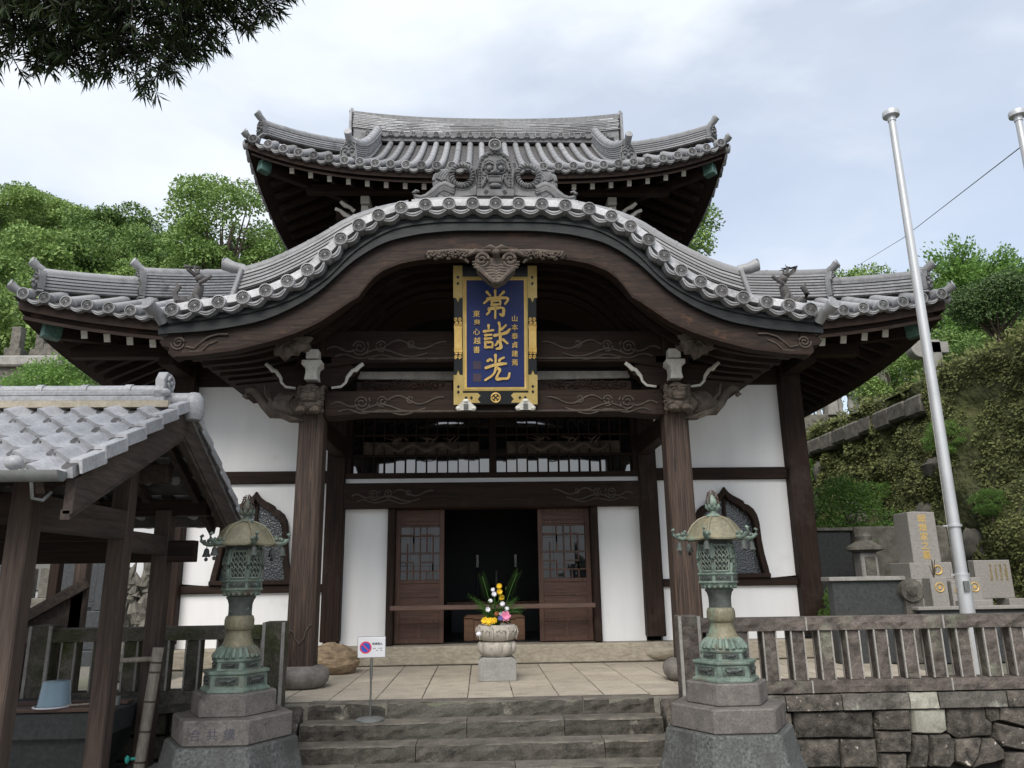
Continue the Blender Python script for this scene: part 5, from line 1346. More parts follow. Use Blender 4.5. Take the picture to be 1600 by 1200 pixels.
    for r_,z in prof:
        for i in range(n):
            a=2*math.pi*i/n; ph=(a%(math.pi/3))-math.pi/6
            hx=math.cos(math.pi/6)/math.cos(ph); f=.45*hx+.55*.97
            up_=.014*(abs(ph)/(math.pi/6))**3 if z<1.12 else 0
            V.append((x+r_*f*math.cos(a),y+r_*f*math.sin(a),z0+z+up_))
    for j in range(len(prof)-1):
        for i in range(n): k=(i+1)%n; F.append((j*n+i,j*n+k,(j+1)*n+k,(j+1)*n+i))
    F+=[tuple(range(n-1,-1,-1)),tuple(range((len(prof)-1)*n,len(prof)*n))]
    rf=MB().add(V,F).build('roof','bronze_brown',L,45)
    for i in range(6):
        a=R(60*i); d=Vector((math.cos(a),math.sin(a),0)); p=Vector(c); U=Vector((0,0,1))
        MB().tube([p+d*r_*.985+U*(z+.004) for r_,z in prof[1:]],.011,6).build('roof_rib','bronze_brown',rf,50)
        q=MB().tube([p+d*.225+U*1.1,p+d*.28+U*1.095,p+d*.32+U*1.105,p+d*.35+U*1.13,p+d*.352+U*1.16,p+d*.335+U*1.172],[.02,.018,.016,.014,.014,.012],7)
        t=Vector((-d.y,d.x,0))
        for g_ in range(5): q.blob(p+d*(.23+.022*g_)+t*(.012*(-1)**g_)+U*(1.125+.006*math.sin(g_)),(.014,.014,.016),6,5)
        q.build('roof_curl','bronze',rf,50)
        b=p+d*.3+U*1.06
        m=MB().tube([b+U*.035,b+U*.005],.004,5); m.lathe([(.004,.008),(.014,.004),(.02,-.008),(.023,-.03),(.032,-.055),(.034,-.06)],12,b,cap=False); m.tube([b-U*.04,b-U*.075],.004,5); m.blob(b-U*.08,(.016,.006,.016),7,5)
        m.build('bell','bronze_dark',rf,50)
    m=MB().lathe([(.055,1.266),(.06,1.275),(.05,1.29),(.03,1.3),(.026,1.32),(.045,1.335),(.04,1.345)],18,c)
    for i in range(8):
        a=2*math.pi*i/8; d=Vector((math.cos(a),math.sin(a),0)); m.tube([Vector(c)+d*.03+Vector((0,0,1.33)),Vector(c)+d*.052+Vector((0,0,1.352)),Vector(c)+d*.058+Vector((0,0,1.375))],[.014,.016,.004],6)
    m.build('finial_cup','bronze',L,50)
    MB().lathe([(.02,1.345),(.038,1.36),(.044,1.385),(.038,1.41),(.022,1.435),(.006,1.455)],16,c).build('jewel','bronze',L,50)
    m=MB()
    for i in range(4):
        a=R(45+90*i); d=Vector((math.cos(a),math.sin(a),0))
        for g_ in range(6):
            zz=1.37+.016*g_; w_=.048-.004*g_
            m.tube([Vector(c)+d*w_+Vector((0,0,zz)),Vector(c)+d*(w_+.014)+Vector((0,0,zz+.016)),Vector(c)+d*(w_+.006-.004*g_)+Vector((0,0,zz+.04))],[.006,.006,.002],5)
    m.tube([Vector(c)+Vector((0,0,1.45)),Vector(c)+Vector((.006,0,1.5))],[.01,.002],6)
    m.build('flame','gold_pale' if False else 'wood_carved',L,50)
    for ch in [o for o in bpy.data.objects if o.parent==L]:
        nm=ch.name.split('.')[0]; k=.86 if nm in ('lower_tier','upper_tier','panel_recess','beast_relief') else .9 if nm in ('lotus_collar','bowl','platform','flower_band','fire_box_lining','fire_box_post','pierced_panel','eave_brackets') else 1
        if k!=1: ch.data.transform(T(x,y,0)@SCL(k,k,1)@T(-x,-y,0))
    return L
la=lantern(-2.07,6.4,'weathered green bronze lantern with hanging bells beside the water pavilion')
lb=copy_tree(la,None,(3.83,0,0)); lb['label']='weathered green bronze lantern with hanging bells in front of the stone fence with the flagpole'
# stone flower urn
ur=thing('flower_urn','pale carved lotus stone urn on a grey block before the temple door','urn',(0,8.8,0))
ux,uy=0.,8.95
MB().prism([(ux-.205,.0),(ux+.205,.0),(ux+.205,.2),(ux+.185,.225),(ux+.15,.24),(ux-.15,.24),(ux-.185,.225),(ux-.205,.2)],'y',uy-.2,uy+.2).build('block','urn_block',ur,bevel=.008)
m=MB().lathe([(.13,.235),(.16,.245),(.19,.29),(.2,.34),(.19,.39),(.15,.4)],24,(ux,uy,0))
for i in range(10):
    a=2*math.pi*(i+.5)/10; d=Vector((math.cos(a),math.sin(a),0)); rot=Matrix.Rotation(a,3,'Z')@Matrix.Rotation(R(18),3,'Y')
    m.blob(Vector((ux,uy,.325))+d*.175,(.045,.064,.075),10,8,rot)
m.build('lotus_stand','urn_stone',ur,60)
m=MB().lathe([(.14,.4),(.19,.42),(.222,.47),(.228,.52),(.215,.56),(.2,.575),(.185,.575),(.185,.5),(.02,.49)],32,(ux,uy,0),cap=False)
for i in range(8):
    a=2*math.pi*(i+.25)/8
    def bp(u,z): b=a+u; r_=.226+.004; return Vector((ux+r_*math.cos(b)*(1 if z>.45 else .95),uy+r_*math.sin(b)*(1 if z>.45 else .95),z))
    m.tube([bp(.36,.555),bp(.37,.5),bp(.34,.45),bp(.33,.42)],[.008,.016,.014,.006],6)
    m.tube([bp(u,.5+.0+.028*abs(math.cos(w_))*1.0-.02*(1-abs(math.cos(w_)))) for u,w_ in ((-.2,1.57),(-.22,.8),(-.1,0),(0,1.2),(.1,0),(.22,.8),(.2,1.57))],.007,5)
m.build('bowl','urn_stone',ur,60)
MB().lathe([(.0,.545),(.186,.545)],24,(ux,uy,0),cap=False).build('soil','black',ur)
# bouquet
fl=thing('flower_arrangement','mixed bouquet of yellow, white and pink flowers with palm fronds in the urn','flowers',(ux,uy,.545))
rr=random.Random(9)
def flower(p,r,n,mt,name='flower',cone=.3,lay=2):
    m=MB(); p=Vector(p); ax=Vector((rr.uniform(-.4,.4),-1,rr.uniform(.2,.8))).normalized(); s=ax.cross(Vector((0,0,1))).normalized(); t=s.cross(ax)
    for l_ in range(lay):
        for i in range(n):
            a=2*math.pi*(i+.5*l_)/n; d=(s*math.cos(a)+t*math.sin(a))*(1-.25*l_)+ax*(cone+.3*l_); e=(-s*math.sin(a)+t*math.cos(a)); w_=r*3.0/n
            q=[p,p+d*r*.6-e*w_,p+d*r+ax*r*.05,p+d*r*.6+e*w_]
            m.add(q+[v-ax*.003 for v in q],[(0,1,2,3),(7,6,5,4)])
    m.build(name,mt,fl)
    return p
def stem(p): MB().tube([Vector((ux+rr.uniform(-.05,.05),uy+rr.uniform(-.05,.05),.54)),(Vector(p)*.6+Vector((ux,uy,.56))*.4),Vector(p)],.004,5).build('stem','leaf_palm',fl)
for (dx,z,r_,mt,n) in ((.03,.985,.034,'petal_yellow',14),(.03,.925,.036,'petal_yellow',14),(.055,.86,.036,'petal_yellow',14),(-.04,.95,.024,'petal_white',7),(-.03,.9,.03,'petal_white',7),(-.07,.83,.026,'petal_white',7),(.065,.795,.03,'petal_white',7),(-.1,.74,.03,'petal_white',7),(.11,.74,.03,'petal_white',7),(.05,.69,.03,'petal_white',7),(-.02,.915,.02,'petal_violet',7),(.04,.645,.032,'petal_violet',8),(.0,.69,.03,'petal_rust',9),(.095,.665,.06,'petal_pink',6),(-.08,.61,.05,'petal_yellow',7),(-.13,.62,.045,'petal_yellow',7),(-.03,.62,.04,'petal_yellow',7),(-.2,.49,.03,'petal_white',7)):
    p=(ux+dx,uy-.09-rr.random()*.08-(.1 if z<.5 else 0),z); flower(p,r_,n,mt)
    if z>.5: stem(p)
def frond(base,tip,droop,n,L,name='palm_frond'):
    m=MB(); b,t=Vector(base),Vector(tip)
    pts=[b.lerp(t,i/n)+Vector((0,0,droop*math.sin(math.pi*i/n))) for i in range(n+1)]
    m.tube(pts,[.004]*n+[.002],5)
    for i in range(int(n*.4),n+1):
        d=(pts[min(i+1,n)]-pts[max(i-1,0)]).normalized()
        for s in (-1,1):
            sd=Vector((s*d.z,0,-s*d.x)).normalized()
            l_=L*(1-.5*(i/n)); e=pts[i]+(d*.8+sd*.6+Vector((0,-.1,-.05))).normalized()*l_
            w_=Vector((d.x,0.3,d.z)).cross(e-pts[i]).normalized()*.0035
            mid=pts[i].lerp(e,.5)
            m.add([pts[i],mid+w_,e,mid-w_],[(0,1,2,3)])
    m.build(name,'leaf_palm',fl)
frond((ux-.03,uy-.05,.6),(ux-.16,uy-.1,1.1),.03,18,.14); frond((ux+.05,uy-.05,.6),(ux+.24,uy-.08,1.13),.05,18,.14)
for k in range(7): frond((ux,uy-.05,.6),(ux-.12-.03*k+.02*(k%3),uy-.12,.64+.04*k),.03,10,.1)
for k in range(6): frond((ux+.02,uy-.05,.6),(ux+.12+.035*k,uy-.1,.7+.05*(k%4)),.05,10,.09)
m=MB()
for i in range(140):
    p=Vector((ux+rr.gauss(0,.07),uy-.06+rr.gauss(0,.04),.58+abs(rr.gauss(0,.14)))); d=Vector((rr.uniform(-1,1),-.5,rr.uniform(-.5,1))).normalized(); w_=d.cross(Vector((rr.random(),rr.random(),rr.random()))).normalized()*.012
    m.add([p,p+d*.025+w_,p+d*.055,p+d*.025-w_],[(0,1,2,3)])
m.build('foliage','leaf_palm',fl)
# offering box, altar and candlesticks inside
ob=thing('offering_box','brown wooden offering box inside the doorway behind the urn','box',(.01,11.3,.25))
MB().box(-.4,.42,11.15,11.55,.25,.53).build('body','wood_box',ob,bevel=.006)
for (a,b,c_,d_) in ((-.41,-.28,.25,.55),(.3,.43,.25,.55),(-.41,.43,.53,.565)): MB().box(a,b,11.12,11.15 if c_<.5 else 11.57,c_,d_).build('board','wood_box',ob,bevel=.004)
for i in range(6): MB().box(-.38,.4,11.17+.06*i,11.2+.06*i,.565,.58).build('slat','wood_box',ob)
al=thing('altar_table','dark lacquered altar table in the unlit hall','table',(.1,13.2,.25))
MB().box(-.72,.92,12.9,13.5,.66,.72).build('top','wood_box',al); MB().box(-.65,.85,12.95,13.45,.25,.66).build('body','interior',al)
for s_,x_ in ((0,-.23),(1,.4)):
    q=thing('candlestick','white candle on a slim dark candlestick on the altar table','candle',(x_,13.05,.72),'pair of altar candles')
    MB().lathe([(.05,.72),(.05,.74),(.012,.76),(.02,.9),(.012,1.0),(.022,1.1),(.012,1.2),(.035,1.25),(.035,1.262)],12,(x_,13.05,0)).build('stand','lacquer',q,50)
    MB().lathe([(.022,1.262),(.021,1.46)],12,(x_,13.05,0)).build('candle','candle',q,50)
q=thing('incense_burner','round dark incense burner between the altar candles','burner',(.08,13.1,.72)); MB().lathe([(.05,.72),(.1,.74),(.15,.82),(.15,.9),(.12,.95),(.13,.98)],20,(.08,13.15,0)).build('bowl','lacquer',q,50); MB().tube([(.08,13.05,.98),(.08,13.05,1.2)],.012,8).build('stick','fence_edge',q)
# no-parking sign on its pole
sg=thing('no_parking_sign','white no parking sign on a thin pole standing on the steps','sign',(-1.155,7.34,-.13))
MB().lathe([(.125,-.144),(.125,-.132),(.11,-.122),(.02,-.112)],28,(-1.155,7.34,.0145)).build('base','zinc',sg,50)
MB().lathe([(.009,-.115),(.009,.42)],10,(-1.155,7.34,.0145)).lathe([(.013,.2),(.013,.36)],10,(-1.155,7.34,.0145)).build('pole','steel_dark',sg,50)
SM=T(-1.155,7.31,.485)@RX(R(8))@RZ(R(2))
xf(MB().box(-.122,.122,-.004,.004,-.088,.088),SM).build('board','sign_white',sg,bevel=.002)
xf(MB().box(-.126,.126,.0041,.009,-.092,.092),SM).build('backing','zinc',sg)
def ring2(r0,r1,n=28):
    m=MB(); m.add([(r*math.cos(2*math.pi*i/n),-.0055,r*math.sin(2*math.pi*i/n)) for r in (r0,r1) for i in range(n)],[(i,(i+1)%n,n+(i+1)%n,n+i) for i in range(n)]); return m
xf(ring2(.04,.053),SM@T(-.052,0,-.0)).build('red_ring','sign_red',sg)
m=MB(); m.add([(.041*math.cos(2*math.pi*i/28),-.0052,.041*math.sin(2*math.pi*i/28)) for i in range(28)],[tuple(range(28))]); xf(m,SM@T(-.052,0,0)).build('blue_disc','sign_blue',sg)
xf(MB().box(-.042,.042,-.0062,-.0054,-.006,.006),SM@T(-.052,0,0)@RY(R(45))).build('red_bar','sign_red',sg)
for i,ch in enumerate('駐車禁止'): glyph(ch,SM@T(.018+.023*i,-.0048,.022),'sign_ink','character',sg,.023,.0004,.0005)
rq=random.Random(4)
for j in range(2):
    m=MB()
    for i in range(9):
        if rq.random()<.8: m.box(.012+.0095*i,.012+.0095*i+.0065,-.0052,-.0048,-.012-.018*j,-.012-.018*j+rq.uniform(.004,.008))
    xf(m,SM).build('small_print','sign_ink',sg)
# ================================================================== WATER PAVILION
pv=thing('water_pavilion','open wooden water pavilion with a light grey tiled gable roof','pavilion',(-3.9,5.85,GZ))
GXP=-2.42; XL=-5.6; YR=5.86; ZR=2.37; YF,ZF=4.36,1.66; YB,ZB=7.36,1.60
def tile_s(w=.235,L=.31):
    n=12; m=MB(); V=[]
    prof=[]
    for i in range(n+1):
        t=i/n; z=.04*(1-smooth(.0,.36,t))+.026*smooth(.8,1.0,t)-.016*math.sin(math.pi*min(1,max(0,(t-.2)/.7)))
        prof.append((w*1.04*t,z))
    for (y,dz) in ((0,0),(L,0)):
        for x,z in prof: V.append((x,y,z+dz))
        for x,z in prof: V.append((x,y,z+dz-.03 if y else min(z-.03,-.04)))
    F=[]; k=n+1
    for i in range(n): F+=[(i,i+1,2*k+i+1,2*k+i),(k+i,3*k+i,3*k+i+1,k+i+1),(i,k+i,k+i+1,i+1),(2*k+i,2*k+i+1,3*k+i+1,3*k+i)]
    F+=[(0,2*k,3*k,k),(k-1,2*k-1,4*k-1,3*k-1)]
    return m.add(V,F).mesh('roof_tile','tile_pav',50)
TS=tile_s()
def slope(y0,z0,y1,z1,name):
    """one roof slope from eave (y0,z0) up to ridge (y1,z1)"""
    a=math.atan2(z1-z0,abs(y1-y0)); L=math.hypot(z1-z0,y1-y0); s=1 if y1>y0 else -1
    base=MB(); t=.05
    N=Vector((0,-s*math.sin(a),math.cos(a)))
    A=Vector((XL,y0,z0)); B=Vector((GXP-.02,y0,z0)); Cc=Vector((GXP-.02,y1,z1)); D=Vector((XL,y1,z1))
    base.add([A,B,Cc,D]+[p-N*.035 for p in (A,B,Cc,D)],[(0,1,2,3),(7,6,5,4),(0,4,5,1),(1,5,6,2),(2,6,7,3),(3,7,4,0)])
    rf=base.build(name,'tile_pan',pv)
    rows=6; n=13
    for r in range(rows):
        d=L*r/rows
        p=Vector((0,y0+s*math.cos(a)*(d-.05),z0+math.sin(a)*(d-.05)))+N*.03
        for i in range(n):
            x=GXP+.0-.235*(i+1) if s>0 else GXP-.0-.235*i
            M=T(x,p.y,p.z)@(RX(a-.11) if s>0 else RZ(math.pi)@RX(a-.11))
            inst('roof_tile',TS,rf,M)
    return rf,a,N
rfF,aF,NF=slope(YF,ZF,YR,ZR,'front_slope'); rfB,aB,NB=slope(YB,ZB,YR,ZR,'back_slope')
# verge tiles that turn down over the rake
for (rf,y0,z0,a,s) in ((rfF,YF,ZF,aF,1),(rfB,YB,ZB,aB,-1)):
    L=math.hypot(ZR-z0,YR-y0)
    for r in range(6):
        d=L*(r-.12)/6; d1=L*(r+.98)/6
        P=[]
        for q in (d,d1):
            yy=y0+s*math.cos(a)*q; zz=z0+math.sin(a)*q+.035+(.03 if q==d else 0)
            P+=[(GXP-.03,yy,zz+.025),(GXP+.04,yy,zz+.025),(GXP+.05,yy,zz-.06),(GXP+.035,yy,zz-.06),(GXP+.02,yy,zz+.0),(GXP-.03,yy,zz+.0)]
        MB().add(P,[(0,1,2,3,4,5),(11,10,9,8,7,6)]+[(i,(i+1)%6,6+(i+1)%6,6+i) for i in range(6)]).build('verge_tile','tile_pav',rf,bevel=.004)
    for k in range(2):    # barge board with a moulded lower edge
        o=.0 if k==0 else .17
        c0=Vector((GXP-.01+.012*k*0,y0-s*.0,z0-.03-o)); c1=Vector((GXP-.01,YR,ZR-.03-o))
        h=.17 if k==0 else .05
        m=MB(); x0,x1=(GXP-.05,GXP+.005) if k==0 else (GXP-.06,GXP-.005)
        m.prism([(c0.y,c0.z),(c1.y,c1.z),(c1.y,c1.z-h*1.15),(c0.y,c0.z-h*1.15)],'x',x0,x1); m.build('barge_board','wood_pavx',pv,bevel=.004)
# ridge
rg=MB().box(XL,GXP-.14,YR-.1,YR+.1,ZR+.03,ZR+.072).build('ridge_course','tile_pav',pv,bevel=.006)
MB().box(XL,GXP-.15,YR-.085,YR+.085,ZR+.077,ZR+.115).build('ridge_course','tile_pav',pv,bevel=.006)
MB().box(XL,GXP-.1,YR-.12,YR+.12,ZR-.02,ZR+.03).build('ridge_bed','mortar',pv)
m=MB().tube([(XL,YR,ZR+.125),(GXP-.2,YR,ZR+.125)],.06,14,flat=.8); m.build('ridge_cap','tile_pav',pv,50)
for i in range(9):
    x=GXP-.44-.33*i; MB().tube([(x-.025,YR,ZR+.125),(x+.025,YR,ZR+.125)],.069,14,flat=.82).build('cap_ring','tile_pav',pv,50)
m=MB().prism([(YR-.1,ZR+.06),(YR+.1,ZR+.06),(YR+.12,ZR+.11),(YR+.09,ZR+.15),(YR+.1,ZR+.2),(YR+.05,ZR+.27),(YR-.05,ZR+.27),(YR-.1,ZR+.2),(YR-.09,ZR+.15),(YR-.12,ZR+.11)],'x',GXP-.22,GXP-.15)
m.tube([(GXP-.14,YR+.05*math.cos(a),ZR+.19+.05*math.sin(a)) for a in np.linspace(0,6.28,16)],.014,6); m.blob((GXP-.14,YR,ZR+.19),(.02,.02,.02)); 
for s in (-1,1): m.blob((GXP-.15,YR+s*.08,ZR+.1),(.05,.04,.035))
m.build('ridge_ornament','tile_pav',pv,50,bevel=.006)
m=MB().tube([(GXP-.15,YR,ZR+.05),(GXP+.02,YR,ZR+.05)],.062,14); m.lathe([(.0,.09),(.04,.08),(.07,.04),(.078,-.02),(.076,-.1),(.06,-.13)],16,(GXP+.05,YR,ZR+.03)); m.build('ridge_end_tile','tile_pav',pv,50)
# eave end rolls and gutter
for i in range(12):
    x=GXP-.1-.235*(i+1)+.02
    MB().blob((x,YF-.05,ZF+.055),(.05,.045,.042),10,7).build('eave_roll','tile_pav',rfF,60)
n=10; V=[];F=[]
for x in (XL,GXP-.02):
    for r_ in (.058,.054):
        for i in range(n+1): a=math.pi+math.pi*i/n; V.append((x,YF-.1+r_*math.cos(a),ZF+.0+r_*math.sin(a)))
k=n+1
for i in range(n): F+=[(i,i+1,2*k+i+1,2*k+i),(k+i,3*k+i,3*k+i+1,k+i+1)]
F+=[tuple(range(2*k,3*k))]
MB().add(V,F).build('gutter','zinc',pv,50)
MB().tube([(GXP-.18,YF-.1,ZF-.055),(GXP-.19,YF-.05,ZF-.14),(GXP-.15,YF-.02,ZF-.15),(GXP-.13,YF+.02,ZF-.1)],.01,6).build('gutter_hook','zinc',pv,50)
# rafters and purlins
for i in range(8):
    x=GXP-.22-.42*i
    for (y0,z0,s) in ((YF,ZF,1),(YB,ZB,-1)): MB().bar((x,y0+s*.06,z0-.07),(x,YR,ZR-.1),.05,.07).build('rafter','wood_pavx',pv)
for (y,z) in ((YF+.42,1.72),(YR,2.2),(YB-.48,1.7)): MB().box(XL,GXP-.12,y-.06,y+.06,z-.07,z+.07).build('purlin','wood_x',pv,bevel=.006)
MB().box(XL,GXP-.28,6.3,6.42,1.86,2.0).build('purlin','wood_pavx',pv,bevel=.006)
PX=-2.9
for X_ in (PX,-5.3):
    for y in (4.78,6.05,6.86):
        MB().prism([(X_-.066,y-.066),(X_+.066,y-.066),(X_+.066,y+.066),(X_-.066,y+.066)],'z',-.36 if y>6.5 else -.5,1.68 if y!=6.05 else 2.12).build('post','wood_pav',pv,bevel=.008)
        MB().box(X_-.13,X_+.13,y-.13,y+.13,GZ,-.36 if y>6.5 else -.5).build('post_base','concrete',pv,bevel=.01)
    MB().box(X_-.06,X_+.06,4.78,6.05,1.39,1.6).build('tie_beam','wood_pavx',pv,bevel=.006)
    MB().box(X_-.055,X_+.055,6.05,6.86,1.3,1.46).build('tie_beam','wood_pavx',pv,bevel=.006)
MB().box(XL,GXP-.2,6.8,6.92,1.24,1.42).build('back_beam','wood_x',pv,bevel=.006); MB().box(XL,PX,4.73,4.83,1.42,1.6).build('front_beam','wood_x',pv,bevel=.006)
MB().box(XL,PX-.06,6.0,6.1,1.38,1.54).build('cross_beam','wood_x',pv,bevel=.006)
# wooden stair side behind the pavilion
sr=thing('wooden_stair_side','dark timber posts with a sloping board behind the water basin','railing',(-4.6,8.3,0))
MB().prism([(-5.2,-.01),(-5.2,.4),(-4.25,.95),(-4.05,1.05),(-4.05,.75),(-4.05,-.01)],'y',8.0,8.04).build('side_board','wood_pavx',sr,bevel=.004)
MB().bar((-5.2,7.98,.42),(-4.05,7.98,1.08),.06,.1).build('sloping_rail','wood_pavx',sr)
MB().box(-4.2,-4.08,8.0,8.12,-.01,1.62).build('post','wood_pav',sr,bevel=.006); MB().box(-4.76,-4.66,8.6,8.7,-.01,1.7).build('post','wood_z',sr,bevel=.006)
# basin and what lies on it
bs=thing('water_basin','dark granite water basin on a concrete block under the pavilion','basin',(-3.5,6.75,GZ))
V=[]
for (z,hx,hy) in ((-.42,.43,.26),(-.05,.56,.37),(-.05,.63,.43),(.13,.65,.45),(.13,.53,.34),(-.0,.5,.31)):
    V+=[(-3.62-hx,6.72-hy,z),(-3.62+hx,6.72-hy,z),(-3.62+hx,6.72+hy,z),(-3.62-hx,6.72+hy,z)]
F=[(3,2,1,0)]
for r in range(5):
    for i in range(4): j=(i+1)%4; F.append((4*r+i,4*r+j,4*r+4+j,4*r+4+i))
F.append((20,21,22,23))
MB().add(V,F).build('bowl','basin_stone',bs,bevel=.01)
MB().box(-4.05,-3.2,6.48,6.96,GZ,-.42).build('block','concrete',bs,bevel=.01)
MB().box(-4.14,-3.1,6.39,7.05,.06,.065).build('water','glass',bs)
bd_=thing('basin_plank','worn plank laid across the water basin','plank',(-3.5,6.5,.13)); MB().box(-3.95,-2.98,6.33,6.47,.135,.165).build('plank','wood_bar',bd_,bevel=.004); MB().box(-3.9,-3.0,6.7,6.82,.135,.16).build('plank','wood_bar',bd_,bevel=.004)
bk=thing('bucket','pale blue plastic bucket upside down on the basin plank','bucket',(-3.43,6.42,.165))
MB().lathe([(.115,.166),(.118,.18),(.112,.185),(.095,.345),(.09,.35),(.0,.352)],24,(-3.43,6.42,0),cap=False).build('body','bucket_blue',bk,50)
MB().tube([(-3.43+.13*math.cos(a),6.42+.13*math.sin(a)-.02,.172) for a in np.linspace(R(180),R(360),14)],.006,5).build('handle','sign_white',bk,50)
ld=thing('ladle','bamboo ladle resting on the basin rim','ladle',(-3.05,6.5,.165)); MB().tube([(-3.35,6.38,.175),(-3.0,6.42,.19)],.008,6).build('handle','bamboo',ld); MB().lathe([(.035,.166),(.04,.23)],12,(-2.98,6.43,0)).build('cup','zinc',ld,50)
bp=thing('bamboo_pipe','bamboo water pipe with dark joints leaning by the pavilion post','pipe',(-2.79,6.55,GZ))
a0,a1=Vector((-2.8,6.5,GZ)),Vector((-2.74,6.56,.57))
MB().tube([a0.lerp(a1,t) for t in (0,.25,.5,.75,1)],.042,12).build('pipe','bamboo',bp,50)
for t in (.12,.3,.48,.66,.84,.9):
    p=a0.lerp(a1,t); MB().tube([p,a0.lerp(a1,t+.012)],.046,12).build('joint','bamboo_node',bp,50)
MB().tube([a0.lerp(a1,.93),a0.lerp(a1,.93)+Vector((-.36,.1,-.02))],.02,8).build('spout','bamboo',bp,50)
MB().tube([a0.lerp(a1,.33),a0.lerp(a1,.33)+Vector((-.06,-.04,0))],.012,8).blob(a0.lerp(a1,.33)+Vector((-.08,-.05,0)),(.018,.018,.03)).build('tap','teal',bp,50)
# ================================================================== CEMETERY behind the pavilion
wb=thing('white_building','pale rendered building beyond the small cemetery','building',(-10,15,-.05))
MB().box(-15,-5.2,14.8,15.3,-.05,2.35).build('wall','building_white',wb); MB().box(-15.2,-5.0,14.6,15.4,2.35,2.5).build('roof','tile_dark',wb)
for x in (-9.6,-8.2): MB().box(x-.3,x+.3,14.77,14.82,1.0,1.7).build('window','glass',wb)
def grave(name,label,x,y,z,parts,mt,grp=None,cat='gravestone'):
    g=thing(name,label,cat,(x,y,z),grp); zz=z
    for i,(w,d,h) in enumerate(parts):
        nm='base' if i<len(parts)-1 else 'stele'
        MB().box(x-w/2,x+w/2,y-d/2,y+d/2,zz,zz+h).build(nm,mt,g,bevel=.012); zz+=h
    return g
rr=random.Random(17)
for i,(x,y,s) in enumerate(((-6.75,11.6,1.),(-6.15,11.9,1.05),(-5.55,11.7,.95),(-7.5,12.4,1.1),(-5.0,12.6,.9),(-8.3,11.8,1.),(-6.6,13.4,1.1),(-5.7,13.8,1.))):
    grave('gravestone','polished dark granite gravestone in the cemetery behind the pavilion',x,y,-.03,[(.75*s,.7*s,.22),(.55*s,.5*s,.3*s),(.4*s,.38*s,.25*s),(.26*s,.26*s,.72*s)],'grave_dark','dark gravestones behind the pavilion')
for i,(x,y) in enumerate(((-7.4,13.9),(-6.6,14.2),(-9,14),(-8.2,14.1))):
    grave('gravestone','old pale lichened gravestone beyond the dark granite ones',x,y,-.03,[(1.0,.8,.5),(.7,.6,.4),(.45,.4,.5)],'grave_old','old gravestones by the white building')
rp=thing('rock_pillar','craggy pale rock standing behind the mossy fence','rock',(-4.15,9.5,0)); rq=random.Random(5)
MB().blob((-4.16,9.5,.25),(.24,.2,.28),12,9,noise=.3,seed=1).build('base','grave_old',rp)
for i in range(26):
    x=-4.3+.28*rq.random(); z=.4+rq.random()*.75
    MB().tube([(x,9.4+.15*rq.random(),z),(x+rq.uniform(-.03,.03),9.42,z+.12),(x+rq.uniform(-.05,.05),9.42,z+.28)],[.06,.055,.01],6).build('spike','grave_old',rp)
# ================================================================== GRAVE PLOT, WALLS on the flagpole side
gp=thing('grave_plot','dark granite kerbed grave plot beyond the stone fence','grave plot',(6.2,10.3,0))
MB().box(5.2,7.3,9.6,9.72,0,.62).build('front_kerb','grave_dark',gp,bevel=.01); MB().box(5.15,7.3,9.56,9.78,.62,.66).build('kerb_cap','grave_granite',gp,bevel=.006)
MB().box(5.2,5.32,9.73,11.6,0,.7).build('side_kerb','grave_dark',gp,bevel=.01); MB().box(5.33,7.3,9.73,11.6,0,.6).build('bed','gravel',gp)
q=MB().box(4.2,5.12,9.75,9.9,0,.98).build('wing_wall','basin_stone',gp,bevel=.01); MB().box(4.15,5.12,9.7,9.95,.98,1.03).build('wing_cap','concrete',gp,bevel=.006)
m=MB().tube([(5.16,9.66,.86),(5.16,9.98,.86)],.14,18); m.box(5.08,5.3,9.7,9.94,.0,.8); m.tube([(5.16+.0,9.65,.86),(5.16,9.66,.86)],.07,14); m.build('scroll_end','cap_stone',gp,50)
gs=thing('family_gravestone','tall granite family gravestone with gold inscription in the grave plot','gravestone',(5.9,10.6,.6))
gx,gy=5.84,10.6
MB().box(gx-.42,gx+.42,gy-.42,gy+.42,.6,.74).build('base','grave_granite',gs,bevel=.008); MB().box(gx-.33,gx+.33,gy-.33,gy+.33,.74,.98).build('base','grave_granite',gs,bevel=.008)
MB().box(gx-.29,gx+.29,gy-.26,gy+.26,.98,1.2).build('base','grave_granite',gs,bevel=.008)
V=[(gx-.19,gy-.19,1.2),(gx+.19,gy-.19,1.2),(gx+.19,gy+.19,1.2),(gx-.19,gy+.19,1.2),(gx-.19,gy-.19,1.87),(gx+.19,gy-.19,1.87),(gx+.19,gy+.19,1.87),(gx-.19,gy+.19,1.87),(gx,gy,1.9)]
MB().add(V,[(3,2,1,0),(0,1,5,4),(1,2,6,5),(2,3,7,6),(3,0,4,7),(4,5,8),(5,6,8),(6,7,8),(7,4,8)]).build('stele','grave_granite',gs,bevel=.006)
for i,ch in enumerate('細畑家之墓'): glyph(ch,T(gx,gy-.192,1.745-.122*i),'goldleaf','gold_character',gs,.115,.002,.001)
for (x,y,w,z1) in ((gx-.14,gy-.52,.22,1.0),(gx+.1,gy-.55,.2,.96),(gx+.32,gy-.52,.2,1.0)):
    MB().box(x-w/2,x+w/2,y-.1,y+.1,.62,z1).build('flower_vase','grave_granite',gs,bevel=.006)
    MB().tube([(x+.055*math.cos(a),y-.105,z1-.12+.055*math.sin(a)) for a in np.linspace(0,6.28,18)],.008,5).box(x-.02,x+.02,y-.108,y-.1,z1-.14,z1-.1).build('gold_crest','goldleaf',gs)
MB().tube([(gx+.055*math.cos(a)+.08,gy-.265,1.1+.055*math.sin(a)) for a in np.linspace(0,6.28,18)],.01,5).build('gold_crest','goldleaf',gs)
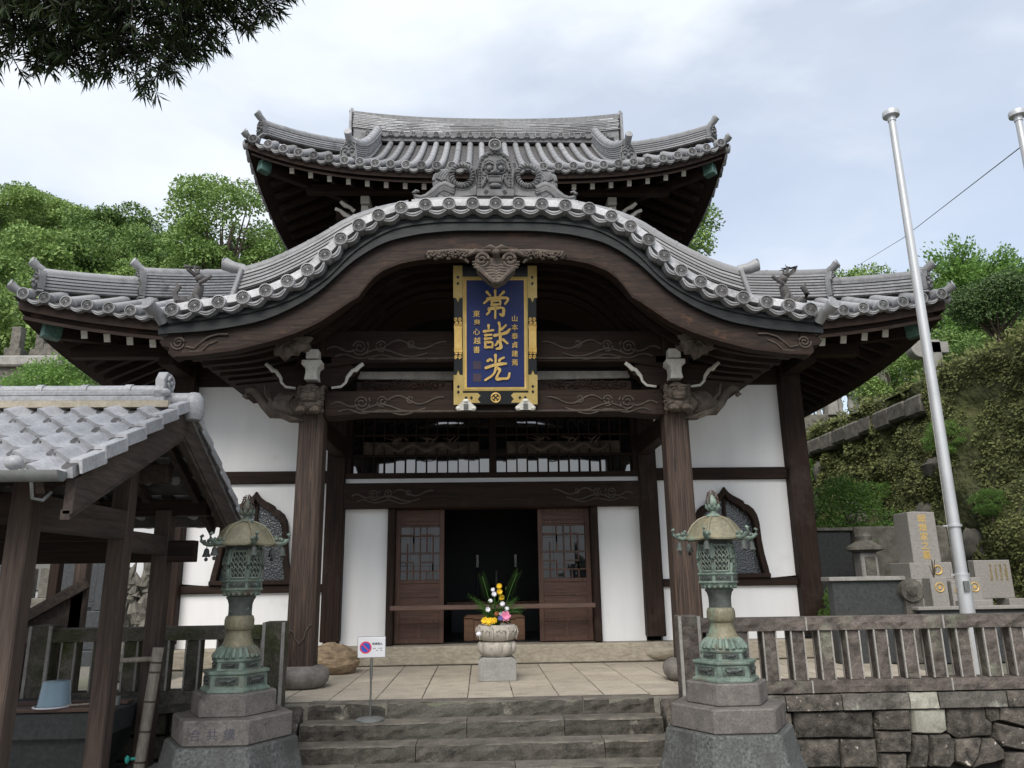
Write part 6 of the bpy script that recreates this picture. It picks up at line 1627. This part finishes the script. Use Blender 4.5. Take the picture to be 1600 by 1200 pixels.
MB().box(gx+.02,gx+.42,gy-.78,gy-.62,.62,.72).build('incense_stone','grave_granite',gs,bevel=.006)
m=MB()
for i in range(9): m.tube([(gx-.14,gy-.52,1.0),(gx-.14+rr.uniform(-.05,.05),gy-.54,1.0+rr.uniform(.1,.24))],[.006,.004],5)
m.build('dried_flowers','bark',gs)
tb=thing('stone_tablet','broad granite tablet with a gold inscription beside the family gravestone','tablet',(6.72,10.5,.6))
MB().box(6.48,6.98,10.42,10.56,.72,1.22).build('slab','grave_granite',tb,bevel=.008); MB().box(6.4,6.62,10.35,10.62,.6,.72).build('foot','grave_granite',tb,bevel=.006); MB().box(6.84,7.06,10.35,10.62,.6,.72).build('foot','grave_granite',tb,bevel=.006)
for i in range(4):
    m=MB()
    for j in range(6):
        for q in range(3): m.box(6.9-.07*i+rr.uniform(-.02,.01),6.9-.07*i+rr.uniform(.012,.025),10.414,10.419,1.16-.036*j-q*.011,1.165-.036*j-q*.011)
    m.build('gold_column','gold_pale',tb)
ol=thing('stone_lantern','old round-capped stone lantern post by the shrub','lantern',(5.37,11.2,0))
MB().prism([(5.25,11.05),(5.5,11.05),(5.5,11.3),(5.25,11.3)],'z',0,1.36).build('shaft','grave_granite',ol,bevel=.02); MB().box(5.3,5.45,11.04,11.06,1.05,1.3).build('niche','grave_old',ol)
MB().lathe([(.14,1.36),(.26,1.4),(.25,1.44),(.15,1.5),(.1,1.53),(.11,1.56),(.12,1.59),(.09,1.62),(.07,1.66),(.03,1.69)],16,(5.375,11.17,0)).build('cap','grave_old',ol,40)
bw=thing('grave_back_wall','dark weathered stone wall behind the gravestone','wall',(5.9,12.1,0))
MB().box(4.6,5.6,12.0,12.2,0,1.72).build('slab','basin_stone',bw,bevel=.02); MB().box(5.62,7.1,11.9,12.2,0,1.78).build('slab','grave_old',bw,bevel=.03); MB().box(4.5,5.62,11.95,12.25,1.72,1.77).build('cap','grave_old',bw,bevel=.01)
# ================================================================== IVY WALL AND UPPER TERRACE
def noise3(x,y,z):
    from mathutils import noise
    return noise.noise(Vector((x,y,z)))
PT=4.47      # level of the upper terrace
iw=thing('ivy_wall','high retaining wall overgrown with brown green ivy and moss','wall',(7.6,18,0))
def wall_pt(y,z):
    bx=7.4+.13*z
    return Vector((bx+.3*noise3(y*.45,z*.5,1.)+.2*noise3(y*1.5,z*1.5,4.)+.09*noise3(y*4,z*4,9.),y,z))
ny,nz=150,44
def wtop(y): return PT+.12*noise3(y*.8,0,3)
m=MB().grid(lambda u,v: wall_pt(6.5+26*u,-.1+(wtop(6.5+26*u)+.1)*v),ny,nz)
# rounded overgrown crest
m.grid(lambda u,v: (lambda p:(p.x+.75*v,p.y,p.z+.1*math.sin(math.pi*min(1,v*1.2))+.08*noise3(p.y*2,v*3,5)))(wall_pt(6.5+26*u,wtop(6.5+26*u))),ny,6)
m.build('wall_face','moss_wall',iw,80)
rr=random.Random(31)
def leaf_mesh(name,P,D,N,L,Wd,mt):
    """one mesh of leaf-shaped faces; P,D,N arrays"""
    n=len(P); S=np.cross(D,N); S/=np.linalg.norm(S,axis=1,keepdims=True)+1e-9
    L=np.broadcast_to(L,(n,))[:,None]; Wd=np.broadcast_to(Wd,(n,))[:,None]
    V=np.stack([P,P+D*L*.45+S*Wd*.5+N*L*.06,P+D*L,P+D*L*.45-S*Wd*.5+N*L*.06],1).reshape(-1,3)
    me=bpy.data.meshes.new(name); me.vertices.add(4*n); me.vertices.foreach_set('co',V.astype(np.float32).ravel())
    me.loops.add(4*n); me.loops.foreach_set('vertex_index',np.arange(4*n,dtype=np.int32))
    me.polygons.add(n); me.polygons.foreach_set('loop_start',np.arange(0,4*n,4,dtype=np.int32)); me.update(calc_edges=True); me.validate()
    me.materials.append(MATS[mt]); return me
def unit(a): return a/(np.linalg.norm(a,axis=1,keepdims=True)+1e-9)
def sph(n): return unit(rng.normal(size=(n,3)))
def obj(name,me,parent=None): return link(bpy.data.objects.new(name,me),parent)
n=110000
ys=7.2+22*rng.random(n)**1.5; zs=rng.random(n)
P=[];keep=[]
for i in range(n):
    y=float(ys[i]); z=float(zs[i])*wtop(y)
    d=noise3(y*.7,z*.7,7.)+.5*noise3(y*2.2,z*2.2,2.)
    if d<-.36 or noise3(y*6,z*6,3.)<-.36: continue
    p=wall_pt(y,z); P.append((p.x-.02-.05*max(0,d)*rng.random(),y,z))
P=np.array(P); n=len(P)
D=unit(np.stack([-.5-.4*rng.random(n),rng.normal(0,.6,n),-.5+rng.normal(0,.6,n)],1)); N=unit(np.stack([-np.ones(n),rng.normal(0,.5,n),.4+rng.normal(0,.4,n)],1))
sz=(.03+.03*rng.random(n))*(1+.6*(P[:,1]>15))
kind(obj('ivy_leaves',leaf_mesh('ivy_leaves',P,D,N,sz,sz*.8,'leaf_ivy'),iw),'stuff')
# fringe along the crest
n=9000; ys=7+24*rng.random(n)**1.3
P=np.array([tuple(wall_pt(float(y),wtop(float(y)))+Vector((rng.uniform(-.1,.5),0,rng.uniform(-.12,.14)))) for y in ys]); D=unit(sph(n)+np.array([-.3,0,.5])); N=sph(n)
kind(obj('crest_growth',leaf_mesh('crest_growth',P,D,N,.06+.06*rng.random(n),.04,'leaf_ivy'),iw),'stuff')
# bare stones that show through, and the row of stones under the far crest
for i in range(14):
    y=13.5+.62*i; p=Vector((7.4+.13*(PT-.42)-.05,y,0)); MB().box(p.x-.12,p.x+.2,y-.24-.04*(i%3),y+.26,PT-.62+.04*(i%2),PT-.24,bev=.05).build('crest_stone','grave_old',iw,40)
for i in range(10):
    y=rr.uniform(12,19); z=rr.uniform(1.2,3.4); p=wall_pt(y,z); MB().blob((p.x-.0,y,z),(.14,rr.uniform(.2,.5),rr.uniform(.15,.35)),10,8,noise=.35,seed=i+50).build('bare_stone','grave_old',iw,50)
MB().box(7.86,8.3,7.0,9.9,2.6,PT+.05).build('bare_masonry','grave_old',iw,bevel=.03)
kind(MB().grid(lambda u,v: (7.95+60*u*u,6.5+90*v,PT-.02+ (0 if u<.05 else 6*u*u+ max(0,v-.2)*9*min(1,u*4))),16,16).build('upper_terrace','soil',None,60),'structure')
# balustrade and monuments on the upper terrace
bl=thing('stone_balustrade','grey stone balustrade on the upper terrace beyond the ivy wall','balustrade',(11,24,6.0))
def bt_(x): return 5.95+.0*x
MB().box(8.2,14.6,23.9,24.2,PT,6.1).build('plinth','grave_old',bl,bevel=.03); MB().box(8.2,14.6,23.85,24.2,6.78,6.96).build('rail','concrete',bl,bevel=.02)
x=8.3
while x<14.6:
    MB().lathe([(.1,6.1),(.07,6.2),(.12,6.42),(.07,6.65),(.1,6.78)],8,(x,24.05,0)).build('baluster','concrete',bl,50); x+=.36
for x in (8.2,11.2,14.2): MB().box(x-.17,x+.17,23.8,24.25,6.05,7.08).build('pier','concrete',bl,bevel=.02)
bl2=thing('stone_balustrade','lower run of stone balustrade nearer the hall, below the monument','balustrade',(7.9,27,5)); 
MB().box(7.7,7.9,20,31,PT+.12,PT+.3).build('plinth','grave_old',bl2); MB().box(7.68,7.92,20,31,PT+.75,PT+.88).build('rail','concrete',bl2,bevel=.02)
y=20.1
while y<31: MB().lathe([(.09,PT+.3),(.06,PT+.38),(.1,PT+.52),(.07,PT+.66),(.09,PT+.75)],8,(7.8,y,0)).build('baluster','concrete',bl2,50); y+=.33
mo=thing('stone_obelisk','grey stone obelisk monument on the upper terrace','monument',(13.6,25.6,6)); MB().prism([(13.0,25),(14.2,25),(14.2,26.2),(13.0,26.2)],'z',PT,7.3).build('base','concrete',mo,bevel=.05)
V=[(13.15,25.2,7.3),(14.05,25.2,7.3),(14.05,26,7.3),(13.15,26,7.3),(13.3,25.3,9.3),(13.9,25.3,9.3),(13.9,25.9,9.3),(13.3,25.9,9.3)]; MB().add(V,[(3,2,1,0),(4,5,6,7),(0,1,5,4),(1,2,6,5),(2,3,7,6),(3,0,4,7)]).build('shaft','grave_old',mo,bevel=.03)
cp=thing('carved_stone','pale carved stone with a rounded head on the ivy wall','monument',(9.2,15.4,PT)); MB().box(9.3,9.65,15.3,15.55,PT-.1,5.9).build('body','concrete',cp,bevel=.03); MB().tube([(9.2,15.3,5.72),(9.2,15.55,5.72)],.22,16).box(9.25,9.8,15.3,15.55,5.6,5.85).build('head','concrete',cp,50,bevel=.01)
# ================================================================== TREES
def crown_arrays(clumps,per,size,droop=.25):
    Ps=[];Ds=[];Ns=[]
    for (c,r) in clumps:
        n=int(per*r*r); d=sph(n); d[:,2]=np.where(d[:,2]<-.35,-d[:,2],d[:,2])
        rad=r*(.55+.5*rng.random(n)**.6)[:,None]
        Ps.append(np.array(c)+d*rad*np.array([1,1,.8])); Ns.append(unit(d+.55*rng.normal(size=(n,3))+np.array([0,0,.5])))
        Ds.append(unit(d*.4+rng.normal(size=(n,3))*.8-np.array([0,0,droop])))
    return np.vstack(Ps),np.vstack(Ds),np.vstack(Ns)
def make_crown(name,R0,H,k,r0,per,size,mt,base=0.,squash=.8):
    cl=[]
    for i in range(k):
        d=rng.normal(size=3); d/=np.linalg.norm(d); 
        q=rng.random()**.22; c=np.array([d[0]*R0*q,d[1]*R0*q,base+H*.5+d[2]*H*.5*q]); cl.append((c,r0*(.65+.7*rng.random())))
    P,D,N=crown_arrays(cl,per,size); s=size*(.7+.6*rng.random(len(P)))
    return leaf_mesh(name,P,D,N,s,s*.55,mt),cl
def make_trunk(name,h,r,cl,mt='bark',nb=8):
    m=MB(); m.tube([(0,0,-.5),(.05*h*.3,0,h*.3),(.0,.05*h,h*.6),(.03*h,0,h)],[r*1.25,r,r*.8,r*.45],9)
    for (c,q) in cl[:nb]:
        a=Vector((0,.02*h,h*random.uniform(.45,.85))); b=Vector(c); m.tube([a,a.lerp(b,.5)+Vector((0,0,-.05*h)),b],[r*.45,r*.28,r*.08],6)
    return m.mesh(name,mt,50)
def tree(name,label,cat,loc,trunk,crown,s=1.,rz=0.,group=None,sz=None):
    t=bpy.data.objects.new(name,None); t.location=loc; t.rotation_euler=(0,0,rz); t.scale=(s,s,sz or s); t.empty_display_size=.2; COL.objects.link(t); tag(t,label,cat,group)
    for nm,me in (('trunk',trunk),('crown',crown)):
        o=bpy.data.objects.new(nm,me); COL.objects.link(o); o.parent=t
    return t
KIND=[]
for k in range(6):
    R0=rng.uniform(2.6,3.4); cr,cl=make_crown('crown',R0,rng.uniform(4.0,5.2),30,.95,560,.2,'leaf_hill' if k<4 else 'leaf_mid',base=2.2)
    KIND.append((make_trunk('trunk',4.5,.28,cl),cr))
# hillside
SKY=[(-300, 22.36), (-100, 24.63), (0, 25.64), (60, 26.45), (120, 26.2), (190, 25.17), (240, 24.84), (290, 23.96), (340, 23.85), (400, 23.85), (460, 23.26), (560, 22.73), (700, 22.54)]
def azel(p):
    d=Vector(p)-CAMP; z=d.dot(fw); return 800+1202*d.dot(r2)/z, math.degrees(math.atan2(d.z,math.hypot(d.x,d.y)))
def hz_(x,y):
    if y<=27: return -.05
    z=max(-.05,(y-27)*.74)*smooth(4,-9,x-.12*(y-27))
    px,_=azel((x,y,z)); return max(-.05,min(z,math.hypot(x,y)*math.tan(R(interp(SKY,px)-6.5))))
kind(MB().grid(lambda u,v:(-130+150*u,26+90*v,hz_(-130+150*u,26+90*v)-.3),60,50).build('hill','soil',None,60),'structure')
rh=random.Random(77); cnt=0; placed=[]
for row in range(2600):
    y=30+78*rh.random()**.8; x=rh.uniform(-1.05,-.02)*y; px,_=azel((x,y,5))
    if px<-160 or px>640: continue
    z=hz_(x,y); s=rh.uniform(.75,1.25); _,el=azel((x,y,z+7.6*s))
    if el>interp(SKY,px)+rh.uniform(-.5,.35): continue
    if any((x-a)**2+(y-b)**2<(2.9*(s+c)*.5)**2*1.2 for a,b,c in placed): continue
    placed.append((x,y,s)); k=rh.randrange(6)
    tree('hillside_tree','leafy green tree crowding the wooded hillside beyond the hall','tree',(x,y,z),*KIND[k],s=s,rz=rh.uniform(0,6.28),group='trees on the wooded hillside'); cnt+=1
    if cnt>=230: break
# single trees
CAM=[]
for k in range(2):
    cr,cl=make_crown('crown',2.6,6.0,44,.85,620,.16,'leaf_mid' if k==0 else 'leaf_hill',base=3.4); CAM.append((make_trunk('trunk',7.5,.22,cl,nb=22),cr))
tree('camphor_tree','airy tree with gaps between its branches rising behind the eaves of the upper roof','tree',(-13.4,38,hz_(-13.4,38)+3.0),*CAM[0],s=1.15,rz=1)
tree('camphor_tree','tree with pale green sprays showing past the far side of the upper eave','tree',(8.1,31,7.8),*CAM[1],s=.95,rz=2)
bc,bcl=make_crown('crown',1.0,1.6,34,.36,2600,.06,'leaf_fresh',base=.2); BUSH=(make_trunk('trunk',1.0,.05,bcl,nb=8),bc)
tree('leafy_shrub','bright green leafy shrub in front of the hillside graves, above the pavilion ridge','shrub',(-8.75,16.5,3.7),*BUSH,s=1.15)
tree('leafy_shrub','bright leafy shrub beside the hillside stone wall','shrub',(-10.1,17.5,3.75),*BUSH,s=1.1,rz=2)
kind(MB().box(-16,-7.3,15.5,26,-.05,3.4).build('grave_terrace','grave_old',None,bevel=.05),'structure')
tree('leafy_shrub','bushy green shrub growing at the foot of the ivy wall behind the stone lantern','shrub',(5.95,12.7,1.2),*BUSH,s=.72,rz=1)
tree('leafy_shrub','small fresh shrub growing from the ivy wall near the hall corner','shrub',(6.9,17.5,2.7),*BUSH,s=.42,rz=3)
tree('leafy_shrub','fresh green tuft hanging on the ivy wall beside the flagpole','shrub',(7.45,12.2,2.9),*BUSH,s=.3,rz=3)
tree('leafy_shrub','low tuft of leaves at the hall corner post by the fence','shrub',(4.62,10.5,.35),*BUSH,s=.28,rz=5)
for (y,z,q) in ((16.4,1.9,.3),(14.8,2.5,.22),(11.4,1.9,.28),(10.2,3.0,.22),(18.3,3.4,.3),(12.9,1.2,.35),(9.6,1.5,.3)):
    p=wall_pt(y,z); tree('fern_tuft','small fresh green tuft rooted in the ivy wall','plant',(p.x-.1,y,z-.2*q),*BUSH,s=q*.8,rz=y,group='tufts rooted in the ivy wall')
# rounded clipped tree on the terrace
rc,rcl=make_crown('crown',.66,.8,44,.3,4200,.05,'leaf_clip',base=.85); 
tree('clipped_tree','rounded clipped dark green tree standing on the ivy wall','tree',(9.72,13.6,PT+.32),make_trunk('trunk',1.05,.07,rcl,nb=16),rc,s=1.0)
# ginkgo-like trees behind
def spiky(name,R0,H,k,mt):
    P=[];D=[];N=[]
    for i in range(k):
        a=rng.uniform(0,6.28); h=rng.random(); r=R0*(1-h*.55)*rng.uniform(.3,1); b=np.array([0,0,1.2+h*H*.7]); t=np.array([math.cos(a)*r,math.sin(a)*r,1.2+h*H*.75+rng.uniform(.5,1.6)])
        q=rng.random((200,1)); pp=b+(t-b)*q**.6+rng.normal(size=(200,3))*.13; P.append(pp); D.append(unit(unit((t-b)[None])*.8+rng.normal(size=(200,3))*.6)); N.append(unit(rng.normal(size=(200,3))+np.array([0,0,.8])))
    P=np.vstack(P);D=np.vstack(D);N=np.vstack(N); s=.14*(.7+.6*rng.random(len(P))); return leaf_mesh(name,P,D,N,s,s*.5,mt)
gk=spiky('crown',2.6,5.2,130,'leaf_fresh'); gt_=make_trunk('trunk',5.5,.16,[((math.cos(a)*1.6,math.sin(a)*1.6,3.5+.3*a),1) for a in range(6)])
def gz(x,y): return PT+max(0,(y-22)*.12)
tree('feathery_tree','tall feathery light green tree behind the clipped tree','tree',(17.4,25,5.9),gt_,gk,s=1.05,rz=.5)
tree('feathery_tree','second feathery tree, taller and beyond the clipped tree','tree',(21.5,27,6.3),gt_,gk,s=1.05,rz=2.5)
tree('feathery_tree','small feathery tree between the yellow green tree and its taller neighbours','tree',(14.8,27,6.5),gt_,gk,s=.62,rz=4)
yc,ycl=make_crown('crown',1.5,2.6,24,.7,1100,.11,'leaf_hill',base=1.4); YT=(make_trunk('trunk',3,.12,ycl,nb=12),yc)
tree('yellow_green_tree','yellow green broadleaf tree behind the upswept roof corner','tree',(14.5,27.5,7.3),*YT,s=1.2)
tree('yellow_green_tree','lower yellow green tree behind the flagpole and eave','tree',(16.4,27,7.1),*YT,s=1.15,rz=2)
tree('yellow_green_tree','round yellow green bush under the upswept eave behind the balustrade','tree',(11.9,21.5,4.6),*YT,s=.75,rz=3)
for i,(x,y,z,s) in enumerate(((12.6,19.5,5,.7),(14,18,5.2,.7),(11.6,17.2,4.7,.5),(16,22,5.5,.9),(19,21,5.6,.9),(13.2,14.8,4.7,.55),(22,24,6,1.1),(11,27,5.5,.9))):
    tree('dark_tree','dark green tree in the thicket behind the clipped tree','tree',(x,y,z),*KIND[5 if i%2 else 4],s=s*.5,rz=i,group='dark trees on the upper terrace')
# hillside graves seen past the lower roof
for i,(x,y,z,s) in enumerate(((-16.3,26.3,8.1,.8),(-15.3,26,8.1,.7),(-14.6,25.6,8.1,.75),(-17.3,26,8.1,.8))):
    grave('gravestone','grey gravestone on the walled hillside terrace',x,y,z,[(1.1*s,1*s,.7*s),(.7*s,.6*s,.5*s),(.4*s,.4*s,1.0*s)],'grave_old','gravestones on the hillside terrace')
hw=thing('hillside_wall','stone terrace wall with pale patches under the hillside gravestones','wall',(-16,25,3)); MB().box(-24,-13.4,24.4,27.5,-.05,8.1).build('face','grave_old',hw,bevel=.08); MB().box(-24,-13.6,24.2,24.4,7.9,8.25).build('coping','concrete',hw,bevel=.05)
# ---- overhanging conifer near the camera
ZB=[(-3.39, 3.41), (-2.98, 3.56), (-2.62, 3.67), (-2.49, 3.64), (-2.37, 3.62), (-2.19, 3.6), (-2.09, 3.65), (-1.97, 3.63), (-1.86, 3.58), (-1.78, 3.7), (-1.66, 3.75), (-1.57, 3.84), (-1.41, 3.92), (-1.27, 4.04), (-1.12, 4.22)]   # underside of the branch: (x, z)
pod=thing('overhanging_conifer','dark strap-leaved conifer branch hanging over the forecourt','tree',(-4.6,3.6,GZ))
P=[];D=[];N=[];tw=MB(); LL=[]
def sprig(p,ax,n,L):
    s=ax.cross(Vector((.3,1,.2))).normalized(); t=s.cross(ax)
    tw.tube([p-ax*.1,p,p+ax*L*.7],[.004,.003,.0015],4)
    for i in range(n):
        a=rp_.uniform(0,6.28); q=rp_.random(); b=p+ax*(q*L*.75); d=(ax*(.55+.6*q)+(s*math.cos(a)+t*math.sin(a))*.75+Vector((0,0,-.1))).normalized()
        P.append(tuple(b));D.append(tuple(d)); N.append(tuple(d.cross(Vector((rp_.random()-.5,rp_.random()-.5,rp_.random()-.5))).normalized())); LL.append(rp_.uniform(.06,.1))
rp_=random.Random(8)
cnt=0
while cnt<3000:
    x=rp_.uniform(-3.45,-1.12); y=rp_.uniform(3.2,3.8); z=rp_.uniform(3.4,4.75); b=interp(ZB,x)
    if z<b+.05+.5*abs(y-3.5): continue
    edge=max(0,1-(z-b)/.22)
    ax=Vector((rp_.uniform(-.6,.6)+(.5 if x>-1.95 else -.1),rp_.uniform(-.5,.3),rp_.uniform(-1,.1)-.3*edge)).normalized()
    sprig(Vector((x,y,z)),ax,13,.1); cnt+=1
for (x,z) in [(-1.88, 3.59), (-1.86, 3.55), (-1.92, 3.56), (-1.83, 3.52), (-1.89, 3.52), (-1.82, 3.58), (-1.81, 3.61), (-1.87, 3.63), (-1.93, 3.6), (-1.95, 3.62), (-1.66, 3.72), (-1.67, 3.75), (-1.57, 3.82), (-1.54, 3.87), (-2.42, 3.66), (-2.52, 3.77), (-2.37, 3.65), (-2.23, 3.62), (-2.06, 3.65), (-1.38, 3.93), (-1.33, 4.0)]:
    sprig(Vector((x,3.5,z)),Vector((rp_.uniform(-.5,.6),-.2,-1)).normalized(),11,.1)
tw.build('twigs','twig',pod)
kind(obj('leaves',leaf_mesh('leaves',np.array(P),np.array(D),np.array(N),np.array(LL),.0105,'leaf_pod'),pod),'stuff')
m=MB().tube([(-4.6,3.6,GZ),(-4.5,3.6,2),(-4.4,3.55,4.2),(-4.3,3.5,6)],[.2,.16,.13,.08],10)
for (x,y,z) in ((-2.0,3.5,4.25),(-1.5,3.6,4.6),(-2.6,3.2,3.95),(-2.4,3.9,4.3),(-3.2,3.4,4.6)):
    m.tube([(-4.4,3.55,4.0),((x-4.4)/2,3.6,(z+4.25)/2+.1),(x,y,z)],[.06,.035,.008],7)
m.build('trunk','bark',pod,50)
